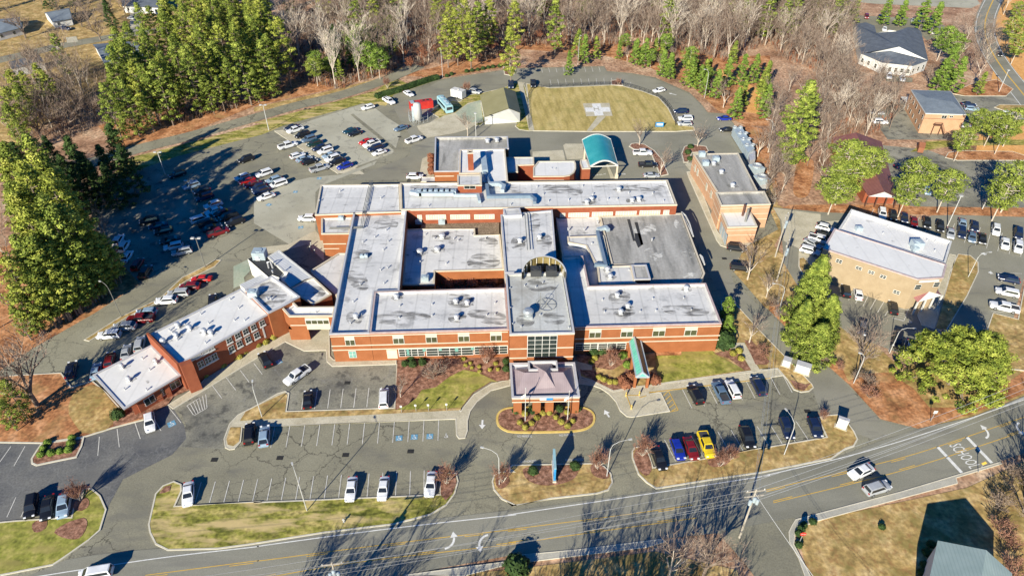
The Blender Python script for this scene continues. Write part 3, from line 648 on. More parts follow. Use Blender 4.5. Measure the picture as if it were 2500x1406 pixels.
# flow arrows, bay symbols, lettering
def symbols():
    mb = MB()
    def disabled(s, up, size=1.3, m=0, blue=True):
        size *= .85
        o = w1(s); u = (w1(up)-o); u.z = 0; u.normalize(); r = Vector((u.y, -u.x, 0))
        def q(x, y, z): return tuple(o+r*x*size+u*y*size+Vector((0,0,z)))
        if blue: mb.face([q(-.6,-.6,.045), q(.6,-.6,.045), q(.6,.6,.045), q(-.6,.6,.045)], 1)
        ring = [(math.cos(t*.42+.6)*.3-.02, math.sin(t*.42+.6)*.3-.15) for t in range(6, 17)]
        for a, b in zip(ring, ring[1:]):
            A = Vector(q(a[0], a[1], .055)); B = Vector(q(b[0], b[1], .055)); strip(mb, [A, B], .1*size, .055)
        for a, b in (((-.05,.3),(-.05,-.05)), ((-.05,-.05),(.25,-.05)), ((.25,-.05),(.35,-.4))):
            strip(mb, [Vector(q(*a, 0)), Vector(q(*b, 0))], .1*size, .057)
        mb.face([q(-.14,.36,.056), q(.04,.36,.056), q(.04,.52,.056), q(-.14,.52,.056)], 0)
    for s, u in (('J 1038,420','J 1040,380'), ('J 1147,412','J 1150,380'), ('J 1258,408','J 1260,380'), ('J 1375,403','J 1378,380')): disabled(s, u, 1.15, 0, s != 'J 1375,403')
    disabled('I 1228,318', 'I 1215,290', 1.3); disabled('H 1058,952', 'H 1040,900', 1.2, 0, False)
    disabled('f 640,915', 'f 660,880', 1.2); disabled('f 300,1108', 'f 320,1070', 1.1); disabled('e 1560,765', 'e 1600,740', 1.2); disabled('F 335,280', 'F 335,250', 1.2)
    disabled('F 180,1240', 'F 165,1215', 1.1)
    def arrow(s, e, w=.35):
        a = w1(s); b = w1(e); d = (b-a); d.z = 0; L = d.length; d.normalize(); n = Vector((-d.y, d.x, 0))
        strip(mb, [a, a+d*(L-.9)], w, .045); t = a+d*(L-1.0)
        mb.face([(*(t+n*-.62).xy, .046), (*b.xy, .046), (*(t+n*.62).xy, .046)][::1]); 
    arrow('J 1635,290', 'J 1632,355'); arrow('K 725,270', 'K 690,218'); arrow('H 1608,472', 'H 1562,466'); arrow('H 1637,612', 'H 1636,592'); arrow('C 1205,682', 'C 1150,668')
    def word(t, s, e, hgt, m=0):
        a = w1(s); b = w1(e); d = b-a; d.z = 0; L = d.length; d.normalize(); n = Vector((-d.y, d.x, 0))
        tmp = MB(); w = text_face(tmp, t, (0,0,0), (1,0,0), (0,1,0), 1.0)
        text_face(mb, t, (a.x, a.y, .05), d*(L/w), n*hgt, 1.0, m)
    word('NO PARKING', 'K 368,408', 'K 475,402', .75); word('NO PARKING', 'K 65,415', 'K 172,414', .75)
    word('AUTHORIZED', 'K 410,585', 'K 540,580', .7); word('AUTHORIZED', 'K 90,598', 'K 205,590', .7)
    word('ONLY', 'b 770,680', 'b 945,660', 1.1); word('AMB', 'b 1075,670', 'b 1190,660', 1.1)
    obj('lot_marking', mb, [M['white_paint'], M['blue_paint']], lot)
symbols()
mb = MB()
for s in ('J 185,562','J 655,541','J 1120,515','J 668,25','I 1533,575','i 862,875','L 325,228','L 597,433','B 1040,980'):
    c = w1(s); mb.box((c.x, c.y, .05), (1.1,.8,.03))
obj('drain_grate', mb, M['dark'], lot)
# ================================================================= BUILDINGS
def shift(P2, dx, dy): return [(x+dx, y+dy) for x, y in P2]
def block(parent, s, z, wall, roof, par=.6, pt=.3, z0=-.1, coping='trim', cw=.34, names=('wall','roof')):
    """walls + flat roof sunk behind a parapet; outline traced at the parapet height"""
    p2 = ccw([(q.x, q.y) for q in wp(s, z)]) if isinstance(s, str) else ccw(s)
    inner = offset(p2, pt); n = len(p2)
    wb = MB(); wb.walls([(x, y, z) for x, y in p2], z0)
    if par > 0.05:
        for i in range(n):
            a, b = inner[i], inner[(i+1) % n]; wb.face([(*b, z-par-.1), (*a, z-par-.1), (*a, z), (*b, z)], 1)
    w = obj(names[0], wb, [M[wall], M[roof] if roof != 'dark' else M[wall]], parent)
    rb = MB(); zz = z-par if par > .05 else z-.01
    rb.poly([(x, y, zz) for x, y in (inner if par > .05 else p2)]); r = obj(names[1], rb, M[roof], parent)
    if coping:
        out = offset(p2, -.06); inn = offset(p2, cw); cb = MB()
        for i in range(n):
            j = (i+1) % n
            cb.face([(*out[i], z+.06), (*out[j], z+.06), (*inn[j], z+.06), (*inn[i], z+.06)])
            cb.face([(*out[i], z-.22), (*out[j], z-.22), (*out[j], z+.06), (*out[i], z+.06)])
            cb.face([(*inn[j], z-.05), (*inn[i], z-.05), (*inn[i], z+.06), (*inn[j], z+.06)])
        obj('coping', cb, M[coping], parent)
    return p2
class Wall:
    """a vertical wall plane through two ground points; windows are read off the picture"""
    def __init__(s, a, b, parent):
        s.a = Vector((a[0], a[1], 0)); s.d = Vector((b[0]-a[0], b[1]-a[1], 0)); s.L = s.d.length; s.d.normalize()
        s.n = Vector((s.d.y, -s.d.x, 0)); s.p = parent
    def hit(s, px, py):
        r = ray(px, py); o = Vector((0,0,HC)); t = (s.a-o).dot(s.n)/r.dot(s.n); q = o+r*t
        return (q-s.a).dot(s.d), q.z
    def pt(s, u, z, out=0): 
        q = s.a+s.d*u+s.n*out; return (q.x, q.y, z)
    def rect(s, mb, u0, u1, z0, z1, out, m=0, back=-.05):
        q = [s.pt(u0, z0, out), s.pt(u1, z0, out), s.pt(u1, z1, out), s.pt(u0, z1, out)]
        k = [s.pt(u0, z0, back), s.pt(u1, z0, back), s.pt(u1, z1, back), s.pt(u0, z1, back)]
        mb.face(q, m)
        for i in range(4):
            j = (i+1) % 4; mb.face([k[i], k[j], q[j], q[i]], m)
    def window(s, u0, u1, z0, z1, nx=1, nz=1, glass='glass', fr=.09, frame='frame', head=0, headmat='cream'):
        if u1 < u0: u0, u1 = u1, u0
        mb = MB(); s.rect(mb, u0, u1, z0, z1, .06, 0)
        w = obj('window', mb, M[frame], s.p)
        gb = MB()
        for i in range(nx):
            for k in range(nz):
                a = u0+fr+(u1-u0-fr)*i/nx; b = u0+(u1-u0-fr)*(i+1)/nx
                c = z0+fr+(z1-z0-fr)*k/nz; d = z0+(z1-z0-fr)*(k+1)/nz
                if b-a > .03 and d-c > .03: gb.face([s.pt(a, c, .075), s.pt(b, c, .075), s.pt(b, d, .075), s.pt(a, d, .075)])
        obj('pane', gb, M[glass], w)
        if head:
            hb = MB(); s.rect(hb, u0, u1, z1, z1+head, .05); obj('lintel_panel', hb, M[headmat], w)
        return w
    def wpx(s, q, **k):
        (a, b), (c, d) = pts(q); u0, z1 = s.hit(a, b); u1, z0 = s.hit(c, d)
        return s.window(u0, u1, z0, z1, **k)
    def band(s, mb, u0, u1, z, h=.28, out=.04, m=0): s.rect(mb, u0, u1, z-h/2, z+h/2, out, m)
    def bpx(s, mb, q, h=.28, out=.04, m=0):
        (a, b), (c, d) = pts(q); u0, z0 = s.hit(a, b); u1, z1 = s.hit(c, d); s.band(mb, min(u0, u1), max(u0, u1), (z0+z1)/2, h, out, m)
def vents(parent, s, z, kind='vent', size=1.0):
    for p in wp(s, z):
        mb = MB(); k = size
        if kind == 'vent':
            mb.tube([(p.x, p.y, z-.05), (p.x, p.y, z+.55*k)], .14*k, 6); mb.lathe((p.x, p.y, z+.5*k), [(.22*k, 0), (.22*k, .12*k), (.05, .2*k)], 8)
            obj('roof_vent', mb, M['vent'], parent)
        elif kind == 'fan':
            mb.box((p.x, p.y, z+.12), (.9*k,.9*k,.3)); mb.lathe((p.x, p.y, z+.27), [(.34*k, 0), (.34*k, .35), (.62*k, .4), (.62*k, .55), (.45*k, .8), (.1, .9)], 12)
            obj('roof_fan', mb, M['vent'], parent)
            rs = random.Random(int(p.x*10)); mb = MB(); n = 18; mb.poly([(p.x+.3+math.cos(6.283*i/n)*rs.uniform(.8,1.7)*k, p.y+.3+math.sin(6.283*i/n)*rs.uniform(.7,1.3)*k, z+.012) for i in range(n)]); obj('soot_stain', mb, M['soot'], parent)
        elif kind == 'unit':
            mb.box((p.x, p.y, z+.55*k), (1.6*k, 1.3*k, 1.1*k)); mb.lathe((p.x, p.y, z+1.1*k), [(.45*k, 0), (.45*k, .12), (.4*k, .13)], 10)
            obj('air_conditioner', mb, M['duct_light'], parent)
def duct(parent, s, z, w=.7, h=.7, mat='duct', name='duct'):
    p = wp(s, z); mb = MB()
    for a, b in zip(p, p[1:]): mb.bar(a-Vector((0,0,h/2)), b-Vector((0,0,h/2)), w, h)
    for q in p[1:-1]: mb.box((q.x, q.y, q.z-h/2), (w, w, h+.004))
    return obj(name, mb, M[mat], parent)

# ---------------- main hospital
H = thing('hospital', 'large two-storey orange brick hospital with flat white roofs and a taller glazed entrance tower', 'hospital', (2, 125, 0))
ZW = 7.5
left = block(H, 'F 715,165 1090,160 1038,733 860,738 824,1034.5 541,1042', ZW, 'brick', 'roof_white', .8, .35)
block(H, 'F 862,738 1800,712 1822,1008 826,1034.4', ZW, 'brick', 'roof_white', .55, .3, coping='coping_mauve')
block(H, 'G 388,490 535,483 580,698 1415,678 1528,966 476,992', ZW, 'brick', 'roof_white', .55, .3, coping='coping_mauve')
ZT = 10.8
tower = block(H, '- 1234,668 1376.5,664 1402.5,812 1245,815.5', ZT, 'brick', 'roof_tower', .35, .45)
block(H, 'F 1765,190 a 1815,1110 G 352,600 F 1797,603', 8.4, 'cream', 'roof_white', .25, .3)
block(H, 'a 1190,1095 1400,1085 1425,1170 1210,1180', 8.9, 'white_wall', 'roof_white', .1, .2)
block(H, '- 783,452 976,450 979,517 769,525', 7.5, 'brick', 'roof_white', .3, .4, coping='cream')
block(H, '- 977,447 1630,440 1653,500 979,512', 7.8, 'brick_red', 'roof_white', .35, .5, coping='cream')
block(H, 'F 482,210 706,207 682,323 482,325', 6.5, 'brick', 'roof_white', .3, .3, coping='cream')
block(H, 'F 1192,290 1580,288 1582,335 1760,330 1786,580 1294,592 1290,690 1064,690 1092,295', 4.2, 'brick', 'roof_white', .15, .3, coping='cream')
block(H, 'F 1190,225 1760,218 1760,326 1588,330 1584,284 1190,285', 3.7, 'brick', 'gravel_roof', .1, .2, coping=None)
block(H, 'G 345,205 655,203 740,547 880,550 915,690 585,692 540,486 392,490', 4.6, 'cream', 'roof_white', .15, .25, coping='cream')
block(H, 'G 657,203 1245,178 1408,608 1370,690 917,690 882,548 742,545', 5.0, 'cream', 'roof_grey', .2, .45, coping='cream')
block(H, 'G 640,560 880,550 912,680 655,692', 5.6, 'cream', 'roof_white', .15, .3, coping='cream')
block(H, 'G 425,345 685,338 728,548 622,530 560,410 430,385', 5.4, 'white_wall', 'roof_white', .1, .25, coping='cream')
block(H, 'G 885,548 990,546 1020,648 905,650', 5.9, 'black', 'roof_grey', .15, .1, coping='trim')
# rear blocks
block(H, 'a 325,183 1248,175 1258,330 640,345 630,615 312,618', 7.0, 'brick', 'roof_grey', .7, .35)
block(H, 'a 640,345 1212,333 1252,775 915,800 890,640 630,645', 7.5, 'brick', 'roof_bright', .3, .3, coping='cream')
block(H, 'a 608,665 912,660 916,795 610,798', 9.6, 'brick_red', 'roof_white', .15, .15, coping='cream')
block(H, 'a 735,352 803,350 808,385 737,388', 12.3, 'brick_red', 'dark', .2, .15, coping='cream', names=('chimney_stack','chimney_cap'))
block(H, 'a 1225,440 1578,437 1582,533 1370,540 1376,625 1245,632', 5.2, 'brick_red', 'roof_white', .15, .25, coping='cream')
block(H, 'b 75,490 534,486 550,520 552,585 530,632 475,668 400,680 10,683 10,570', 5.0, 'brick_red', 'roof_bright', .12, .25, coping='cream')
block(H, 'b 612,470 690,466 735,580 632,585 605,500', 4.6, 'brick_red', 'roof_bright', .1, .2, coping='cream')
block(H, 'a 140,690 318,688 345,730 330,747 140,747', 2.2, 'cream', 'roof_white', .1, .15, coping=None)
# west corner link and small roofs
link = block(H, 'c 600,930 738,850 822,935 1292,930 1272,1048 708,1052', 6.6, 'brick', 'roof_bright', .55, .3, z0=3.0, coping='cream')
mb = MB(); pl = ccw([(q.x, q.y) for q in wp('c 712,1100 905,1098 950,1210 700,1215', 3.1)]); mb.walls([(x, y, 3.05) for x, y in pl], -.05); obj('pier', mb, M['brick'], H)
mb = MB(); mb.poly([tuple(q) for q in wp('c 600,930 738,850 822,935 1292,930 1272,1048 708,1052', 3.02)], up=False); obj('soffit', mb, M['cream'], H)
block(H, 'c 985,470 1340,250 1440,250 1400,420 1345,745 1310,790 1040,545', 4.0, 'cream', 'roof_white', .2, .2, coping='cream')
block(H, 'c 725,690 905,590 1020,560 1245,770 1015,905 860,815', 5.0, 'brick_red', 'roof_white', .35, .25, coping='cream')
# facade: front wings
fl = Wall(left[0], left[1], H)
front = Wall(P(*pts('F 541,1042')[0], ZW), P(*pts('G 1528,966')[0], ZW), H)
fw = sorted([(q.x, q.y) for q in wp('F 541,1042 F 1822,1008', ZW)]); front = Wall(fw[0], fw[1], H)
front.a += front.n*.02
fw = sorted([(q.x, q.y) for q in wp('G 476,992 G 1528,966', ZW)]); frontr = Wall(fw[0], fw[1], H); frontr.a += frontr.n*.02
tw = sorted([(q.x, q.y) for q in wp('- 1245,815.5 1402.5,812', ZT)]); tfr = Wall(tw[0], tw[1], H); tfr.a += tfr.n*.02
utl = front.hit(*pts('F 1822,1080')[0])[0]; utr = front.hit(*pts('G 480,1050')[0])[0]
mb = MB()
for q in ('g 135,172 2395,98', 'g 155,292 2395,218', 'g 162,347 2395,270'): front.bpx(mb, q, .22)
for q in ('h 140,290 2310,236', 'h 140,352 2290,302', 'h 150,150 2325,98'): frontr.bpx(mb, q, .22)
obj('cream_band', mb, M['cream'], H)
mb = MB()
for q in ('d 205,272 950,262', 'd 205,430 405,428', 'd 735,415 935,412', 'd 205,535 405,530', 'd 735,520 935,517'): tfr.bpx(mb, q, .24)
obj('cream_band', mb, M['cream'], H)
for q in ('g 320,205 460,275', 'g 930,185 1082,252', 'g 1348,170 1500,238', 'g 1760,158 1910,225', 'g 2170,147 2318,215', 'h 358,190 530,268', 'h 832,178 1003,255', 'h 1308,165 1480,245', 'h 1785,155 1955,235'):
    (frontr if q[0] == 'h' else front).wpx(q, nx=2, nz=1, glass='glass_olive', head=.95)
front.wpx('g 365,348 478,430', nx=2, nz=2, glass='glass_teal')
tfr.wpx('d 410,280 742,515', nx=4, nz=5, glass='glass', fr=.1)
# ribbon glazing on the ground floor
for q in ('g 1000,322 1340,408', 'g 1350,312 1960,395', 'g 1965,290 2395,378', 'h 150,360 480,450', 'h 490,355 900,440'):
    (frontr if q[0] == 'h' else front).wpx(q, nx=3 if 'h' in q else 4, nz=3, glass='glass', fr=.12)
for q in ('g 1105,320 1145,395', 'g 1310,315 1350,350', 'g 1515,310 1555,340', 'g 1720,305 1765,350', 'g 1925,300 1965,330'):
    mb = MB(); (a, b), (c, d) = pts(q); u0, z1 = front.hit(a, b); u1, z0 = front.hit(c, d); front.rect(mb, u0, u1, z0, z1, .09)
    obj('glazing_panel', mb, M['glass_teal'], H)
mb = MB(); u0, z1 = front.hit(*pts('g 850,332')[0]); u1, z0 = front.hit(*pts('g 995,420')[0]); front.rect(mb, u0, u1, z0-.4, z1, .05); obj('recessed_doorway', mb, M['cream'], H)
mb = MB(); u2, _ = front.hit(*pts('g 945,332')[0]); mb.face([front.pt(u0, z0-.3, .07), front.pt(u0+.3, z0-.3, .07), front.pt(u2, z1-.05, .07), front.pt(u0, z1-.05, .07)]); obj('recess_shade_panel', mb, M['dark'], H) if False else None
# rear wing south face
ra = sorted([(q.x, q.y) for q in wp('- 979,512 1653,500', 7.8)]); rw = Wall(ra[0], ra[1], H)
for x0, x1, n in ((95,160,1),(205,465,4),(515,770,4),(820,1080,4)):
    rw.wpx('a %d,%d %d,%d' % (x0, 1172-(x0-95)*.008, x1, 1230-(x0-95)*.01), nx=n*2 if n > 1 else 2, nz=2, glass='blind', fr=.13)
for q, n in (('b 350,1148 415,1202', 1), ('b 458,1145 718,1195', 4), ('b 758,1135 1018,1190', 4), ('b 1060,1125 1318,1180', 4), ('b 1365,1115 1618,1172', 4), ('b 1668,1110 1733,1168', 1)):
    rw.wpx(q, nx=n*2, nz=2, glass='blind', fr=.13)
mb = MB()
rw.bpx(mb, 'a 10,1108 1180,1100', .2); rw.bpx(mb, 'b 260,1090 1840,1040', .2)
obj('cream_band', mb, M['cream'], H)
# west faces of brick blocks (bands)
ba = sorted([(q.x, q.y) for q in wp('F 482,325 682,323', 6.5)]); bw = Wall(ba[0], ba[1], H); mb = MB()
bw.bpx(mb, 'F 495,398 660,396', .25); bw.bpx(mb, 'F 497,432 610,430', .2); obj('cream_band', mb, M['cream'], H)
ba = sorted([(q.x, q.y) for q in wp('a 312,618 630,615', 7.0)]); bw = Wall(ba[0], ba[1], H); mb = MB()
bw.bpx(mb, 'a 325,680 565,678', .25); obj('cream_band', mb, M['cream'], H)
ba = sorted([(q.x, q.y) for q in wp('a 610,798 916,795', 9.6)]); bw = Wall(ba[0], ba[1], H); bw.wpx('a 690,800 840,840', nx=2, nz=1, glass='glass')
ba = sorted([(q.x, q.y) for q in wp('b 10,683 400,680', 5.0)]); bw = Wall(ba[0], ba[1], H); mb = MB()
bw.bpx(mb, 'b 15,732 400,728', .25); obj('cream_band', mb, M['cream'], H)
ba = sorted([(q.x, q.y) for q in wp('c 708,1052 1272,1048', 6.6)]); lw = Wall(ba[0], ba[1], H)
lw.wpx('c 908,1098 1225,1152', nx=4, nz=1, glass='glass_olive', fr=.12)
mb = MB(); u0, z0 = lw.hit(*pts('c 905,1072')[0]); u1, z1 = lw.hit(*pts('c 1245,1240')[0]); lw.rect(mb, u0, u1, max(z1, 3.02), z0, .03); obj('spandrel_panel', mb, M['cream'], H)
mb = MB(); lw.bpx(mb, 'c 725,1168 925,1165', .2); obj('cream_band', mb, M['cream'], H)
# apse screen behind the tower
mb = MB(); c = P(*pts('G 258,602')[0], 12.4); N_ = 28; rr = 4.55
zt = 12.6
ring = []
for i in range(N_+1):
    a = math.pi*i/N_; ring.append((c.x-math.cos(a)*rr, c.y+math.sin(a)*rr*1.25, a))
for (x0, y0, a0), (x1, y1, a1) in zip(ring, ring[1:]):
    def inn(x, y, k=.93): return (c.x+(x-c.x)*k, c.y+(y-c.y)*k)
    i0, i1 = inn(x0, y0), inn(x1, y1)
    mb.face([(x0,y0,7.5),(x1,y1,7.5),(x1,y1,zt),(x0,y0,zt)]); mb.face([(*i1,8.4),(*i0,8.4),(*i0,zt),(*i1,zt)], 1)
    mb.face([(x0,y0,zt),(x1,y1,zt),(*i1,zt),(*i0,zt)])
for i in range(2, N_-1, 3):
    x, y, a = ring[i]; q = inn(x, y, .9); mb.box((*q, 10.4), (.12,.12,4.2), a)
obj('curved_roof_screen', mb, [M['frame'], M['canopy_glass']], H)
for dx in (-1.6, 1.6):
    mb = MB(); mb.box((c.x+dx, c.y+1.5, 11.6), (2.2,1.8,1.6)); mb.lathe((c.x+dx, c.y+1.5, 12.4), [(.7,0),(.7,.12),(.62,.14)], 14); obj('air_conditioner', mb, M['roof_black'], H)
# tower roof: antenna ring, dome vent
mb = MB(); c = P(*pts('G 275,832')[0], 10.6)
ringp = [(c.x+math.cos(t*.2618)*1.9, c.y+math.sin(t*.2618)*1.9, 10.65) for t in range(25)]
mb.tube(ringp, .05, 4)
for t in range(6): mb.tube([ringp[t*4], (c.x, c.y, 10.65)], .035, 4)
mb.tube([(c.x, c.y, 10.5), (c.x, c.y, 11.4)], .06, 5)
c2 = P(*pts('G 230,860')[0], 10.6); mb.tube([(c2.x, c2.y, 10.4), (c2.x, c2.y, 14.6)], .05, 5)
ringp = [(c2.x+math.cos(t*.35)*.8, c2.y+math.sin(t*.35)*.8, 12.6) for t in range(19)]; mb.tube(ringp, .03, 4)
obj('roof_antenna', mb, M['pole_dark'], H)
mb = MB(); c = P(*pts('G 145,915')[0], 10.5); mb.box((c.x, c.y, 10.75), (1.7,1.7,.6)); mb.lathe((c.x, c.y, 11.05), [(.7,0),(.7,.5),(1.05,.55),(1.05,.9),(.75,1.2),(.2,1.3)], 16); obj('roof_fan', mb, M['metal'], H)
# fans and vents
vents(H, 'F 1020,785 1445,820 1525,830 1450,935 730,925 G 780,775 805,895 1272,725 855,852', 6.95, 'fan', .95)
vents(H, 'F 865,350 955,570 945,300 925,440 930,680 780,385 960,380 905,585 760,690 770,905 690,965 710,812 1045,845 1275,835 1275,915 1725,825 1725,905 1040,930 1665,912 G 675,803 1035,795 1255,790 690,890 945,885 1058,880 1310,875', 6.85, 'vent', .8)
vents(H, 'F 775,492 800,490', 6.8, 'unit', .6)
vents(H, 'F 1345,350 1185,465 1310,445', 4.1, 'fan', 1.3); vents(H, 'F 1345,250 1180,248', 3.8, 'unit', 1.0)
vents(H, 'F 1225,335 1290,362 1430,365 1460,375 1375,540 1555,330 1655,362 1190,530', 4.1, 'vent', .8); vents(H, 'F 1225,655', 4.1, 'unit', 1.0)
vents(H, 'a 240,1060 1285,1045 1700,915 b 205,1000 460,985 1665,1000 1225,895 1530,900 635,810 60,820 770,915 960,975 1075,975', 7.5, 'vent', .8)
vents(H, 'b 750,985 690,1025 1350,985 1265,1000 1095,860', 7.5, 'fan', 1.1)
vents(H, 'G 85,385 225,360', 8.2, 'fan', 1.0); vents(H, 'G 120,700 250,680 15,720 200,710 230,910 35,975 95,995 435,1000 20,860', 10.4, 'vent', .7)
vents(H, 'G 710,590 730,640', 5.5, 'fan', 1.0); vents(H, 'G 1030,375 640,250 600,405 430,300 865,595 545,300', 5.0, 'vent', 1.1)
vents(H, 'a 990,245 1110,235', 6.5, 'fan', 1.2); vents(H, 'F 625,222', 6.3, 'unit', .8)
vents(H, '- 930,484 897,500 780,492 830,468 1010,466', 7.3, 'vent', .9); vents(H, 'b 240,582 290,590', 4.9, 'vent', .6)
vents(H, 'c 720,965 1055,1005', 6.1, 'vent', .7); vents(H, 'G 645,60 735,50 1115,90', 5, 'vent', .1) if False else None
# ducts
duct(H, 'G 640,300 700,540 620,535', 6.3, .7, .8, 'duct'); duct(H, 'G 640,285 700,270 720,290', 6.6, .8, .8, 'duct_light', 'duct')
duct(H, 'a 980,770 1000,920 1540,915 1595,960 1590,1000', 8.9, .8, .8, 'duct'); duct(H, 'a 1000,760 1140,755 1200,790 1180,850', 8.9, .9, .9, 'duct_light')
duct(H, 'a 10,860 120,880 560,880', 8.8, 1.2, .9, 'duct_light')
duct(H, 'a 560,905 870,905 890,990', 8.4, .7, .7, 'duct_light')
for x in range(130, 555, 70): vents(H, 'a %d,910' % x, 7.6, 'unit', 1.1)
duct(H, 'a 930,360 960,600', 8.6, 1.5, 1.2, 'duct_light'); duct(H, 'a 940,600 1015,760', 8.2, .7, .6, 'duct')
mb = MB()
for k in (-.35, 0, .35):
    a = w1('F 822,0', 7.7); b = w1('F 790,160', 7.7); c = w1('F 775,280', 7.3); d = w1('F 540,285', 7.3)
    mb.tube([a+Vector((k,4,0)), b+Vector((k,0,0)), c+Vector((k,k,0)), d+Vector((0,k,0))], .09, 5)
obj('roof_pipes', mb, M['pole_dark'], H)
mb = MB()
a = w1('G 130,175', 8.9); b = w1('G 150,440', 8.9)
for k in (-.3, .3): mb.tube([a+Vector((k,0,0)), b+Vector((k,0,0))], .1, 5)
obj('roof_pipes', mb, M['pole_dark'], H)
mb = MB()
for q in ('G 838,338 858,338 895,495 880,497', 'G 890,360 912,360 952,522 935,524', 'G 890,440 930,440 950,520 915,545 895,495'): quad(mb, q, 4.86)
obj('roof_walkway', mb, M['roof_black'], H)
mb = MB(); c = w1('c 1110,1170', 0)
# skylight bows on east wall
for q in ('i 430,405 470,440 510,520 548,650', 'i 615,835 640,860 662,935'):
    p = wp(q, 4.6); mb = MB(); 
    for a, b in zip(p, p[1:]): mb.bar(a, b, .25, .25)
    mb.bar(p[0], p[-1], .2, .2); obj('awning_frame', mb, M['frame'], H)
def stain(q, z, mat='stain_dark', parent=None):
    mb = MB(); p = chaikin([(v.x, v.y) for v in wp(q, z)], 2); mb.poly([(x, y, z) for x, y in p]); obj('weathering_patch', mb, M[mat], parent or H)
for q in ('b 120,800 400,790 640,830 640,920 400,930 130,890', 'b 760,780 1200,790 1460,780 1700,800 1720,860 1400,880 1000,860 800,850', 'a 1200,830 1500,810 1480,900 1220,890', 'a 0,780 300,790 620,800 620,860 300,850 0,850', 'b 640,960 820,940 840,1030 660,1040', 'b 1180,960 1400,950 1380,1040 1200,1030'): stain(q, 7.475)
for q in ('F 860,870 1200,880 1300,930 1100,960 870,980', 'F 1480,860 1810,880 1810,990 1600,960', 'F 1380,740 1580,760 1560,860 1380,850', 'F 1400,880 1520,880 1520,960 1380,960'): stain(q, 6.975)
for q in ('F 640,580 800,600 830,740 700,720', 'F 860,220 1040,220 1020,300 850,300', 'F 700,440 850,440 840,540 700,520', 'F 660,880 780,880 770,980 660,970'): stain(q, 6.725)
for q in ('G 650,840 900,850 920,910 720,920', 'G 1080,830 1440,840 1440,920 1120,900', 'G 720,740 880,730 870,820 720,830', 'G 740,860 880,850 880,930 760,930'): stain(q, 6.975)
for q in ('F 1280,300 1500,300 1500,400 1260,400', 'F 1560,460 1750,470 1770,570 1500,570', 'F 1600,350 1740,350 1750,420 1620,420'): stain(q, 4.075)
for q in ('G 900,250 1060,250 1060,330 900,330', 'G 960,430 1100,420 1110,520 980,520', 'G 1200,210 1270,260 1250,320 1180,270', 'G 1240,430 1350,440 1340,500 1240,490', 'G 1240,580 1360,600 1360,650 1230,640'): stain(q, 4.825, 'stain_pale')
for q in ('G 130,640 350,640 370,730 130,740', 'G 60,900 200,920 180,990 60,980', 'G 240,880 420,900 400,980 260,970'): stain(q, 10.475)
for q in ('G 150,180 240,180 220,330 150,320', 'G 20,350 120,340 130,440 20,440', 'G 200,330 320,330 310,440 210,430'): stain(q, 8.175)
# courtyard floor planting lies in the pit
mb = MB(); mb.poly([tuple(q)[:2]+(.02,) for q in wp('F 1040,600 1810,560 1810,760 1040,760')]); struct('courtyard_floor', mb, M['mulch'])

# ---------------- porte-cochere
PC = thing('entrance_portico', 'brick drive-through portico with mauve metal hipped roof in front of the hospital tower', 'portico', (w1('d 620,900').x, w1('d 620,900').y, 0))
zp = 4.6
o2 = ccw([(q.x, q.y) for q in wp('d 210,592 950,585 1008,972 235,985', zp)])
inner = offset(o2, .9)
mb = MB()
mb.walls([(x, y, zp) for x, y in o2], 3.2); mb.poly([(x, y, zp-.5) for x, y in offset(o2, .35)], 1)
ii = offset(o2, .35)
for i in range(4): a, b = ii[i], ii[(i+1) % 4]; mb.face([(*b, zp-.5), (*a, zp-.5), (*a, zp), (*b, zp)], 1)
mb.poly([(x, y, 3.2) for x, y in o2], up=False)
obj('canopy_frame', mb, [M['brick'], M['trim']], PC)
mb = MB()
for i in range(4):
    j = (i+1) % 4; ou = offset(o2, -.08)
    mb.face([(*ou[i], zp+.05), (*ou[j], zp+.05), (*ii[j], zp+.05), (*ii[i], zp+.05)]); mb.face([(*ou[i], zp-.2), (*ou[j], zp-.2), (*ou[j], zp+.05), (*ou[i], zp+.05)])
obj('coping', mb, M['trim'], PC)
mb = MB(); 
def hip(mb, s_base, zb, s_ridge, zr):
    b = wp(s_base, zb); r = wp(s_ridge, zr)
    if len(r) == 1: 
        for i in range(len(b)): mb.face([b[i], b[(i+1) % len(b)], r[0]])
    return b, r
B = wp('d 262,660 905,640 945,925 285,945', zp-.1); Rg = wp('d 375,700 820,695', zp+1.6)
mb.face([B[3], B[2], Rg[1], Rg[0]]); mb.face([B[2], B[1], Rg[1]]); mb.face([B[1], B[0], Rg[0], Rg[1]]); mb.face([B[0], B[3], Rg[0]])
B2 = wp('d 505,900 745,890', zp+.1); R2 = wp('d 620,690', zp+2.6); B3 = wp('d 470,600 690,590', zp+1.0)
mb.face([B2[0], B2[1], R2[0]]); mb.face([B2[1], B3[1], R2[0]]); mb.face([B3[0], B2[0], R2[0]]); mb.face([B3[1], B3[0], R2[0]])
obj('roof', mb, M['roof_mauve'], PC)
mb = MB(); q = ccw([(a.x, a.y) for a in wp('d 415,565 750,560 762,660 425,668', 6.2)])
mb.walls([(x, y, 6.2) for x, y in q], 4.2); qi = offset(q, .3)
for i in range(4):
    j = (i+1) % 4; mb.face([(*q[i], 6.2), (*q[j], 6.2), (*qi[j], 6.2), (*qi[i], 6.2)]); mb.face([(*qi[j], 5.2), (*qi[i], 5.2), (*qi[i], 6.2), (*qi[j], 6.2)])
obj('roof_upstand', mb, M['trim'], PC)
pf = sorted([(q.x, q.y) for q in wp('d 235,985 1008,972', zp)]); pw = Wall(pf[0], pf[1], PC)
mb = MB(); L = pw.L
for z, h in ((zp-.45, .18), (3.35, .22)): pw.band(mb, 0, L, z, h)
obj('cream_band', mb, M['cream'], PC)
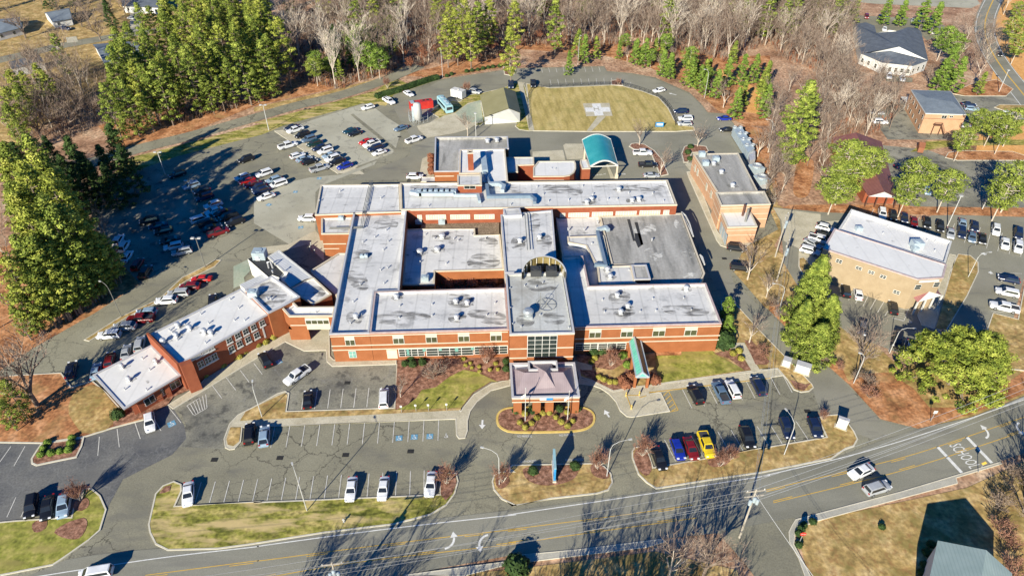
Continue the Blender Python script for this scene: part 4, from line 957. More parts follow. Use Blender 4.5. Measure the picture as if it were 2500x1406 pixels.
for u in (.8, 4.3, L-5.6, L-.9):
    q = pw.pt(u+.2, 1.6, -.65); mb = MB(); mb.box(q, (1.5, 1.3, 3.2), math.atan2(pw.d.y, pw.d.x)); obj('pier', mb, M['brick'], PC)
bk = [(o2[i]) for i in range(4)]
for u in (.8, 4.3, L-5.6, L-.9):
    q = Vector(pw.pt(u, 1.6, -9.6)); mb = MB(); mb.box(q, (1.3, 1.3, 3.2), math.atan2(pw.d.y, pw.d.x)); obj('pier', mb, M['brick'], PC)
u0, z1 = pw.hit(*pts('d 552,988')[0]); u1, z0 = pw.hit(*pts('d 700,1010')[0])
mb = MB(); pw.rect(mb, u0, (u0+u1)/2, z0, z1, .12, 0); pw.rect(mb, (u0+u1)/2+.002, u1, z0, z1, .122, 1)
u = u0
tmpz = (z0+z1)/2-.17
q = Vector(pw.pt(u0+.15, tmpz, .135)); 
obj('name_board', mb, [M['white_wall'], M['sign_blue']], PC)
# ---------------- green-roofed walkway
WK = thing('covered_walkway', 'narrow gabled walkway with green roof panels leading to the lower hospital wing', 'walkway', tuple(w1('h 1100,900')))
zr, ze = 4.6, 3.4
A0, A1 = wp('h 955,300 1120,300', ze); F0, F1 = wp('h 1060,855 1250,855', ze); r0 = w1('h 1025,258', zr); r1 = w1('h 1155,785', zr)
mb = MB(); mb.face([A0, F0, r1, r0][::-1]); obj('roof_panel', mb, M['teal_panel'], WK)
mb = MB(); mb.face([F1, A1, r0, r1][::-1]); obj('roof_glazing', mb, M['canopy_glass'], WK)
mb = MB(); mb.face([F0, F1, r1]); mb.face([A1, A0, r0]); obj('gable', mb, M['teal_panel'], WK)
mb = MB()
for a, b in ((A0, F0), (F0, F1), (F1, A1), (r0, r1), (F0, r1), (F1, r1)): mb.bar(a, b, .28, .3)
obj('gutter', mb, M['duct_light'], WK)
for a in (A0.lerp(F0, .15), A0.lerp(F0, .5), A0.lerp(F0, .95), A1.lerp(F1, .15), A1.lerp(F1, .5), A1.lerp(F1, .95)):
    mb = MB(); mb.box((a.x, a.y, 1.65), (.5,.5,3.3)); obj('pier', mb, M['brick'], WK)
# ---------------- ambulance canopy
AC = thing('ambulance_canopy', 'teal barrel-vaulted metal canopy over the ambulance drive behind the hospital', 'canopy', tuple(w1('b 880,600')))
bl, br, fr_, fl_ = wp('b 632,218 992,208 1088,542 735,555', 4.6)
mb = MB(); mbw = MB(); NS = 14; rise = 1.7
rows = []
for j in range(2):
    a, b = (bl, br) if j == 0 else (fl_, fr_)
    rows.append([a.lerp(b, i/NS)+Vector((0,0,rise*math.sin(math.pi*i/NS))) for i in range(NS+1)])
for i in range(NS):
    mb.face([rows[1][i], rows[1][i+1], rows[0][i+1], rows[0][i]])
    mb.face([v-Vector((0,0,.12)) for v in (rows[0][i], rows[0][i+1], rows[1][i+1], rows[1][i])])
obj('vaulted_roof', mb, M['teal'], AC, smooth=False)
mb = MB()
for rw_ in rows:
    for a, b in zip(rw_, rw_[1:]): mb.bar(a-Vector((0,0,.06)), b-Vector((0,0,.06)), .3, .35)
for a, b in ((bl, fl_), (br, fr_), (bl, br), (fl_, fr_)): mb.bar(a-Vector((0,0,.1)), b-Vector((0,0,.1)), .2, .25)
obj('edge_beam', mb, M['frame'], AC)
for a in (bl.lerp(fl_, .35), bl.lerp(fl_, .95), br.lerp(fr_, .35), br.lerp(fr_, .95)):
    mb = MB(); mb.box((a.x, a.y, 2.3), (.45,.45,4.6)); mb.box((a.x, a.y, .7), (.9,.9,1.4)); obj('post', mb, M['cream'], AC)

# ---------------- west annex, portico block, plant connector
AN = thing('clinic_annex', 'long two-storey red brick annex with a plain white roof, left of the hospital', 'annex', tuple(w1('l 900,1000')))
an = block(AN, 'l 500,852 1230,487 1460,690 735,1100', 6.4, 'brick_red', 'roof_bright', .12, .2, coping='trim', z0=-.1)
ap = wp('l 735,1100 1460,690', 6.4); fa = Wall(ap[0], ap[1], AN)
for row_, dz in (((905,1100),(963,1068),(1015,1040),(1155,975),(1220,935),(1290,900),(1360,865)), .75), (((828,1040),(880,1018),(935,990),(985,965),(1135,905),(1205,868),(1270,835),(1335,800),(1405,765)), .7):
    for x, y in row_:
        u, z = fa.hit(220+x*.2987, 560+y*.2987); w_ = fa.window(u-.6, u+.6, z-dz, min(z+dz, 6.1), nx=2, nz=2, glass='glass', fr=.1)
        mb = MB(); fa.rect(mb, u-.7, u+.7, z-dz-.28, z-dz-.02, .16); obj('sill', mb, M['frame'], w_)
fa.wpx('l 1402,800 1440,880', nx=1, nz=1, glass='white_wall')
py = ccw([(q.x, q.y) for q in wp('l 722,1092 818,1058 835,1085 740,1122', 7.2)])
mb = MB(); mb.prism(py, 0, 7.2); obj('end_pylon', mb, M['brick_red'], AN)
mb = MB(); e = wp('l 465,845 715,1095', 7.0); mb.bar(e[0]-Vector((0,0,3.5)), e[1]-Vector((0,0,3.5)), .4, 7.0); obj('end_wall', mb, M['brick_red'], AN)
vents(AN, 'l 720,795 815,815 935,845 990,855 705,875 600,925', 6.3, 'fan', .9)
vents(AN, 'l 905,695 970,770 1180,745 1265,745 1145,575 1215,645 945,930 715,905 650,828 780,785 670,840', 6.3, 'vent', .8)
mb = MB(); pp = Wall(py[0], py[1], AN)
WP_ = thing('entry_pavilion', 'low flat white-roofed pavilion at the left end of the brick annex', 'pavilion', tuple(w1('l 400,1200')))
pv = block(WP_, '- 227,915 370,842 441,915 302,998', 4.0, 'brick_red', 'roof_bright', .1, .15, z0=3.5, coping='trim')
mb = MB(); mb.poly([(x, y, 3.5) for x, y in pv], up=False); obj('soffit', mb, M['cream'], WP_)
cc = [(q.x, q.y) for q in wp('- 262,925 368,864 425,920 330,978', 3.5)]
mb = MB(); mb.walls([(x, y, 3.5) for x, y in ccw(cc)], 0); obj('wall', mb, M['brick_red'], WP_)
q = wp('- 330,978 425,920', 3.5); pwv = Wall(q[0], q[1], WP_)
for k in range(3): pwv.window(1.2+k*2.6, 3.2+k*2.6, .9, 2.6, nx=2, nz=1)
for s in ('I 960,190', 'I 1195,70', 'I 1130,100'):
    c = w1(s, 2); mb = MB(); mb.box((c.x, c.y, 1.7), (.9, .5, 3.5), R(40)); obj('pier', mb, M['brick_red'], WP_)
vents(WP_, 'l 265,1130 540,1090 320,1235', 3.9, 'fan', .7); vents(WP_, 'l 430,1060 490,1150 285,1310 465,1315', 3.9, 'vent', .8)
CN = thing('service_block', 'stained white-roofed brick block with a corrugated roof joining annex and hospital', 'service block', tuple(w1('c 500,1000')))
block(CN, 'c 143,712 492,540 842,802 738,858 600,935 442,1012', 7.2, 'brick', 'roof_white', .45, .35, coping='trim')
block(CN, 'c 178,322 300,262 430,300 640,490 580,560 490,525 445,555', 4.6, 'white_wall', 'roof_black', .08, .15, coping=None)
block(CN, 'c 432,296 578,215 1005,555 725,692 650,600 720,500 640,490', 5.0, 'white_wall', 'roof_corr', .05, .1, coping='frame')
block(CN, 'c 575,545 650,500 770,600 830,625 725,688 640,610', 4.2, 'white_wall', 'roof_corr', .05, .1, coping=None)
block(CN, 'c 78,650 378,510 440,560 145,705', 3.8, 'white_wall', 'roof_corr', .05, .1, coping=None)
vents(CN, 'c 345,305', 4.6, 'unit', 1.8); vents(CN, 'c 320,330', 4.6, 'fan', 1.2)
vents(CN, 'c 500,500 430,840 480,845', 6.8, 'vent', 1); vents(CN, 'c 260,790', 6.8, 'unit', 1.2)
mb = MB(); p = w1('c 450,440', 4.6); mb.tube([p, p+Vector((0,0,1.6)), p+Vector((.8,-.2,2.0)), p+Vector((1.0,-.3,.2))], .18, 6); obj('flue', mb, M['vent'], CN)

stain('c 200,640 500,590 720,800 600,900 430,960 260,760', 6.775, parent=CN)
stain('c 960,680 1100,640 1200,760 1060,840', 4.675, parent=CN)
# ---------------- plant building right of the hospital
PB = thing('plant_building', 'peach block service building with grey roof and steel stacks, right of the hospital', 'building', tuple(w1('i 800,600')))
m1 = block(PB, '- 1693,376 1802,374 1850,467 1752,470', 6.2, 'peach', 'roof_grey', .2, .4, coping='cream')
m2 = block(PB, '- 1747,470 1866,467 1881.6,498.6 1760.7,502', 6.9, 'peach', 'roof_grey', .45, .35, coping='cream')
m3 = block(PB, '- 1759.5,516.7 1831,514 1849,553 1776,555', 4.8, 'peach', 'roof_bright', .12, .2, coping='cream')
mb = MB()
for p2, z in ((m1, (3.0, 5.2)), (m2, (2.6, 4.2, 6.0)), (m3, (2.4, 3.8))):
    for i in range(len(p2)):
        a, b = p2[i], p2[(i+1) % len(p2)]; w_ = Wall(a, b, PB)
        for zz in z: w_.band(mb, 0, w_.L, zz, .14, .03)
obj('cream_band', mb, M['cream'], PB)
q = wp('- 1693,376 1752,470', 6.2); ww = Wall(q[0], q[1], PB)
for u in (2.5, 5.0, 13, 17, 19.5, 22, 25, 27.5): ww.window(u, u+1.2, 2.4, 4.4, nx=1, nz=2, glass='blind') if u < ww.L-2 else None
q = wp('- 1759.5,516.7 1776,555', 4.8); ww = Wall(q[0], q[1], PB)
for k in range(3): ww.window(2.0+k*2.2, 3.8+k*2.2, .3, 3.2, nx=1, nz=4, glass='duct_light', frame='duct_light')
for s, h in (('i 1045,440', 3.2), ('i 1075,500', 3.6)):
    p = w1(s, 4.7); mb = MB(); mb.tube([(p.x, p.y, 4.6), (p.x, p.y, 4.7+h)], .28, 10); obj('flue_stack', mb, M['rust'] if h < 3.4 else M['pole_dark'], PB)
vents(PB, 'C 1525,1240 1605,1335 1470,1180', 6.0, 'fan', 1.1); vents(PB, 'C 1485,1150 1385,1115 1410,1180', 6.0, 'unit', 1.1)

# ---------------- gabled green-roofed hall behind
GH = thing('garage_hall', 'white-walled hall with an olive gabled metal roof beside the helipad lawn', 'hall', tuple(w1('k 1900,900')))
ze, zr = 3.4, 6.2
e = wp('k 1592,602 1655,912', ze-.6); rg = wp('k 1930,490 2003,788', zr); e2 = wp('k 2098,545 2175,852', ze)
mb = MB(); mb.face([e[1], rg[1], rg[0], e[0]][::1]); mb.face([rg[1], e2[1], e2[0], rg[0]]); 
mb.face([v-Vector((0,0,.15)) for v in (e[0], rg[0], rg[1], e[1])]); mb.face([v-Vector((0,0,.15)) for v in (rg[0], e2[0], e2[1], rg[1])])
obj('roof', mb, M['roof_olive'], GH)
def inset(a, b, t): return a.lerp(b, t)
mb = MB()
A, Bc, C_, D_ = e[0].lerp(e2[0], .02), e2[0].lerp(e[0], .02), e2[1].lerp(e[1], .02), e[1].lerp(e2[1], .02)
fr = [D_, C_]
def wallq(a, b, za, zb): mb.face([(a.x, a.y, 0), (b.x, b.y, 0), (b.x, b.y, zb), (a.x, a.y, za)])
rm = (rg[1]*.985+rg[0]*.015); rmb = (rg[0]*.985+rg[1]*.015)
f0, f1 = D_.lerp(A, .015), C_.lerp(Bc, .015)
mb.face([(f0.x, f0.y, 0), (f1.x, f1.y, 0), (f1.x, f1.y, ze-.2), (rm.x, rm.y, zr-.2), (f0.x, f0.y, ze-.8)])
b0, b1 = A.lerp(D_, .015), Bc.lerp(C_, .015)
mb.face([(b1.x, b1.y, 0), (b0.x, b0.y, 0), (b0.x, b0.y, ze-.8), (rmb.x, rmb.y, zr-.2), (b1.x, b1.y, ze-.2)])
wallq(b0, f0, ze-.8, ze-.8); wallq(f1, b1, ze-.2, ze-.2)
obj('wall', mb, M['white_wall'], GH)
gw = Wall(f0, f1, GH); gw.wpx('k 1978,880 2022,935', nx=2, nz=2); gw.wpx('k 1985,845 2060,852', nx=1, nz=1, glass='dark') if False else None

# ---------------- tan office building, right
EB = thing('tan_office', 'tan brick two-storey office with a white split-level roof, among the parking lots on the right', 'office', tuple(w1('H 900,700')))
block(EB, 'H 640,150 1358,378 1312,535 545,298', 7.4, 'tan_brick', 'roof_bright', .6, .35, coping='frame')
e1 = block(EB, 'H 520,288 1322,545 1298,638 1115,650 440,430', 8.2, 'tan_brick', 'roof_bright', .06, .15, coping='coping_mauve')
q = wp('H 440,430 1115,650', 8.2); ew = Wall(q[0], q[1], EB)
for s in ('H 535,500 570,540', 'H 675,552 712,588', 'H 765,582 800,618', 'H 850,612 885,650', 'H 945,722 982,762'): ew.wpx(s, nx=2, nz=2, glass='glass')
q = wp('H 1115,650 1298,638', 8.2); ew2 = Wall(q[0], q[1], EB); mb = MB(); ew2.bpx(mb, 'H 1122,675 1270,652', .5); obj('name_band', mb, M['white_wall'], EB)
for s in ('H 1100,690 1130,720', 'H 1235,672 1262,702'): ew2.wpx(s, nx=1, nz=2)
zp = 4.2
b0, b1, c0, c1 = w1('H 1068,762', 3.2), w1('H 1115,815', 3.2), w1('H 1290,765', 3.2), w1('H 1245,715', 3.2)
r0, r1 = w1('H 1190,700', 4.6), w1('H 1205,770', 4.4)
r0 = w1('H 1145,725', 4.7); 
mb = MB(); rA = w1('H 1187,700', 4.7); rB = w1('H 1200,735', 4.6)
mb.face([b1, rB, rA, b0]); mb.face([rB, c0, c1, rA]); obj('porch_roof', mb, M['roof_pink'], EB)
mb = MB(); mb.face([b1, c0, rB]); obj('porch_gable', mb, M['frame'], EB)
for a in (b1, b1.lerp(c0, .33), b1.lerp(c0, .66), c0):
    mb = MB(); mb.box((a.x, a.y, 1.6), (.3,.3,3.2)); obj('porch_post', mb, M['frame'], EB)
vents(EB, 'H 1100,420', 6.8, 'unit', 1.5); vents(EB, 'H 1090,445 690,300', 6.8, 'unit', .9); vents(EB, 'H 900,275 1240,385 1180,375 865,325 1235,450', 6.8, 'vent', .8)

# ---------------- brick medical office, upper right
OB = thing('brick_office', 'two-storey peach brick office with grey-blue shingle roof and outside stair, upper right', 'office', tuple(w1('D 1250,850')))
b2 = block(OB, 'D 1068,645 1352,656 1462,822 1172,812', 6.6, 'peach', 'roof_greyblue', 0, .1, coping='frame', cw=.25)
mb = MB(); base = [(x, y, 6.65) for x, y in b2]; rr_ = wp('D 1180,700 1370,730', 7.6)
for i in range(4):
    a, b = base[i], base[(i+1) % 4]; 
    k = [min(rr_, key=lambda r: (r.x-v[0])**2+(r.y-v[1])**2) for v in (a, b)]
    mb.face([a, b, k[1]] if k[0] is k[1] else [a, b, k[1], k[0]])
obj('roof_slope', mb, M['roof_greyblue'], OB)
q = wp('D 1172,812 1462,822', 6.6); ow = Wall(q[0], q[1], OB)
ow.wpx('D 1290,825 1318,850', nx=2); ow.wpx('D 1345,828 1365,845', nx=2); 
mb = MB(); u, z = ow.hit(*pts('D 1235,850')[0]); ow.band(mb, 0, ow.L, z, .12, .03); obj('string_course', mb, M['rust'], OB)
mb = MB(); u0, z0 = ow.hit(*pts('D 1235,855')[0]); u1, z1 = ow.hit(*pts('D 1310,905')[0])
mb.bar(ow.pt(u0, 3.3, .8), ow.pt(u0+2.2, 3.3, .8), 1.2, .12); mb.bar(ow.pt(u0+2.2, 3.3, .8), ow.pt(u1, .3, .8), 1.1, .2)
mb.bar(ow.pt(u0, 4.2, 1.4), ow.pt(u0+2.2, 4.2, 1.4), .08, .08); mb.bar(ow.pt(u0+2.2, 4.2, 1.4), ow.pt(u1, 1.2, 1.4), .08, .08)
for k in (0, 2.2): mb.bar(ow.pt(u0+k, 0, 1.3), ow.pt(u0+k, 4.2, 1.3), .12, .12)
obj('stair', mb, M['rust'], OB)
q = wp('D 1068,645 1172,812', 6.6); ow2 = Wall(q[0], q[1], OB)
for u in (2, 5.5, 9, 13, 17): 
    ow2.window(u, u+1.1, 4.2, 5.6, nx=1, nz=2); ow2.window(u, u+1.1, 1, 2.4, nx=1, nz=2)
mb = MB(); p = w1('D 1030,760'); mb.box((p.x, p.y, 2.4), (3.4, 4, .2)); 
for dx in (-1.5, 1.5): mb.box((p.x+dx, p.y-1.8, 1.2), (.15,.15,2.4))
obj('porch', mb, M['frame'], OB)

def gable_house(name, label, cat, s_eaves, ze, zr, roof, wall, along=0, over=.02):
    """four eave corners (ccw from near-left), ridge along the longer pair"""
    e = wp(s_eaves, ze); t = thing(name, label, cat, tuple((e[0]+e[2])/2*Vector((1,1,0)) if False else ((e[0].x+e[2].x)/2, (e[0].y+e[2].y)/2, 0)))
    if along: e = e[1:]+e[:1]
    r0 = (e[0]+e[3])/2; r1 = (e[1]+e[2])/2; r0.z = r1.z = zr
    mb = MB(); mb.face([e[0], e[1], r1, r0]); mb.face([e[2], e[3], r0, r1])
    for f in ([e[1], e[0], r0, r1], [e[3], e[2], r1, r0]): mb.face([v-Vector((0,0,.2)) for v in f])
    obj('roof', mb, M[roof], t)
    c = (e[0]+e[2])/2; k = [v.lerp(c, .06) for v in e]; ra = r0.lerp(c, .05); rb = r1.lerp(c, .05)
    mb = MB()
    for i, j, r in ((0,1,None), (1,2,rb), (2,3,None), (3,0,ra)):
        a, b = k[i], k[j]; q = [(a.x, a.y, 0), (b.x, b.y, 0), (b.x, b.y, ze-.15)]
        if r: q.append((r.x, r.y, zr-.35))
        q.append((a.x, a.y, ze-.15)); mb.face(q)
    obj('wall', mb, M[wall], t)
    w_ = Wall(k[0], k[1], t)
    n = int(w_.L/4)
    for i in range(n): w_.window(1.2+i*w_.L/n, 2.4+i*w_.L/n, 1.0, 2.2, nx=1, nz=2)
    return t
# white clinic with dark slate roofs
WC = thing('white_clinic', 'white-sided clinic under dark slate gables, set against the woods at upper right', 'clinic', tuple(w1('m 500,600')))
z0 = 4.0
EV = wp('m 178,560 310,615 400,655 720,690 880,632 805,330 770,300 570,325 470,310 340,345 320,270 230,235 115,255', z0)
mb = MB(); pk = w1('m 575,490', 7.2); pk2 = w1('m 540,330', 6.8); pkl = w1('m 225,240', 5.5); pkr = w1('m 670,285', 6.2)
mb.face([EV[0], pk, pk2, EV[9], EV[10], EV[12]]); 
mb.face([EV[4], EV[5], EV[6], pkr, pk2, pk]); mb.face([pkr, EV[7], pk2]); mb.face([EV[10], EV[11], EV[12]])
obj('roof', mb, M['roof_slate'], WC)
mb = MB(); q1 = w1('m 280,552', 4.9); q2 = w1('m 870,628', 4.6); r_ = w1('m 490,532', 5.6); r2_ = w1('m 620,545', 5.4)
mb.face([EV[0], EV[1], EV[2], EV[3], EV[4], r2_, r_]); obj('roof', mb, M['roof_slate'], WC)
mb = MB(); mb.face([q1, r_, r2_, q2, pk]); obj('gable', mb, M['white_wall'], WC)
mb = MB(); c = sum(EV, Vector())/len(EV); kk = [v.lerp(c, .015) for v in EV]
for i in range(len(kk)):
    a, b = kk[i], kk[(i+1) % len(kk)]; mb.face([(a.x, a.y, 0), (b.x, b.y, 0), (b.x, b.y, z0-.1), (a.x, a.y, z0-.1)])
obj('wall', mb, M['white_wall'], WC)
for i, n in ((0, 2), (1, 1), (2, 5), (3, 3)):
    a, b = kk[i], kk[i+1]; w_ = Wall(a, b, WC)
    for j in range(n): w_.window((j+.3)*w_.L/n, (j+.3)*w_.L/n+1.1, 1.0, 2.6, nx=1, nz=2)
# church
CH = thing('church_hall', 'maroon metal-roofed hall half hidden by pines at the right', 'hall', tuple(w1('p 400,500')))
mb = MB(); rp = wp('p 360,130 880,900', 5.5); rp[1] = w1('p 720,885', 5.0); el_ = wp('p 60,190 500,950', 3.4); er = wp('p 690,240 905,655', 3.4); pk = w1('p 365,125', 6.5); pe = w1('p 725,880', 5.0); el2 = w1('p 520,935', 3.2); er2 = w1('p 890,955', 3.2); e3 = w1('p 715,335', 3.4)
mb.face([el_[0], el2, pe, pk]); mb.face([pe, er2, e3, er[0], pk])
obj('roof', mb, M['roof_maroon'], CH)
mb = MB(); mb.face([el2+Vector((0,0,-.05)), er2+Vector((0,0,-.05)), pe]); obj('gable', mb, M['white_wall'], CH)
mb = MB(); kk = [el_[0], el2.lerp(el_[0], .06), er2.lerp(e3, .08), e3, er[0]]
for i in range(4):
    a, b = kk[i], kk[i+1]; mb.face([(a.x, a.y, 0), (b.x, b.y, 0), (b.x, b.y, 3.1), (a.x, a.y, 3.1)])
obj('wall', mb, M['brick_red'], CH)
for t_ in (0, .33, .66, 1):
    a = el2.lerp(er2, t_); mb = MB(); mb.box((a.x, a.y, 1.5), (.25,.25,3.0)); obj('porch_post', mb, M['rust'], CH)
# shed bottom right
SH = thing('corner_shed', 'building with a pale green metal gable roof cut by the bottom right edge', 'shed', tuple(w1('L 1500,1350')))
za = 5.2; a0, a1 = w1('L 1258,1150', za), w1('L 1180,1500', za); r0, r1 = w1('L 1605,1218', 7.2), w1('L 1540,1600', 7.2); c0, c1 = w1('L 1790,1385', za), w1('L 1790,1700', za)
mb = MB(); mb.face([a0, a1, r1, r0]); mb.face([r0, r1, c1, c0]); obj('roof', mb, M['roof_mint'], SH)
mb = MB(); 
for a, b, r in ((a0.lerp(r1, .03), a1, None), (c1, c0.lerp(r1, .03), None), (c0.lerp(r1, .03), a0.lerp(r1, .03), r0.lerp(r1, .03))):
    q = [(a.x, a.y, 0), (b.x, b.y, 0), (b.x, b.y, za-.15)]; 
    if r: q.append((r.x, r.y, 7.0))
    q.append((a.x, a.y, za-.15)); mb.face(q)
obj('wall', mb, M['white_wall'], SH)
# houses, upper left
gable_house('house', 'white house with grey roof above the street, second from the left edge', 'house', 'n 600,255 820,215 800,90 500,150', 2.9, 4.6, 'roof_greyblue', 'white_wall')
gable_house('house', 'grey-roofed house cut by the left edge of the picture', 'house', 'n -60,400 250,320 230,200 -100,230', 2.9, 4.6, 'roof_greyblue', 'white_wall')
gable_house('house', 'grey-roofed house with a white side wall, half hidden behind the pines', 'house', 'n 1190,720 1640,640 1560,470 1060,510', 3.0, 4.8, 'roof_greyblue', 'white_wall')
gable_house('house', 'small green-grey roofed house just below the street at the left', 'house', 'n 130,790 500,700 420,650 120,740', 3.4, 5.2, 'roof_slate', 'white_wall')
gable_house('house', 'dark-roofed house at the top edge behind the pines', 'house', 'n 1400,70 1850,90 1800,-60 1340,-60', 3.2, 5.0, 'roof_slate', 'white_wall')
gable_house('shed', 'small brown shed on the grass strip between the upper right lots', 'shed', 'D 1125,1052 1168,1058 1168,1020 1120,1015', 1.8, 2.6, 'tan_wood', 'tan_wood')
# ================================================================= VEHICLES
PAINT = {'white': (.74,.75,.76), 'black': (.012,.013,.016), 'navy': (.012,.022,.06), 'blue': (.012,.03,.30), 'silver': (.38,.40,.42), 'grey': (.11,.12,.13),
 'light blue': (.26,.36,.46), 'steel blue': (.10,.16,.24), 'red': (.50,.02,.015), 'dark red': (.18,.012,.015), 'yellow': (.72,.52,.02), 'dark green': (.012,.04,.035), 'teal': (.01,.05,.08), 'dark': (.016,.017,.02)}
for k, c in PAINT.items(): M['paint_'+k] = plain('car_paint_'+k.replace(' ', '_'), c, .28, .0, .6)
M['tyre'] = plain('tyre', (.02,.02,.02), .9); M['rim'] = plain('rim', (.45,.46,.47), .35, .6)
M['car_glass'] = plain('car_glass', (.02,.025,.03), .06, 0, .9)
M['lamp'] = plain('head_lamp', (.75,.77,.80), .2); M['tail'] = plain('tail_lamp', (.35,.01,.01), .3)
M['bed'] = plain('pickup_bed', (.05,.05,.055), .8)
SPEC = { # length, width, [stations x,z_top], cabin (x0,x1,x2,x3 at belt/roof), belt z, roof z, wheel r
 'sedan': dict(L=4.8, W=1.82, belt=.93, roof=1.42, st=[(-2.4,.55,.80),(-2.3,.84,.88),(-1.7,.98,.96),(1.0,.93,1.0),(1.9,.80,.97),(2.3,.66,.86),(2.4,.45,.72)], cab=(-1.75,-1.05,.35,1.15)),
 'suv': dict(L=4.75, W=1.9, belt=1.08, roof=1.72, st=[(-2.37,.6,.9),(-2.3,1.02,.95),(1.0,1.05,1.0),(1.9,.98,.97),(2.28,.85,.88),(2.37,.5,.76)], cab=(-2.25,-2.0,.45,1.25)),
 'pickup': dict(L=5.7, W=1.98, belt=1.12, roof=1.82, st=[(-2.85,.6,.95),(-2.8,1.12,.99),(-.9,1.12,1.0),(1.3,1.10,1.0),(2.4,1.05,.97),(2.75,.92,.9),(2.85,.5,.8)], cab=(-1.0,-.85,.75,1.45), bed=(-2.7,-1.05)),
}
SPEC['hatch'] = dict(L=4.3, W=1.78, belt=.98, roof=1.50, st=[(-2.15,.55,.85),(-2.08,.98,.93),(.9,.98,1.0),(1.7,.88,.96),(2.07,.72,.86),(2.15,.45,.72)], cab=(-2.05,-1.55,.35,1.1))
SPEC['wagon'] = dict(L=4.6, W=1.86, belt=1.03, roof=1.62, st=[(-2.3,.6,.86),(-2.22,1.0,.93),(-1.6,1.05,.99),(.9,1.0,1.0),(1.8,.9,.96),(2.2,.76,.86),(2.3,.48,.74)], cab=(-2.15,-1.45,.4,1.2))
SPEC['van'] = dict(L=5.1, W=1.98, belt=1.1, roof=1.78, st=[(-2.55,.6,.93),(-2.5,1.05,.97),(1.5,1.08,1.0),(2.1,.98,.97),(2.45,.8,.88),(2.55,.5,.78)], cab=(-2.5,-2.35,.9,1.8))
def body_mesh(sp):
    mb = MB(); hw = sp['W']/2; rings = []
    for x, zt, k in sp['st']:
        w = hw*k; zb = .24 if abs(x) < sp['L']/2-.3 else .36
        rings.append([(x,-w*.9,zb),(x,-w,zb+.16),(x,-w,zt-.14),(x,-w*.93,zt-.02),(x,-w*.5,zt+.03),(x,0,zt+.045),(x,w*.5,zt+.03),(x,w*.93,zt-.02),(x,w,zt-.14),(x,w,zb+.16),(x,w*.9,zb)])
    for a, b in zip(rings, rings[1:]):
        for i in range(len(a)-1): mb.face([a[i], b[i], b[i+1], a[i+1]])
    mb.face(rings[0]); mb.face(rings[-1][::-1])
    x0, x1, x2, x3 = sp['cab']; zb = sp['belt']-.06; zr = sp['roof']; w0 = hw*.92; w1_ = hw*.74
    lo = [(x0,-w0,zb),(x3,-w0,zb),(x3,w0,zb),(x0,w0,zb)]; up = [(x1,-w1_,zr-.05),(x2,-w1_,zr-.05),(x2,w1_,zr-.05),(x1,w1_,zr-.05)]
    for i in range(4): mb.face([lo[i], lo[(i+1) % 4], up[(i+1) % 4], up[i]])
    if 'bed' in sp:
        pass
    return mb
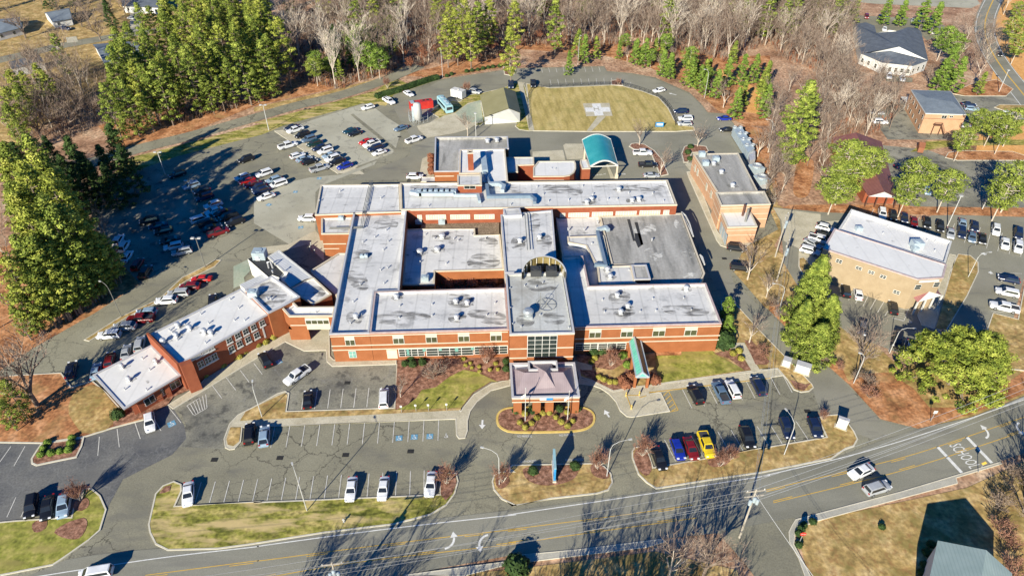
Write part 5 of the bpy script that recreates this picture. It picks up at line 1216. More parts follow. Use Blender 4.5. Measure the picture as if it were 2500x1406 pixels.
def car_parts(kind, root, far=False):
    sp = SPEC[kind]; hw = sp['W']/2; x0, x1, x2, x3 = sp['cab']; zb = sp['belt']; zr = sp['roof']; w0 = hw*.92; w1_ = hw*.74
    P_ = []
    b = body_mesh(sp); body = obj('body', b, M['paint_white'], root, local=True, smooth=False)
    rf = MB(); n = 6
    q = [(x1-.05,-w1_*.98,zr-.06),(x1+.12,-w1_*.82,zr),(x2-.15,-w1_*.82,zr),(x2+.05,-w1_*.98,zr-.06)]
    qq = [(x, -y, z) for x, y, z in q]
    rf.face([q[0], q[3], q[2], q[1]]); rf.face([q[1], q[2], qq[2], qq[1]]); rf.face([qq[0], qq[1], qq[2], qq[3]]); rf.face([q[0], q[1], qq[1], qq[0]]); rf.face([q[3], qq[3], qq[2], q[2]])
    obj('roof_panel', rf, M['paint_white'], root, local=True)
    def lerp(a, b, t): return tuple(a[i]+(b[i]-a[i])*t for i in range(3))
    def glassq(a, b, c, d, off, mrg=.07):
        A = [lerp(lerp(a, b, mrg), lerp(d, c, mrg), .1), lerp(lerp(a, b, 1-mrg), lerp(d, c, 1-mrg), .1), lerp(lerp(a, b, 1-mrg), lerp(d, c, 1-mrg), .9), lerp(lerp(a, b, mrg), lerp(d, c, mrg), .9)]
        g = MB(); g.face([tuple(v[i]+off[i] for i in range(3)) for v in A]); return g
    z0 = zb-.02; z1 = zr-.07
    obj('windscreen', glassq((x3,-w0,z0),(x3,w0,z0),(x2,w1_,z1),(x2,-w1_,z1),(.02,0,.02)), M['car_glass'], root, local=True)
    obj('rear_window', glassq((x0,w0,z0),(x0,-w0,z0),(x1,-w1_,z1),(x1,w1_,z1),(-.02,0,.02)), M['car_glass'], root, local=True)
    for s in (-1, 1):
        obj('side_window', glassq((x0,s*w0,z0),(x3,s*w0,z0),(x2,s*w1_,z1),(x1,s*w1_,z1),(0,s*.02,.01), .06), M['car_glass'], root, local=True)
    if 'bed' in sp:
        g = MB(); a, c = sp['bed']; zt = sp['belt']+.03
        g.face([(a,-hw*.84,zt-.35),(c,-hw*.84,zt-.35),(c,hw*.84,zt-.35),(a,hw*.84,zt-.35)])
        g = MB(); g.box(((a+c)/2, 0, zt+.01), (c-a, hw*1.62, .03)); obj('bed', g, M['bed'], root, local=True)
        g = MB(); 
        for s in (-1, 1): g.box(((a+c)/2, s*hw*.88, zt+.06), (c-a+.1, .12, .14))
        g.box((a-.02, 0, zt+.06), (.1, hw*1.7, .14)); obj('bed_rail', g, M['paint_white'], root, local=True)
    wr = .34 if kind != 'pickup' else .40; wx = sp['L']*.30
    for sx in (-1, 1):
        for sy in (-1, 1):
            g = MB(); y = sy*(hw-.02)
            g.tube([(sx*wx, y-sy*.22, wr), (sx*wx, y+sy*.03, wr)], wr, 10)
            wh = obj('wheel', g, M['tyre'], root, local=True)
            g = MB(); g.tube([(sx*wx, y, wr), (sx*wx, y+sy*.045, wr)], wr*.6, 8); obj('rim', g, M['rim'], wh, local=True)
    L = sp['L']/2; zl = .68 if kind == 'sedan' else .85
    for s in (-1, 1):
        g = MB(); g.box((L-.12, s*hw*.66, zl), (.22,.38,.16)); obj('headlight', g, M['lamp'], root, local=True)
        g = MB(); g.box((-L+.08, s*hw*.72, zl+.1), (.2,.3,.18)); obj('taillight', g, M['tail'], root, local=True)
PROTO = {}
car_n = {}
ORD = ['first','second','third','fourth','fifth','sixth','seventh','eighth','ninth','tenth','eleventh','twelfth','thirteenth','fourteenth','fifteenth','sixteenth']
def put_car(kind, colour, x, y, ang, label, group, loc=None, name=None):
    p = w1('- 0,0') if False else (loc or P(x, y, .75)); p = Vector((p.x, p.y, .05))
    hsh = int(abs(x*7.3+y*3.1)) % 10; kind = {'sedan': 'hatch' if hsh > 6 else 'sedan', 'suv': ('wagon' if hsh > 5 else 'van' if hsh == 0 else 'suv'), 'pickup': 'pickup'}[kind]; tk = hsh*.012+.95
    if kind not in PROTO:
        t = thing('parked_car' if kind != 'pickup' else 'pickup_truck', label, 'car', p, ang, group); car_parts(kind, t); PROTO[kind] = t
    else:
        t = dup(PROTO[kind]); t.location = p; t.rotation_euler = (0,0,ang); t['label'] = label; t['group'] = group
    t['category'] = 'pickup truck' if kind == 'pickup' else 'car'; t.scale = (tk, tk, tk)
    if name: t.name = name
    for ch in t.children:
        if ch.name.split('.')[0] in ('body','roof_panel','bed_rail'):
            ch.material_slots[0].link = 'OBJECT'; ch.material_slots[0].material = M['paint_'+colour]
    return t
TYPE = {'sedan':'car','suv':'SUV','pickup':'pickup truck'}
KND = {'s':'sedan','u':'suv','p':'pickup'}
def row(phrase, head, s, group, order='from the left'):
    """head: pixel vector the bonnets point along; s: tile letters, then 'x,y,kind,colour;' """
    o = TILES['-']; cars = []
    for w_ in s.split(';'):
        w_ = w_.strip()
        if not w_: continue
        if w_[0] in TILES and w_[1:2] == ' ': o = TILES[w_[0]]; w_ = w_[2:]
        f = w_.split(','); x = o[0]+float(f[0])*o[2]; y = o[1]+float(f[1])*o[2]
        cars.append((x, y, KND[f[2]], f[3], float(f[4]) if len(f) > 4 else 0))
    for i, (x, y, k, c, da) in enumerate(cars):
        same = [j for j, q in enumerate(cars) if q[2] == k and q[3] == c]
        if len(cars) == 1: lab = '%s %s %s' % (c, TYPE[k], phrase)
        elif len(same) == 1: lab = '%s %s, only one in %s' % (c, TYPE[k], phrase)
        else: lab = '%s %s, %s such from left, %s' % (c, TYPE[k], ORD[same.index(i)], phrase)
        a = P(x-head[0]*.3, y-head[1]*.3, .75); b = P(x+head[0]*.3, y+head[1]*.3, .75); d = b-a
        put_car(k, c, x, y, math.atan2(d.y, d.x)+R(da), lab, group)
G1 = 'cars in the front visitor lot'; G2 = 'cars in the rear staff lot'; G3 = 'cars behind the brick annex'; G4 = 'cars in the lot right of the portico'; G5 = 'cars round the tan office'; G6 = 'cars in the upper right lots'; G7 = 'cars on the rear ring drive'; G8 = 'cars driving on roads'
row('the long front parking row by the grass', (-9, 60), 'I 1345,815,s,white,4; J 695,780,s,white; 925,775,s,white; 1265,745,s,white', G1)
row('the front row below the concrete walk', (4, -55), '- 609,1058,u,black; 645,1064,u,light blue', G1)
row('the small lot by the front beds', (2, -50), '- 751,974,s,black; 937,971,u,white', G1)
row('parked askew below the brick end block', (-50, 34), 'F 308,1335,p,white', G1)
row('parked by the blue bay at the annex bushes', (-22, -40), 'F 80,1225,u,black', G1)
row('alone beside the blue disabled bay near the pavilion', (5, 50), 'I 1070,305,s,white', G1)
row('the trio at the bottom left lawn', (-9, 52), 'I 222,905,u,black; 337,912,s,black; 455,900,u,light blue', G1)
row('the kerbside row behind the annex', (-52, 3), '- 266,817,u,white; 304,797,u,silver; 343,778,p,dark red; 357,762,s,light blue; 406,733,u,white; 435,716,u,silver; 463,699,u,dark red; 491,680,s,red', G3)
row('the row against the annex back wall', (9, -45), '- 174,903,u,navy; 234,905,s,light blue; 268,878,s,dark red; 307,858,s,silver; 341,840,u,silver', G3)
row('half hidden by the annex roof', (2, -40), '- 518,733,s,black', G3)
row('the row under the big pines', (26, -42), '- 289,586,u,white; 302,601,u,white; 309,626,s,white; 336,645,u,dark red; 355,664,u,black', G2)
row('the shaded row nearest the pines', (-44, 9), '- 364,538,u,dark; 386,550,s,navy; 399,563,s,black; 415,586,s,dark; 423,601,u,white; 444,614,u,silver', G2)
row('the second shaded row of the rear lot', (-44, 14), 'e 250,325,u,black; 450,490,u,light blue; 600,560,s,black; 640,650,u,navy; 765,760,u,white; 775,845,s,white; 890,870,s,red; 985,925,u,black; 1075,1005,u,black', G2)
row('the partner row facing the shaded one', (44, -14), 'e 575,965,u,white; 680,1020,u,black; 745,1085,s,dark; 835,1150,p,dark red', G2)
row('driving across the open rear lot', (-44, 14), 'e 1230,110,u,black', G2)
row('the sunlit middle row of the rear lot', (-40, 13), 'e 1180,365,s,white; 1245,410,s,red; 1330,462,s,dark red; 1410,505,s,navy; 1450,560,u,navy; 1520,640,s,white', G2)
row('the short row behind the middle row', (-40, 13), 'e 1490,312,u,white; 1630,405,s,light blue; 1695,462,u,white', G2)
row('the packed median row', (-40, 13), 'f 240,175,s,navy; 295,215,p,white; 400,290,u,black; 490,350,u,steel blue; 570,412,u,dark green; 640,475,s,navy; 725,515,u,white; 785,575,s,light blue; 830,625,u,white; 895,670,u,black; 1005,735,s,blue', G2)
row('the row backing onto the median', (40, -12), 'f 190,440,p,white; 330,585,s,white; 420,630,s,light blue; 500,670,u,black; 645,765,p,silver', G2)
row('the upper pale bays of the rear lot', (-38, 12), 'f 1080,225,s,teal; 1150,265,s,black; 1310,380,s,red; 1390,418,p,white; 1440,478,u,navy; 1500,535,s,white', G2)
row('alone near the white gas tank', (-36, 12), 'f 1810,190,s,steel blue', G7)
row('on the kerb tip left of the grey roof block', (36, -12), 'k 648,1235,p,white', G7)
row('left of the hedge end', (-36, 10), 'B 815,767,s,white', G7)
row('the two beside the hedge', (30, 17), 'B 965,722,p,white; 1105,668,s,white', G7)
row('parked under the small red tree', (30, 6), 'B 1580,655,u,silver', G7)
row('the pair at the upper ends of the helipad fence', (1, 26), 'B 1838,607,p,navy; C 180,600,p,black', G7)
row('on the curved drive above the helipad', (-30, 6), 'C 1080,647,s,white', G7)
row('the three right of the helipad fence', (-32, 0), 'C 1235,797,u,navy; 1270,847,u,white; 1265,884,s,silver', G7)
row('parked at the bend near the long chiller', (-33, 0), 'C 1548,846,s,blue', G7)
row('parked against the long chiller', (-32, 0), 'C 1565,926,s,black', G7)
row('the three by the ambulance canopy island', (33, 0), 'C 962,1092,p,white; 1000,1178,p,black; 1025,1252,s,silver', G7)
row('partly hidden behind the rear roof', (34, 0), 'B 1150,1262,u,white', G7)
row('beside the left end brick wall', (-38, 0), 'F 382,212,u,white', G7)
row('the two on the drive near the plant building', (36, 4), 'i 985,765,u,black; 1025,962,u,black', G7)
row('the upper row right of the walkway', (-22, -42), 'K 1340,108,u,black; 1522,92,p,steel blue; 1608,68,u,white; 1790,45,u,navy', G4)
row('the lower row right of the portico', (17, 44), 'K 1080,560,s,black; 1215,498,s,blue; 1310,490,s,dark red; 1420,465,p,yellow; 1710,412,u,black; L 178,350,u,navy; 380,342,s,navy', G4)
row('driving left in the centre of the main road', (-55, 25), 'L 712,655,s,white', G8)
row('driving right near the sidewalk on the main road', (55, -18), 'L 825,775,u,silver', G8)
row('driving at the bottom left corner of the road', (-60, 10), 'I 680,1385,u,white', G8)
row('the row behind the tan office', (3, 26), 'H 862,180,u,white; 938,197,s,dark; 1020,207,s,navy; 1090,237,s,dark red; 1180,248,u,black; 1275,275,u,black', G5)
row('the double row right of the tan office', (1, 28), 'H 1350,318,s,silver; 1435,252,s,light blue; 1430,318,u,navy; 1522,275,s,navy; 1503,345,s,steel blue; 1578,358,s,black; 1675,298,u,white; 1740,397,s,white; 1835,325,u,navy; 1833,420,u,white', G5)
row('the cluster at the tan office left end', (38, 10), 'H 455,282,u,white; 450,328,s,black; 420,366,p,white; 368,392,s,silver,-25; 345,445,u,white', G5)
row('the right edge row', (-40, -9), 'H 1765,648,s,navy; 1755,742,u,white; 1735,848,p,white', G5)
row('the bays in front of the tan office', (-6, -40), 'H 600,732,u,black; 690,748,s,white; 938,852,u,black', G5)
row('the bays under the bare tree', (-8, 42), 'H 720,1002,s,grey; 972,1082,u,black; 1062,1137,s,light blue', G5)
row('shaded by the big round evergreen', (42, 4), 'H 1335,1042,s,steel blue', G5)
row('the top row above the slate-roofed clinic', (2, 20), 'D 750,120,u,dark red; 845,128,u,black; 893,133,s,white; 987,140,s,navy; 1082,148,s,silver; 1130,148,s,white', G6)
row('the two behind the slate-roofed clinic', (0, 20), 'D 878,207,s,white; 1220,228,s,white', G6)
row('the two in front of the white clinic', (2, 20), 'D 910,545,u,white; 1005,563,s,white', G6)
row('the two below the thin bare trees', (24, 1), 'D 820,805,s,silver; 848,872,u,white', G6)
row('the two beside the brick office', (24, 2), 'D 1480,745,s,navy; 1500,778,s,light blue', G6)
row('near the oval island by the brick office', (22, -8), 'D 1750,812,u,white', G6)
row('in front of the brick office corner', (24, 0), 'D 1440,895,s,white', G6)
row('driving on the curved street at top right', (8, 22), 'D 1700,385,s,black', G8)
row('shaded beside the maroon hall', (28, -4), 'D 1000,1190,s,navy', G6)
row('between the pines right of the maroon hall', (10, 26), 'H 1180,10,s,light blue', G6)
row('the upper left driveway by the houses', (20, 2), 'A 955,78,u,white; 945,130,s,silver', G6)
row('in front of the house at the street', (26, 2), 'A 470,205,s,navy', G6)

# other wheeled and site things
t = thing('box_trailer', 'white box trailer standing beside the small red-leaved tree', 'trailer', tuple(w1('k 1285,640')), R(-32))
mb = MB(); mb.box((0,0,1.75), (4.8,2.5,2.5)); obj('body', mb, M['white_wall'], t, local=True)
mb = MB(); mb.box((0,0,3.02), (4.7,2.4,.06)); mb.box((.2,0,3.12), (.6,.6,.2)); obj('roof', mb, M['roof_white'], t, local=True)
for sx in (-.5,.5):
    for sy in (-1,1): mb = MB(); mb.tube([(sx, sy*1.0, .4),(sx, sy*1.25, .4)], .38, 10); obj('wheel', mb, M['tyre'], t, local=True)
mb = MB(); mb.bar((2.4,0,.5),(3.8,0,.5),.12,.12); mb.bar((-2.42,.4,1.7),(-2.42,.401,1.71),.02,.02); obj('drawbar', mb, M['black'], t, local=True)
mb = MB(); mb.box((-.2,-1.27,1.6),(.8,.03,1.9)); obj('door', mb, M['frame'], t, local=True)
t = thing('mobile_unit', 'pale blue bus-like mobile unit parked on the grass edge behind the lot', 'bus', tuple(w1('k 1095,800')), R(-66))
mb = MB(); prof = [(-1.2,.45),(-1.25,1.0),(-1.25,2.6),(-1.05,3.05),(0,3.15),(1.05,3.05),(1.25,2.6),(1.25,1.0),(1.2,.45)]
for a, b in zip(prof, prof[1:]): mb.face([(-4.6,*a),(4.6,*a),(4.6,*b),(-4.6,*b)][::-1])
for x in (-4.6, 4.6): mb.face([(x,*q) for q in prof])
obj('body', mb, M['bus_blue'], t, local=True)
for sx in (-2.8, 3.0):
    for sy in (-1,1): mb = MB(); mb.tube([(sx, sy*.95,.48),(sx, sy*1.28,.48)], .48, 10); obj('wheel', mb, M['tyre'], t, local=True)
for sy in (-1,1): mb = MB(); mb.box((0, sy*1.26, 2.1),(7.0,.03,.8)); obj('side_window', mb, M['car_glass'], t, local=True)
mb = MB(); mb.box((4.62,0,2.0),(.04,2.0,1.0)); obj('windscreen', mb, M['car_glass'], t, local=True)
for x in (-2.5, .5, 2.6): mb = MB(); mb.box((x,0,3.25),(1.0,.8,.3)); obj('roof_unit', mb, M['duct_light'], t, local=True)
t = thing('red_container', 'long red container with open hatches in the rear drive', 'container', tuple(w1('k 755,790')), R(21))
mb = MB(); mb.box((0,0,1.35),(7.8,2.4,2.5)); obj('body', mb, M['red_paint'], t, local=True)
for x in (1.0, 2.4): mb = MB(); mb.box((x,.2,2.64),(.8,.9,.08)); obj('hatch', mb, M['dark'], t, local=True)
mb = MB(); mb.box((-3.0,0,2.7),(1.2,2.2,.25)); obj('housing', mb, M['duct_light'], t, local=True)
t = thing('gas_tank', 'tall white upright tank inside a fenced pad beside the red container', 'tank', tuple(w1('k 712,985')))
mb = MB(); mb.lathe((0,0,0), [(.95,.8),(1.25,1.0),(1.25,6.0),(1.0,6.4),(.3,6.6)], 20); obj('vessel', mb, M['pole_white'], t, local=True, smooth=True)
for a in range(4): mb = MB(); mb.box((math.cos(a*1.57+.8)*.9, math.sin(a*1.57+.8)*.9,.5),(.16,.16,1.0)); obj('leg', mb, M['metal'], t, local=True)
mb = MB(); mb.box((-1.6,.6,2.6),(.7,.7,5.0)); obj('vaporiser', mb, M['duct_light'], t, local=True)
mb = MB(); mb.tube([(-1.6,.3,.5),(-2.8,-.3,.5),(-2.8,-.3,2.2)], .12, 6); obj('pipe', mb, M['metal'], t, local=True)
t = thing('tank_fence', 'chain-link fence around the white gas tank pad', 'fence', tuple(w1('k 712,985')))
q = wp('k 580,900 850,880 850,985 650,1045 580,960'); mb = MB()
for a, b in zip(q, q[1:]+q[:1]):
    for h in (.1, 1.0, 2.0): mb.bar(a+Vector((0,0,h)), b+Vector((0,0,h)), .05, .05)
obj('rail', mb, M['metal'], t)
for a, b in zip(q, q[1:]+q[:1]):
    for k in range(3): c = a.lerp(b, k/3); mb = MB(); mb.bar(c, c+Vector((0,0,2.1)), .08, .08); obj('post', mb, M['metal'], t)
# long chiller and cooling towers
t = thing('long_chiller', 'long grey-green chiller unit with round fans behind the plant building', 'chiller', tuple(w1('j 540,450')))
q = wp('j 345,230 500,210 720,580 610,650', 2.8); q = ccw([(v.x, v.y) for v in q])
mb = MB(); mb.prism(q, .3, 2.8); obj('casing', mb, M['duct_light'], t)
for s in ('j 430,220','j 520,320','j 575,420','j 640,520'):
    c = w1(s, 2.8); 
    for dx in (-.9, .9): mb = MB(); mb.lathe((c.x+dx, c.y, 2.8), [(.7,0),(.7,.25),(.55,.25),(.55,.1)], 12); obj('fan', mb, M['metal'], t)
mb = MB(); q = ccw([(v.x, v.y) for v in wp('j 610,640 730,620 735,760 640,790', 2.2)]); mb.prism(q, .2, 2.2); obj('pump_housing', mb, M['vent'], t)
for s, pos in (('j 735,985','upper'), ('j 820,1175','lower')):
    c = w1(s, 1.5); t = thing('cooling_tower', '%s grey cooling tower of the two beside the plant building' % pos, 'cooling tower', (c.x, c.y, 0), R(20), 'cooling towers')
    mb = MB(); mb.box((0,0,1.7),(3.2,3.4,3.2)); obj('casing', mb, M['duct_light'], t, local=True)
    mb = MB(); mb.lathe((0,0,3.3), [(1.3,0),(1.3,.5),(1.15,.5),(1.15,.2)], 16); obj('fan_collar', mb, M['metal'], t, local=True)
    mb = MB(); mb.box((0,-1.73,1.2),(2.8,.05,1.6)); obj('louvre', mb, M['vent'], t, local=True)
for s, lab in (('H 172,1262','small white utility cabinet at the tip of the right plaza bed'), ('H 285,1310','larger white transformer box beside the drive'), ('L 562,345','white box sign standing on the corner lawn by the road')):
    c = w1(s); t = thing('utility_box', lab, 'utility box', (c.x, c.y, .15), R(-28), None)
    mb = MB(); sz = (1.4,1.3,1.4) if '172' in s else ((2.6,1.3,1.8) if '285' in s else (1.7,.6,2.2)); mb.box((0,0,sz[2]/2), sz); obj('casing', mb, M['frame'], t, local=True)
    mb = MB(); mb.box((0,0,sz[2]+.06), (sz[0]+.15, sz[1]+.15, .12)); obj('lid', mb, M['trim'], t, local=True)
    mb = MB(); mb.box((0,0,-.02), (sz[0]+.5, sz[1]+.5, .12)); obj('plinth', mb, M['concrete'], t, local=True)
# signs
c = w1('K 332,730'); t = thing('entrance_sign', 'tall slim blue sign slab on the mulch island between the two drives', 'sign', (c.x, c.y, .15), 0)
mb = MB(); mb.box((0,1.8,1.9),(.35,4.0,3.3)); obj('panel', mb, M['sign_blue'], t, local=True)
mb = MB(); mb.box((0,1.8,.15),(.6,4.4,.5)); obj('base', mb, M['cream'], t, local=True)
mb = MB(); mb.box((0,1.8,3.6),(.4,4.1,.15)); obj('cap', mb, M['bus_blue'], t, local=True)
mb = MB(); mb.box((-.19,1.8,2.4),(.03,3.2,.7)); obj('name_strip', mb, M['frame'], t, local=True)
c = w1('C 1082,915'); t = thing('helipad_sign', 'small blue sign board leaning in the helipad grass corner', 'sign', (c.x, c.y, .1), 0)
mb = MB(); mb.box((0,0,1.0),(2.6,.12,1.5)); obj('panel', mb, M['sign_blue'], t, local=True)
for x in (-1, 1): mb = MB(); mb.box((x,.05,.4),(.1,.1,.8)); obj('post', mb, M['metal'], t, local=True)
mb = MB(); mb.box((0,-.07,1.05),(2.0,.02,.7)); obj('lettering_panel', mb, M['frame'], t, local=True)
for s, lab, colr, shape in (('L 265,1170','red stop sign among the corner shrubs','red_paint','o'), ('L 1205,300','white road sign post on the straw bank','frame','r'), ('L 1545,665','yellow-green school sign by the sidewalk','yellow_paint','d')):
    c = w1(s); t = thing('road_sign', lab, 'sign', (c.x, c.y, .05))
    mb = MB(); mb.bar((0,0,0),(0,0,2.6),.08,.08); obj('post', mb, M['metal'], t, local=True)
    mb = MB(); n = {'o':8,'r':4,'d':4}[shape]; off = {'o':R(22.5),'r':R(45),'d':0}[shape]
    pp_ = [(math.cos(off+2*math.pi*i/n)*.5, -.06, 2.5+math.sin(off+2*math.pi*i/n)*.5) for i in range(n)]
    mb.face(pp_); mb.face([(x, -.03, z) for x, y, z in pp_][::-1]); obj('plate', mb, M[colr], t, local=True)
    if shape == 'o':
        mb = MB(); w_ = text_face(mb, 'STOP', (-.36,-.075,2.38), (.31,0,0), (0,0,.34), 1.0); obj('lettering', mb, M['frame'], t, local=True)
# bay sign posts in front of the beds
for k, s in enumerate(('J 1057,240','J 1160,232','J 1250,230','J 1380,225')):
    c = w1(s); t = thing('bay_sign', '%s small white bay sign from the left on the verge before the front bed' % ORD[k], 'sign', (c.x, c.y, .12), 0, 'bay signs')
    mb = MB(); mb.bar((0,0,0),(0,0,1.9),.06,.06); obj('post', mb, M['metal'], t, local=True)
    mb = MB(); mb.box((0,-.05,1.7),(.4,.03,.5)); obj('plate', mb, M['frame'], t, local=True)
# flag poles before the portico
for s, tp, lab in (('d 385,1255','d 432,825','left flagpole before the portico, in the shrub bed'), ('d 868,1240','d 885,925','right flagpole before the portico, in the shrub bed')):
    c = w1(s); t = thing('flagpole', lab, 'flagpole', (c.x, c.y, .1), 0, 'flagpoles')
    mb = MB(); mb.tube([(0,0,0),(0,0,8.5 if '385' in s else 7.5)], [.09,.05], 6); obj('pole', mb, M['pole_white'], t, local=True)
    mb = MB(); mb.ball((0,0,8.55 if '385' in s else 7.55), .12, sub=1); obj('finial', mb, M['pole_white'], t, local=True)
    mb = MB(); z = 7.2 if '385' in s else 6.3
    for i in range(5): mb.face([(-.05-i*.16, -.03*(i % 2), z-i*.16),(-.21-i*.16,-.03*((i+1) % 2),z-(i+1)*.16),(-.21-i*.16,-.03*((i+1) % 2),z-(i+1)*.16-.8),(-.05-i*.16,-.03*(i % 2),z-i*.16-.8)])
    obj('flag', mb, M['frame'], t, local=True)
# people? none are visible. street lamps
def lamp(s, h, arm, lab, mat='pole_white', heads=1, group='lamps of the hospital lots', z0=.1):
    c = w1(s); t = thing('street_lamp', lab, 'street lamp', (c.x, c.y, z0), 0, group)
    mb = MB()
    if arm:
        ax, ay = arm; mb.tube([(0,0,0),(0,0,h*.8),(ax*.12,ay*.12,h*.92),(ax*.5,ay*.5,h*.99),(ax,ay,h)], [.085,.065,.05,.04,.035], 6)
        obj('pole', mb, M[mat], t, local=True); mb = MB(); mb.box((ax*1.12,ay*1.12,h-.02),(.6,.28,.12), math.atan2(ay, ax)); obj('lamp_head', mb, M['pole_white'], t, local=True)
    else:
        mb.tube([(0,0,0),(0,0,h)], [.13,.08], 6); obj('pole', mb, M[mat], t, local=True)
        for k in range(heads):
            dx = (k-(heads-1)/2)*1.5; mb = MB(); 
            if heads > 1: mb.bar((0,0,h-.1),(dx,0,h-.05),.07,.07)
            mb.box((dx,0,h+.02),(.75,.55,.22)); obj('lamp_head', mb, M['pole_white'], t, local=True)
    return t
lamp('J 380,940', 9.3, (-1.0, 1.9), 'tall white lamp with a bent arm on the long front lawn')
lamp('K 707,695', 8.8, (2.8, .6), 'white lamp with curved arm on the mulch tip right of the sign island')
lamp('J 1755,755', 8.6, (-2.4, .8), 'white lamp with curved arm on the left tip of the sign island')
lamp('L 158,540', 8.6, (-.8, 2.4), 'white lamp leaning over the last bays by the corner lawn')
lamp('I 1875,270', 8.0, (-.3, 1.2), 'white lamp at the grass strip left of the small lot')
lamp('E 1470,565', 8.2, None, 'twin-headed lamp on the thin verge behind the annex', 'pole_dark', 2)
lamp('E 870,920', 9.0, (-1.6,.8), 'dark lamp on the kerb near the annex cars under the pines', 'pole_dark')
lamp('A 1182,1250', 7.0, None, 'twin-headed lamp beside the black SUV in pine shade', 'pole_white', 2)
lamp('E 1415,150', 8.5, None, 'dark lamp between the shaded car rows', 'pole_dark', 2)
lamp('B 107,935', 8.5, None, 'twin-headed lamp at the upper kerb of the rear lot', 'pole_white', 2)
lamp('B 1350,558', 10.5, (-.3,.4), 'tall white lamp at the hedge along the rear drive')
lamp('C 500,465', 11.0, (.4,0), 'tall white lamp behind the upper parking bays')
lamp('C 1405,705', 10.0, (-1.3,.5), 'white lamp on the outer bend of the rear drive')
lamp('a 845,190', 8.0, None, 'thin white mast rising behind the grey roof block', 'pole_white', 1)
lamp('H 655,1395', 7.6, (-.8,.4), 'tall white lamp beside the bare tree on the right drive', group='lamps of the right lots')
lamp('H 912,1180', 7.0, (2.2,-.3), 'lamp with long curved arm at the bare-tree bays', group='lamps of the right lots')
lamp('H 1475,635', 6.8, (2.2,.3), 'lamp with curved arm on the dry island right of the office', group='lamps of the right lots')
lamp('H 1325,275', 9.0, None, 'straight white lamp among the bays behind the office', group='lamps of the right lots')
lamp('H 1575,150', 8.6, None, 'straight white lamp on the straw strip above the office lot', group='lamps of the right lots')
lamp('D 1695,660', 7.8, None, 'white lamp on the verge of the curved upper street', group='lamps of the right lots')
lamp('H 115,890', 7.5, (-2.2,.6), 'white lamp at the kerb left of the tall evergreen', group='lamps of the right lots')
lamp('j 940,580', 9.0, (-1.8,.8), 'white lamp on the clay bank behind the cooling towers')
# yellow bollards in the plaza
for k, s in enumerate(('h 905,1148','h 1103,1135','h 985,1340','h 1000,760','c 990,165','c 980,215','c 1040,255')):
    if k == 3: continue
    c = w1(s); lab = ['left rear yellow bollard on the plaza','right rear yellow bollard on the plaza','front yellow bollard on the plaza tip','','upper white bollard by the shaded service yard','middle white bollard by the shaded service yard','lowest white bollard by the shaded service yard'][k]
    t = thing('bollard', lab, 'bollard', (c.x, c.y, .12), 0, 'plaza bollards' if k < 3 else 'service yard bollards')
    mb = MB(); mb.lathe((0,0,0), [(.14,0),(.14,1.0),(.1,1.08),(.02,1.1)], 10); obj('post', mb, M['kerb_yellow'] if k < 3 else M['pole_white'], t, local=True)
    mb = MB(); mb.lathe((0,0,.7), [(.15,0),(.15,.12)], 10); obj('band', mb, M['black'], t, local=True)
c = w1('J 645,1020'); t = thing('fire_hydrant', 'pale fire hydrant in the middle of the front lawn', 'hydrant', (c.x, c.y, .12))
mb = MB(); mb.lathe((0,0,0), [(.2,0),(.2,.08),(.13,.1),(.13,.55),(.17,.58),(.15,.72),(.04,.8)], 10); obj('barrel', mb, M['pole_white'], t, local=True)
for sx in (-1,1): mb = MB(); mb.tube([(0,0,.45),(sx*.24,0,.45)], .07, 8); obj('outlet', mb, M['pole_white'], t, local=True)
# bins at the tan office
for k, s in enumerate(('H 842,740','H 878,748','H 922,762')):
    c = w1(s); t = thing('wheeled_bin', '%s grey bin of three at the tan office wall' % ('left','middle','right')[k], 'bin', (c.x, c.y, .12), R(-20), 'bins at the tan office')
    mb = MB(); mb.box((0,0,.55),(.9,.9,1.0)); obj('tub', mb, M['pole_dark'], t, local=True); mb = MB(); mb.box((0,0,1.1),(1.0,1.0,.1)); obj('lid', mb, M['black'], t, local=True)
# helipad fence
t = thing('helipad_fence', 'dark low fence curving round the helipad lawn', 'fence', tuple(w1('C 600,620')))
q = spath('C 150,920 135,640 300,625 740,605 820,612 960,650 1080,700 1150,770 1190,860 1200,905', 2); mb = MB()
for a, b in zip(q, q[1:]):
    for h in (.35, .75, 1.15): mb.bar((*a, h+.1), (*b, h+.1), .05, .07)
obj('rail', mb, M['black'], t)
acc = 0
for a, b in zip(q, q[1:]):
    L = math.hypot(b[0]-a[0], b[1]-a[1]); n = max(1, round(L/2.6))
    for k in range(n): x = a[0]+(b[0]-a[0])*k/n; y = a[1]+(b[1]-a[1])*k/n; mb = MB(); mb.bar((x, y, 0), (x, y, 1.4), .09, .09); obj('post', mb, M['black'], t)
# utility poles and lines
def upole(s, h, lab, arms=2, tilt=0):
    c = w1(s); t = thing('utility_pole', lab, 'utility pole', (c.x, c.y, 0), R(tilt), 'utility poles')
    mb = MB(); mb.tube([(0,0,0),(0,0,h)], [.19,.12], 8); obj('pole', mb, M['wood_pole'], t, local=True)
    for k in range(arms): mb = MB(); mb.bar((-1.5,0,h-.5-k*1.2),(1.5,0,h-.5-k*1.2),.14,.16); obj('crossarm', mb, M['wood_pole'], t, local=True)
    for k in range(3): mb = MB(); x = (-.55,.55,0)[k]; mb.lathe((x,-.35,h-3.2+(.6 if k == 2 else 0)), [(.26,0),(.28,.9),(.1,1.0)], 10); obj('transformer', mb, M['duct_light'], t, local=True)
    for k in range(3): mb = MB(); mb.lathe(((-1.3,0,1.3)[k],0,h-.42), [(.07,0),(.1,.15),(.05,.3)], 6); obj('insulator', mb, M['pole_white'], t, local=True)
    return Vector((c.x, c.y, h))
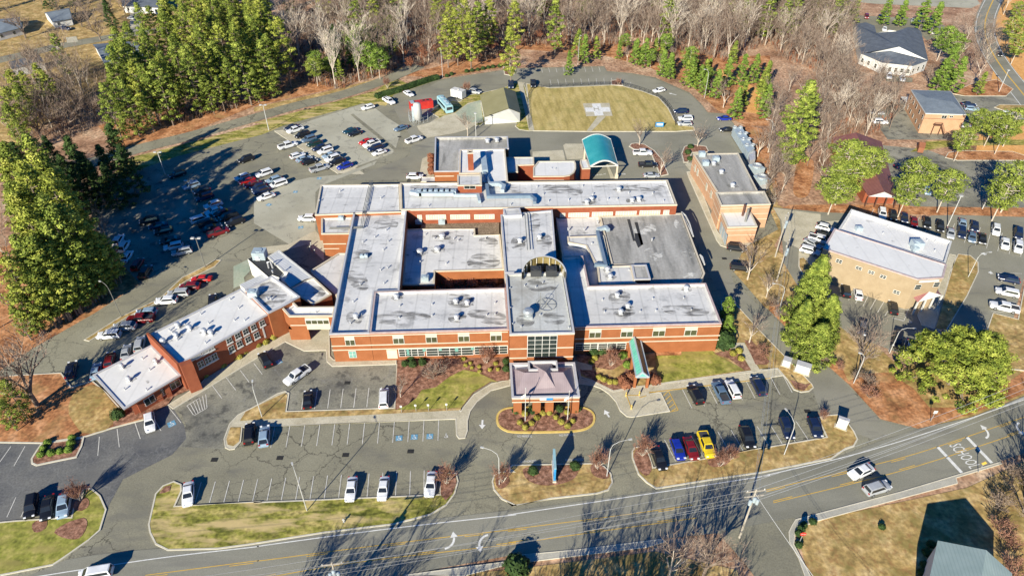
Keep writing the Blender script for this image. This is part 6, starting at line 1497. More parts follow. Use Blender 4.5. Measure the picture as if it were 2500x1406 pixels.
u1 = upole('K 1655,1130', 12.5, 'utility pole with transformers standing at the side road corner', tilt=8)
u2 = upole('H 95,490', 12.0, 'utility pole behind the plant building, upper of two', tilt=60)
u3 = upole('H 105,665', 11.0, 'utility pole near the concrete apron, lower of two', tilt=60)
u4 = upole('J 630,1560', 9.5, 'utility pole top at the bottom edge of the picture', 1, 8)
def wire(a, b, lab, sag=1.2, offs=((0,0,0),), rad=.022):
    mb = MB()
    for o in offs:
        A = Vector(a)+Vector(o); B = Vector(b)+Vector(o)
        mb.tube([A.lerp(B, i/14)-Vector((0,0,sag*4*(i/14)*(1-i/14))) for i in range(15)], rad, 3, cap=False)
    t = obj('power_line', mb, M['wire']); tag(t, lab, 'power line', 'power lines')
    return t
d3 = ((-.2,1.3,0),(0,0,.1),(.2,-1.3,0)); 
wire(u1, (-60, 44, 12), 'bundle of wires along the road running left from the corner pole', 1.6, d3)
wire(u1-Vector((0,0,2)), (-60, 46, 9.5), 'lower wires along the road running left from the corner pole', 1.4, ((0,.3,0),(0,-.3,-.6)))
wire(u1, (110, 92, 12), 'bundle of wires along the road running right from the corner pole', 1.6, d3)
wire(u1-Vector((0,0,2)), (110, 91, 9.5), 'lower wires along the road running right from the corner pole', 1.4, ((0,.3,0),(0,-.3,-.6)))
wire(u1, (u3.x, u3.y, 11), 'wires crossing the right parking lot from corner pole to apron pole', 1.8, ((-.4,0,0),(.4,0,0),(0,0,-1.2)))
wire(u2, u3, 'short wires between the two poles by the plant building', .5, ((-.4,0,0),(.4,0,0)))
wire(u1-Vector((0,0,1)), (46, 38, 9), 'wires down the side road from the corner pole', 1.0, ((0,0,0),(.3,0,-.5)))
# ================================================================= TREES AND SHRUBS
def leafmat(name, a, b, c, rough=.8):
    m = nmat(name, [a, b, c], .45, rough, detail=3, fine=2.2, fineamt=.3, spec=.2)
    bs = m.node_tree.nodes['Principled BSDF']
    return m
M['pine'] = leafmat('pine_needles', (.045,.075,.014), (.18,.23,.036), (.35,.40,.075))
M['pine_yellow'] = leafmat('pine_needles_yellow', (.07,.10,.014), (.25,.285,.042), (.44,.45,.09))
M['pine_mid'] = leafmat('pine_needles_mid', (.06,.09,.014), (.21,.255,.036), (.38,.41,.075))
M['evergreen'] = leafmat('evergreen_leaves', (.018,.04,.014), (.045,.085,.022), (.10,.15,.04))
M['lime_green'] = leafmat('lime_green_leaves', (.05,.09,.015), (.15,.23,.035), (.27,.36,.07))
M['boxwood'] = leafmat('clipped_shrub', (.14,.13,.02), (.30,.27,.05), (.45,.40,.10))
M['shrub_dark'] = leafmat('dark_shrub', (.02,.04,.012), (.04,.075,.02), (.07,.11,.03))
M['bark'] = nmat('bark', [(.16,.12,.09),(.26,.21,.17)], 2, .95, streak=(1,1,.2))
M['bark_pale'] = nmat('pale_bark', [(.42,.36,.29),(.60,.53,.45)], 1.5, .95)
M['twig'] = nmat('twigs', [(.15,.105,.08),(.25,.19,.15),(.36,.29,.235)], .4, .95, spec=.1)
M['twig_pale'] = nmat('twigs_pale', [(.42,.36,.29),(.58,.50,.42)], .4, .95, spec=.1)
M['twig_red'] = nmat('twigs_red', [(.24,.12,.085),(.36,.20,.14)], .4, .95, spec=.1)
M['twig_leafy'] = nmat('brown_leaves', [(.20,.08,.045),(.32,.14,.08)], .6, .95, spec=.1)
class Fast:
    """quads straight into arrays"""
    def __init__(s): s.v = []; s.f = []
    def quad(s, c, u, w):
        n = len(s.v); s.v += [(c[0]-u[0]-w[0], c[1]-u[1]-w[1], c[2]-u[2]-w[2]), (c[0]+u[0]-w[0], c[1]+u[1]-w[1], c[2]+u[2]-w[2]), (c[0]+u[0]+w[0], c[1]+u[1]+w[1], c[2]+u[2]+w[2]), (c[0]-u[0]+w[0], c[1]-u[1]+w[1], c[2]-u[2]+w[2])]
        s.f.append((n, n+1, n+2, n+3))
    def clump(s, rg, c, r, n, size, flat=.6):
        for _ in range(n):
            th = rg.uniform(0, 6.283); cz = rg.uniform(-.75, 1); sr = math.sqrt(max(0, 1-cz*cz)); q = rg.uniform(.55, 1.05)
            d = (math.cos(th)*sr, math.sin(th)*sr, cz)
            p = (c[0]+d[0]*r*q, c[1]+d[1]*r*q, c[2]+d[2]*r*q*flat)
            nx, ny, nz = d[0]+rg.uniform(-.7,.7), d[1]+rg.uniform(-.7,.7), d[2]+rg.uniform(-.4,.9)
            l = math.sqrt(nx*nx+ny*ny+nz*nz)+1e-6; nx/=l; ny/=l; nz/=l
            a = rg.uniform(0, 6.283); ux, uy, uz = math.cos(a), math.sin(a), rg.uniform(-.5,.5)
            k = ux*nx+uy*ny+uz*nz; ux-=k*nx; uy-=k*ny; uz-=k*nz; l = math.sqrt(ux*ux+uy*uy+uz*uz)+1e-6
            sz = size*rg.uniform(.6,1.3); u = (ux/l*sz, uy/l*sz, uz/l*sz)
            w_ = ((ny*uz-nz*uy)/l*sz*.6, (nz*ux-nx*uz)/l*sz*.6, (nx*uy-ny*ux)/l*sz*.6)
            s.quad(p, u, w_)
    def mesh(s, name):
        me = bpy.data.meshes.new(name); me.from_pydata(s.v, [], s.f); me.update(); return me
def trunk_mesh(rg, h, r, lean=0.0):
    mb = MB(); p = [(0,0,-.3)]; x = y = 0
    for i in range(1, 6): x += rg.uniform(-.15,.15)+lean*.1; y += rg.uniform(-.15,.15); p.append((x, y, h*i/5))
    mb.tube(p, [r*(1-.16*i) for i in range(6)], 6, cap=False); return mb, p
def pine_tree(seed, h=20, r=3.6, cs=.35, kind='pine'):
    rg = random.Random(seed); mb, p = trunk_mesh(rg, h*.97, .26*h/20)
    f = Fast(); n = int(54*(r/3.6)*(1-cs)/.65)*(2 if kind == 'cone' and r > 5 else 1)
    def axis(z): t = max(0, min(4.999, z/(h*.97)*5)); i = int(t); a, b = p[i], p[i+1]; k = t-i; return a[0]+(b[0]-a[0])*k, a[1]+(b[1]-a[1])*k
    for i in range(n):
        t = (i+rg.random())/n; z = h*(cs+(1-cs)*t)
        if kind == 'cone': e = r*(1-t)**.8*1.0+.3
        elif kind == 'round': e = r*math.sqrt(max(.05, 1-(2*t-1)**2))
        else: e = r*(.42+.9*math.sin(math.pi*min(1, .12+.88*t)**.9))*.85*(1 if t < .85 else .8)
        ang = i*2.4+rg.uniform(-.5,.5); rad = e*rg.uniform(.35,.95)*(1 if t < .93 else .3)
        ax, ay = axis(z); cx, cy = ax+math.cos(ang)*rad, ay+math.sin(ang)*rad
        cr = rg.uniform(.75,1.35)*(r/3.6)**.5*(1.0 if kind != 'cone' else .8)
        zz = z+rg.uniform(-.4,.4)-(rad*.12 if kind == 'cone' else -rad*.06)
        f.clump(rg, (cx, cy, zz), cr, 64, .17*(h/20)**.3, .5)
        if rg.random() < .55: mb.bar((ax, ay, z-rad*.25), (cx, cy, zz-.2), .10, .10)
    return mb, f
def bare_tree(seed, h=16, spread=.42, levels=4, r0=.22, first=.28, twist=.5, multi=1, twigw=.05, up=.35, dens=3):
    rg = random.Random(seed); tb = MB(); f = Fast()
    def seg(a, b, ra, rb, big):
        d = b-a
        if d.length < 1e-4: return
        if big: tb.tube([a, b], [ra, rb], 4, cap=False)
        else:
            d = d.normalized(); o = Vector((rg.uniform(-1,1), rg.uniform(-1,1), rg.uniform(-.3,.3))); w_ = d.cross(o)
            if w_.length < 1e-3: return
            w_ = w_.normalized()*ra; c = (a+b)/2; u = (b-a)/2
            f.quad(c, u, w_)
    def grow(p, d, L, r, lev):
        n = 3 if lev < 2 else 2; q = p
        pts_ = [p]
        for i in range(n):
            d = (d+Vector((rg.uniform(-1,1), rg.uniform(-1,1), rg.uniform(-.5,.7)))*.16*twist*1.5).normalized()
            q2 = q+d*(L/n); ra = r*(1-.3*i/n); seg(q, q2, ra, ra*.9, lev < 2); q = q2; pts_.append(q)
        if lev >= levels: return
        k = dens+(1 if lev < 2 else 0)+rg.randint(0, 1)
        for i in range(k):
            t = rg.uniform(.35, 1) if i else 1.0
            j = min(n-1, int(t*n)); s_ = pts_[j].lerp(pts_[j+1], min(1, t*n-j)) if t < 1 else pts_[-1]
            a = rg.uniform(0, 6.283); side = Vector((math.cos(a), math.sin(a), 0))
            nd = (d*.9+side*spread*rg.uniform(.7,1.6)+Vector((0,0,up*.6))).normalized()
            grow(s_, nd, L*rg.uniform(.55,.78), max(twigw*.55, r*.55), lev+1)
    for k in range(multi):
        a = k*6.283/multi+rg.random(); d = Vector((0,0,1)) if multi == 1 else Vector((math.cos(a)*.45, math.sin(a)*.45, 1)).normalized()
        L0 = h*first; p0 = Vector((0,0,-.2)); 
        n0 = p0+d*L0; tb.tube([p0, n0], [r0, r0*.8], 6, cap=False)
        # leader and limbs
        m_ = 5
        for i in range(m_):
            b = rg.uniform(0, 6.283)+i*1.3; side = Vector((math.cos(b), math.sin(b), 0))
            nd = (d+side*spread*(.25 if i == 0 else rg.uniform(.8,1.5))+Vector((0,0,up))).normalized()
            grow(n0-d*L0*.12*i*rg.random(), nd, h*(.36 if i == 0 else rg.uniform(.24,.32)), r0*.55, 1)
    return tb, f
TREE = {}
def tree_proto(key, builder, crown_mat, trunk_mat, name, cat, parts=('trunk','crown')):
    tb, f = builder
    tm = tb.mesh(key+'_trunk'); tm.materials.append(M[trunk_mat]); cm = f.mesh(key+'_crown'); cm.materials.append(M[crown_mat])
    TREE[key] = (tm, cm, name, cat, parts)
def put_tree(key, loc, label, group=None, s=1.0, rz=None, sz=None, rg=random.Random(99)):
    tm, cm, name, cat, parts = TREE[key]
    t = thing(name, label, cat, (loc[0], loc[1], 0), rg.uniform(0, 6.28) if rz is None else rz, group)
    t.scale = (s, s, sz or s)
    for me, nm in ((tm, parts[0]), (cm, parts[1])):
        if not len(me.vertices): continue
        o = bpy.data.objects.new(nm, me); COL.objects.link(o); o.parent = t
    return t
for i in range(6): tree_proto('pine%d' % i, pine_tree(10+i, 20, 2.9+.3*(i % 3), (.14,.22,.08,.3,.18,.1)[i]), 'pine_yellow' if i % 3 == 1 else 'pine', 'bark', 'pine_tree', 'pine tree')
for i in range(3): tree_proto('cone%d' % i, pine_tree(30+i, 11, 2.6, .08, 'cone'), 'lime_green' if i != 1 else 'pine', 'bark', 'conifer', 'conifer')
for i in range(2): tree_proto('dark%d' % i, pine_tree(40+i, 16, 4.2, .08, 'cone'), 'evergreen', 'bark', 'spruce_tree', 'spruce')
for i in range(3): tree_proto('round%d' % i, pine_tree(50+i, 13, 4.6, .38, 'round'), 'pine' if i < 2 else 'lime_green', 'bark_pale', 'pine_tree', 'pine tree')
for i in range(6): tree_proto('wood%d' % i, bare_tree(60+i, 18, .52, 4, .17, .30, .9, 1, .05, .30, 3), 'twig', 'bark_pale' if i % 2 else 'bark', 'bare_tree', 'bare tree')
for i in range(3): tree_proto('woodp%d' % i, bare_tree(70+i, 19, .46, 4, .24, .36, .8, 1, .06, .35, 3), 'twig_pale', 'bark_pale', 'bare_tree', 'bare tree')
for i in range(2): tree_proto('brown%d' % i, bare_tree(80+i, 10, .6, 4, .18, .2, .7, 1, .09, .25), 'twig_leafy', 'bark', 'brown_leaved_tree', 'tree')
for i in range(3): tree_proto('park%d' % i, bare_tree(90+i, 9, .55, 4, .16, .25, .5, 1, .032, .35, 3), 'twig', 'bark_pale', 'bare_tree', 'bare tree')
for i in range(2): tree_proto('big%d' % i, bare_tree(95+i, 14, .62, 5, .34, .22, .6, 1, .035, .28, 3), 'twig', 'bark', 'bare_tree', 'bare tree')
for i in range(3): tree_proto('myrtle%d' % i, bare_tree(100+i, 4.6, .42, 4, .07, .2, .45, 4, .03, .5, 3), 'twig_red', 'bark_pale', 'crape_myrtle', 'tree')
for i in range(2): tree_proto('scrub%d' % i, bare_tree(110+i, 5, .8, 4, .07, .1, .8, 2, .05, .2, 3), 'twig_red' if i else 'twig', 'bark', 'bare_shrub', 'shrub')

def inside(p, poly):
    c = False; n = len(poly)
    for i in range(n):
        a, b = poly[i], poly[i-1]
        if (a[1] > p[1]) != (b[1] > p[1]) and p[0] < (b[0]-a[0])*(p[1]-a[1])/(b[1]-a[1])+a[0]: c = not c
    return c
placed = []
def scatter(s, dist, maxn, seed):
    poly = [(q.x, q.y) for q in wp(s)]; r2 = random.Random(seed)
    x0, x1 = min(p[0] for p in poly), max(p[0] for p in poly); y0, y1 = min(p[1] for p in poly), max(p[1] for p in poly)
    out = []; grid = {}
    for _ in range(maxn*30):
        if len(out) >= maxn: break
        p = (r2.uniform(x0, x1), r2.uniform(y0, y1))
        if not inside(p, poly): continue
        k = (int(p[0]//dist), int(p[1]//dist)); ok = True
        for i in (-1,0,1):
            for j in (-1,0,1):
                for q in grid.get((k[0]+i, k[1]+j), ()):
                    if (q[0]-p[0])**2+(q[1]-p[1])**2 < dist*dist: ok = False
        if ok: grid.setdefault(k, []).append(p); out.append(p)
    return out
rg = random.Random(5)
def top(s, h): 
    return [P(x, y, h*.97) for x, y in pts(s)]
STAND = [(q.x, q.y) for q in wp('- 60,420 290,350 470,297 640,252 720,218 980,150 900,-100 240,-100 215,60 200,150 60,250')]
GROVE = [(q.x, q.y) for q in wp('- -400,250 150,330 205,474 235,560 292,641 300,690 225,752 75,835 -10,890 -300,1000')]
def PINEFILL(): return scatter('A 850,880 1100,930 1330,880 1800,740 B 60,720 200,560 160,300 A 1850,100 1400,100 1200,400 950,560 800,700', 5.4, 46, 77)
# --- hand placed pines by their tops
def group_trees(spec, keys, h0, hs, fmt, group, at='top'):
    L_ = pts(spec); 
    for i, (x, y) in enumerate(L_):
        h = rg.uniform(*hs); p = P(x, y, h*.97) if at == 'top' else P(x, y, 0)
        if at in ('grove','stand'):
            reg = GROVE if at == 'grove' else STAND
            while h > 9 and not inside(P(x, y, h*.97), reg): h -= .5
            if not inside(P(x, y, h*.97), reg): continue
            p = P(x, y, h*.97)
        k = keys[rg.randrange(len(keys))]; sc_ = h/h0*(rg.uniform(.85,1.15) if at == 'grove' else rg.uniform(.8,1.02) if at == 'stand' else 1)
        if at == 'grove' and rg.random() < .22: continue
        put_tree(k, p, fmt, group, sc_*rg.uniform(.92,1.1), None, sc_)
group_trees('A 800,160 860,300 930,420 1060,60 1120,250 1180,20 1250,120 1320,250 1380,10 1480,60 1560,190 1640,20 1720,180 1750,30 1830,60 1390,180 1450,520 1530,300 1600,420 1690,300 1850,270 1010,470 830,500 760,450 730,620 960,330 1090,430 1180,400 1000,650 1540,540 1780,430 '
            'B 30,10 100,90 30,290 170,150 60,200 0,420 60,400', ['pine%d' % i for i in range(6)], 20, (19, 24), 'tall pine in the dense stand between the houses and the rear lane', 'pines of the upper left stand', 'stand')
for p_ in PINEFILL(): put_tree('pine%d' % rg.randrange(6), p_, 'tall pine in the dense stand between the houses and the rear lane', 'pines of the upper left stand', rg.uniform(.9,1.1), None, rg.uniform(.95,1.15))
group_trees('A 60,520 150,530 250,470 30,640 110,620 40,760 300,520', ['pine0','pine1','pine2'], 20, (15, 19), 'pine below the small green-grey roofed house at the left', 'pines below the left houses')
group_trees('B 1370,130 1440,80 1540,110 1600,30 1390,30 1500,5 1680,10 720,-20 840,-30 C 50,20 20,220 350,10 1180,-40', ['pine1','pine4','pine0'], 20, (18, 22), 'bright pine standing among bare trees behind the rear drive', 'pines in the bare wood')
group_trees('A 30,1050 120,1010 200,1010 40,1150 130,1180 250,1160 320,1230 60,1290 200,1290 330,1350 440,1330 E 80,20 170,40 280,40 400,30 460,60 120,120 230,130 340,140 450,150 540,120 620,180 110,230 210,240 310,250 420,250 520,240 620,270 700,290 90,340 190,350 300,350 400,350 500,340 600,350 700,380 780,430 60,440 '
            '160,450 260,450 370,450 480,440 580,440 680,470 770,530 60,560 170,560 270,550 380,560 490,560 600,560 700,600 80,680 190,680 300,680 400,690 500,690 590,680 60,800 170,800 280,800 370,780 110,900 40,960', ['pine0','pine1','pine4','pine2'], 20, (20, 24), 'tall pine in the big grove left of the rear lot', 'pines of the left grove', 'grove')
for x, y in pts('A 480,1000 780,900 700,1050 560,1100 640,1180 420,1120 850,1060 500,1220 740,1190'):
    h = rg.uniform(13, 17); put_tree('dark%d' % rg.randrange(2), P(x, y, h*.97), 'dark spruce in the shaded row above the left parking lot', 'spruces above the left lot', h/16, None, h/16)
for p_ in scatter('B 250,250 500,200 1000,200 1250,300 C 100,100 500,120 900,-40 B 900,-60 300,-40', 13, 22, 79): put_tree('pine%d' % rg.randrange(6), p_, 'pine rising among bare trees far behind the rear lane', 'pines deep in the bare wood', rg.uniform(.75,1.0))
for p_ in scatter('- -60,420 150,400 220,480 240,560 280,640 200,740 60,820 -60,860', 6.5, 16, 90): put_tree(('big0','wood1','dark0','big1','wood4')[rg.randrange(5)], p_, 'bare or dark tree showing between the pines of the left grove', 'trees between the left pines', rg.uniform(.7,.95))
# small conifers by the rear drive
group_trees('C 505,220 560,260 440,370 930,290 1000,285 1060,280 1130,370 1180,390 1330,420 1430,430 1520,510 1290,440 1630,300 1600,420 1700,400 1790,400 1700,590 1660,640 1860,480 1875,620 D 60,450 20,600', ['cone0','cone1','cone2'], 11, (8.5, 11.5), 'small green conifer along the outer bank of the rear drive', 'conifers along the rear drive')
for p_ in scatter('C 480,440 700,420 1000,500 1300,610 1420,740 1520,620 1350,480 1100,400 760,380', 3.4, 26, 78): put_tree(('cone0','cone2','round2','park0','park2','cone1')[rg.randrange(6)], p_, 'mixed small tree on the outer bank of the rear drive', 'small trees of the outer bank', rg.uniform(.5,.85))
group_trees('B 760,210 860,200 930,260 820,340 440,400 560,400 880,380 720,280', ['cone0','round2'], 11.5, (9, 12), 'glossy green evergreen at the edge of the bare wood above the lane', 'evergreens above the lane')
for p_ in scatter('B 400,420 700,250 980,210 1040,440 700,600 420,660', 4.2, 26, 80): put_tree(('cone1','dark0','round2','round0','cone0')[rg.randrange(5)], p_, 'glossy green evergreen at the edge of the bare wood above the lane', 'evergreens above the lane', rg.uniform(.55,.8))
# right side
put_tree('pine2', P(*pts('D 350,620')[0], 24), 'very tall solitary pine behind the cooling towers', None, 1.35, None, 1.25)
put_tree('pine0', P(*pts('D 330,700')[0], 22), 'slimmer pine leaning against the very tall pine', None, 1.1, None, 1.1)
for s, k, h, sc_, lab in (('D 1390,350','cone0',14,1.3,'broad lime conifer left of the curved street, above the brick office'), ('D 1460,420','cone2',13,1.2,'lime conifer touching the broad one above the brick office'), ('D 1330,430','cone0',12,1.2,'lime conifer nearest the brick office roof'),
    ('D 690,-10','cone1',11,1.1,'conifer at the top edge, first of the clipped row'), ('D 920,0','cone0',11,1.1,'conifer at the top edge, second of the clipped row'), ('D 1040,10','cone2',11,1.2,'conifer at the top edge, third of the clipped row'),
    ('D 1200,-10','cone0',13,1.4,'large conifer at the top edge'), ('D 1290,30','cone2',13,1.4,'large conifer right of the clipped row'), ('D 1600,520','cone1',8,.8,'small shrub-like conifer by the street lamp'), ('D 1340,200','round2',13,1,'green tree between clinic and street'),
    ('D 1420,250','round2',12,1,'green tree close to the curved street'), ('D 1840,130','round0',12,1,'pine at the right edge inside the street bend'), ('D 1870,260','round1',11,1,'pine at the right edge below the bend')):
    put_tree(k, P(*pts(s)[0], h*.97), lab, None, sc_, None, h/(11 if k[0] == 'c' else 13))
for i, (s, k, h, r_) in enumerate((('D 1590,790','round0',11,.8), ('D 1700,805','round1',11,.8), ('D 1850,785','round0',12,.95), ('D 1470,930','round1',10,.75), ('D 1780,860','round0',11,.8))):
    put_tree(k, P(*pts(s)[0], h), '%s pine from the left in the island row below the brick office' % ORD[(1,2,4,0,3)[i]], 'pines on the long island', r_, None, h/13)
for s, k, h, r_, lab in (('D 660,1020','round0',13,1.25,'large pine in front of the maroon roof, left crown'), ('D 820,1075','round1',12,1.1,'large pine in front of the maroon roof, right crown'), ('D 620,1180','round0',12,1.2,'lower pine hiding the maroon hall'), ('D 560,1270','round1',11,1.1,'pine at the corner of the concrete apron'),
    ('D 1160,1150','round1',13,1.05,'round pine right of the maroon hall'), ('D 1090,1260','round0',12,.95,'second round pine right of the maroon hall, lower'), ('D 1380,1230','round0',12,1.0,'round pine alone in the church lot edge'), ('D 1880,1180','round1',14,1.3,'large pine at the right edge above the straw strip'), ('D 1790,1290','round0',12,1.1,'pine left of the large one at the right edge')):
    put_tree(k, P(*pts(s)[0], h), lab, None, r_, None, h/13)
tree_proto('leyland', pine_tree(200, 15, 6.2, .02, 'cone'), 'pine', 'bark', 'evergreen_tree', 'evergreen tree')
put_tree('leyland', P(*pts('H 430,545')[0], 15.5), 'big cone-shaped evergreen left of the tan office', None, .88, None, 1.12)
put_tree('leyland', P(*pts('H 530,780')[0], 11), 'lower broad evergreen merging with the big cone-shaped one', None, .66, None, .75)
put_tree('leyland', P(*pts('H 430,1000')[0], 8), 'small evergreen at the foot of the big cone-shaped one', None, .75, None, .6)
put_tree('leyland', P(*pts('H 330,830')[0], 10), 'left lobe of evergreens beside the big cone-shaped one', None, .58, None, .7)
def broad(seed, h, r):
    r2 = random.Random(seed); mb, p = trunk_mesh(r2, h*.7, .5); f = Fast()
    ph = [r2.uniform(0, 6.28) for _ in range(4)]
    for i in range(520):
        th = r2.uniform(0, 6.283); lob = 1+.13*math.sin(3*th+ph[0])+.10*math.sin(5*th+ph[1])+.08*math.sin(8*th+ph[2]); qq = math.sqrt(r2.random()); q = qq*r; zt = h*(.16+.8*math.sqrt(max(0, 1-(q/r)**2)))
        z = max(1.0, zt-r2.random()**2*5.5); q *= lob; z += 1.1*math.sin(q*1.1+th*3+ph[3]); z = max(1.0, z); c = (math.cos(th)*q*1.12, math.sin(th)*q*.9, z)
        f.clump(r2, c, r2.uniform(.7,1.3), 80, .15, .6)
        if i % 9 == 0: mb.bar((0,0,h*.4), c, .16, .16)
    return mb, f
tree_proto('broad', broad(7, 12.5, 8.2), 'pine_mid', 'bark', 'evergreen_tree', 'evergreen tree')
put_tree('broad', w1('H 1395,1290', 4.0), 'huge spreading evergreen shading the office drive', None, 1.0, 0)
put_tree('pine2', P(*pts('I 40,40')[0], 9), 'small green pine at the left edge below the big bare tree', None, .55, None, .5)
put_tree('pine0', P(*pts('I 0,180')[0], 7), 'low pine cut by the left edge near the straw lawn', None, .5, None, .4)
# --- front conifers and shrubs
put_tree('cone0', P(*pts('G 1590,785')[0], 7.2), 'bright green conifer at the right corner of the hospital, rear of two', None, .75, None, .66)
put_tree('cone2', P(*pts('G 1595,905')[0], 5.5), 'bright green conifer at the right corner of the hospital, front of two', None, .7, None, .5)
# --- bare trees one can tell apart
for s, k, sc_, lab in (('I 270,190','big0',1.35,'large grey bare tree left of the entry pavilion'), ('C 940,1040','park0',1.0,'bare tree on the crescent bed above the white pickup'), ('C 1355,1050','park1',1.0,'bare tree on the round bed near the long chiller'),
    ('C 1090,1250','park2',1.05,'bare tree on the bed by the ambulance bays'), ('i 1095,1085','park1',1.25,'pale bare tree on the drive corner below the plant building'), ('G 1725,1105','park2',1.0,'pinkish bare tree right of the hospital corner'),
    ('H 700,1290','big1',.85,'wide bare tree below the office bays'), ('K 1400,1400','big0',.85,'tangled bare tree at the bottom edge near the corner pole'), ('K 1150,1420','park1',1.2,'pale bare tree left of the tangled one at the bottom edge'),
    ('C 1540,770','park0',1.05,'round bare tree at the outer bend of the rear drive'), ('a 740,170','park2',1.0,'bare tree behind the grey roof block'), ('F 1300,1350','scrub0',1.25,'sprawling silver bare shrub in the front bed'), ('J 1050,130','park0',.62,'small bare tree at the mulch corner of the front lot'),
    ('I 1140,140','scrub1',.75,'low bare shrub before the entry pavilion'), ('A 185,275','big1',1.0,'tall bare tree on the lawn of the left house'), ('A 720,290','big0',.9,'bare tree leaning over the neighbourhood street'), ('n 1230,260','big1',.8,'bare tree behind the street at the upper left'),
    ('j 770,720','park1',1.1,'thin bare tree on the clay bank by the long chiller'), ('j 950,650','park0',1.1,'thin bare tree right of the clay bank'), ('B 1830,510','park2',.9,'bare tree on the kerbed bed at the top of the rear drive'),
    ('L 1900,900','big0',.8,'pale bare tree at the right edge below the school lines'), ('L 1900,1150','big1',.8,'bare tree at the right edge beside the pale green roof'),
    ('D 1190,620','big1',.7,'wide bare tree between the clinic and the brick office'), ('H 30,780','park2',.8,'low pinkish tree on the bank right of the drive'), ('H 0,1190','scrub1',.8,'low pinkish shrub at the path bend'),
    ('m 1100,760','big0',.7,'bare tree touching the lime conifers at the upper right')):
    c = w1(s); put_tree(k, c, lab, None, sc_, None, None)
for s, k, sc_, lab in (('J 1380,745','myrtle0',1.1,'reddish crape myrtle at the right end of the front lot'), ('J 1775,735','myrtle1',1.0,'reddish crape myrtle on the left end of the sign island'), ('K 640,640','myrtle2',1.05,'reddish crape myrtle on the right end of the sign island'),
    ('K 960,545','myrtle0',1.15,'large pinkish crape myrtle at the entrance bed, left of the dark car'), ('K 1510,620','myrtle1',.95,'crape myrtle beside the yellow pickup'), ('K 1585,575','myrtle2',.8,'slimmer crape myrtle right of the yellow pickup'),
    ('I 580,865','myrtle1',1.0,'crape myrtle on the bottom left lawn tip'), ('F 1660,1250','myrtle2',1.05,'rust-coloured crape myrtle against the front wing windows'), ('h 680,690','myrtle0',1.05,'crape myrtle in the bed left of the covered walkway'),
    ('k 1400,570','myrtle1',.95,'small red-leaved tree beside the white box trailer'), ('k 270,500','myrtle2',1.0,'reddish bush tree at the left end of the hedge'), ('L 430,290','myrtle0',.6,'tiny bare tree at the last bay by the corner lawn'), ('C 790,610','myrtle1',.6,'reddish bush on the small median above the helipad'), ('K 20,660','myrtle0',.1,'x')):
    if lab != 'x': put_tree(k, w1(s), lab, None, sc_)
# trees just below the picture whose long shadows cross the road
for i, (x, y, k, s_) in enumerate(((-24,42,'big0',1.0), (-12,40,'big1',.95), (3,43,'big0',.75), (12,41,'big1',1.15), (20,42.5,'big0',1.0), (8,38,'big1',1.0), (-1,40,'park1',1.3), (27,44,'park2',1.2), (-35,43,'big0',.95), (-29,44,'big1',.85), (16,44,'big0',1.0), (5,44,'big0',1.05), (88,66,'big0',1.1), (94,70,'big1',1.1))):
    put_tree(k, (x, y), 'bare tree on the roadside strip, %s from the left' % ORD[i], 'roadside bare trees', s_)
# --- woods: scattered individuals
woodk = ['wood%d' % i for i in range(6)]*2+['woodp%d' % i for i in range(3)]
MASS = []
WK = ['wood%d' % i for i in range(6)]*2+['woodp0','woodp1']
def wood(s, dist, n, seed, lab, group, keys=woodk, ss=(.8, 1.1), cap=999):
    r2 = random.Random(seed+1); pl = sorted(scatter(s, dist, n, seed), key=lambda q: q[1]); MASS.extend(pl[cap:])
    for p in pl[:cap]: k = r2.uniform(*ss); put_tree(keys[r2.randrange(len(keys))], p, lab, group, k*r2.uniform(.9,1.1), None, k)
wood('B 620,640 940,520 1060,470 1300,450 1700,420 C 60,330 300,330 420,330 420,-60 B 1300,-60 600,-60 300,200 200,560', 4.8, 140, 1, 'grey bare tree in the wood above the service lane', 'bare trees above the lane', cap=58)
wood('C 420,-60 420,330 700,360 900,300 1150,380 1400,430 1560,470 1900,300 D 60,-60', 4.9, 190, 2, 'tall pale bare tree in the wood behind the helipad', 'bare trees behind the helipad', cap=66)
wood('D -300,60 -100,-60 540,-60 560,160 570,400 600,640 640,820 760,860 780,980 520,960 440,1050 300,900 430,700 380,500 150,430 60,300 -60,350', 3.9, 300, 3, 'bare tree in the wood left of the clinic and brick office', 'bare trees left of the clinic', WK, (.6,.92), cap=66)
wood('A 120,1010 480,1000 700,880 660,600 480,500 300,560 180,640 100,760', 4.6, 34, 4, 'grey bare tree in the tangled wood right of the left-edge pines', 'bare trees of the left wood', ['big0','big1','wood1','wood3'], (.75, .95), cap=24)
wood('B 60,500 300,430 640,300 700,120 500,60 230,180 120,300', 6, 18, 6, 'bare tree between the pine stand and the green evergreens', 'bare trees beside the pine stand')
for p in scatter('B 950,540 1250,520 1300,460 1700,430 C 60,330 250,330 250,250 B 1500,300 1200,330', 6, 10, 8): put_tree('brown%d' % rg.randrange(2), p, 'tree with rust-brown dead leaves at the front of the wood', 'brown-leaved trees', rg.uniform(.6,.85))
for p in scatter('D 740,640 880,640 1000,700 1040,900 900,1000 780,990', 4, 12, 12): put_tree(woodk[rg.randrange(9)], p, 'thin pale bare tree between the maroon hall and the brick office', 'thin bare trees by the brick office', rg.uniform(.6,.8))
for p in scatter('D 1320,330 1560,200 1640,420 1560,640 1450,640', 6, 9, 14): put_tree(woodk[rg.randrange(9)], p, 'slim bare tree on the bank of the curved street', 'bare trees by the curved street', rg.uniform(.7,.95))
for p in scatter('D 1720,-20 2000,-60 2000,300 1800,300 1700,180', 7, 10, 15): put_tree(('wood1','woodp1','round0')[rg.randrange(3)], p, 'tree inside the bend of the curved street at the right edge', 'trees in the street bend', rg.uniform(.6,.8))
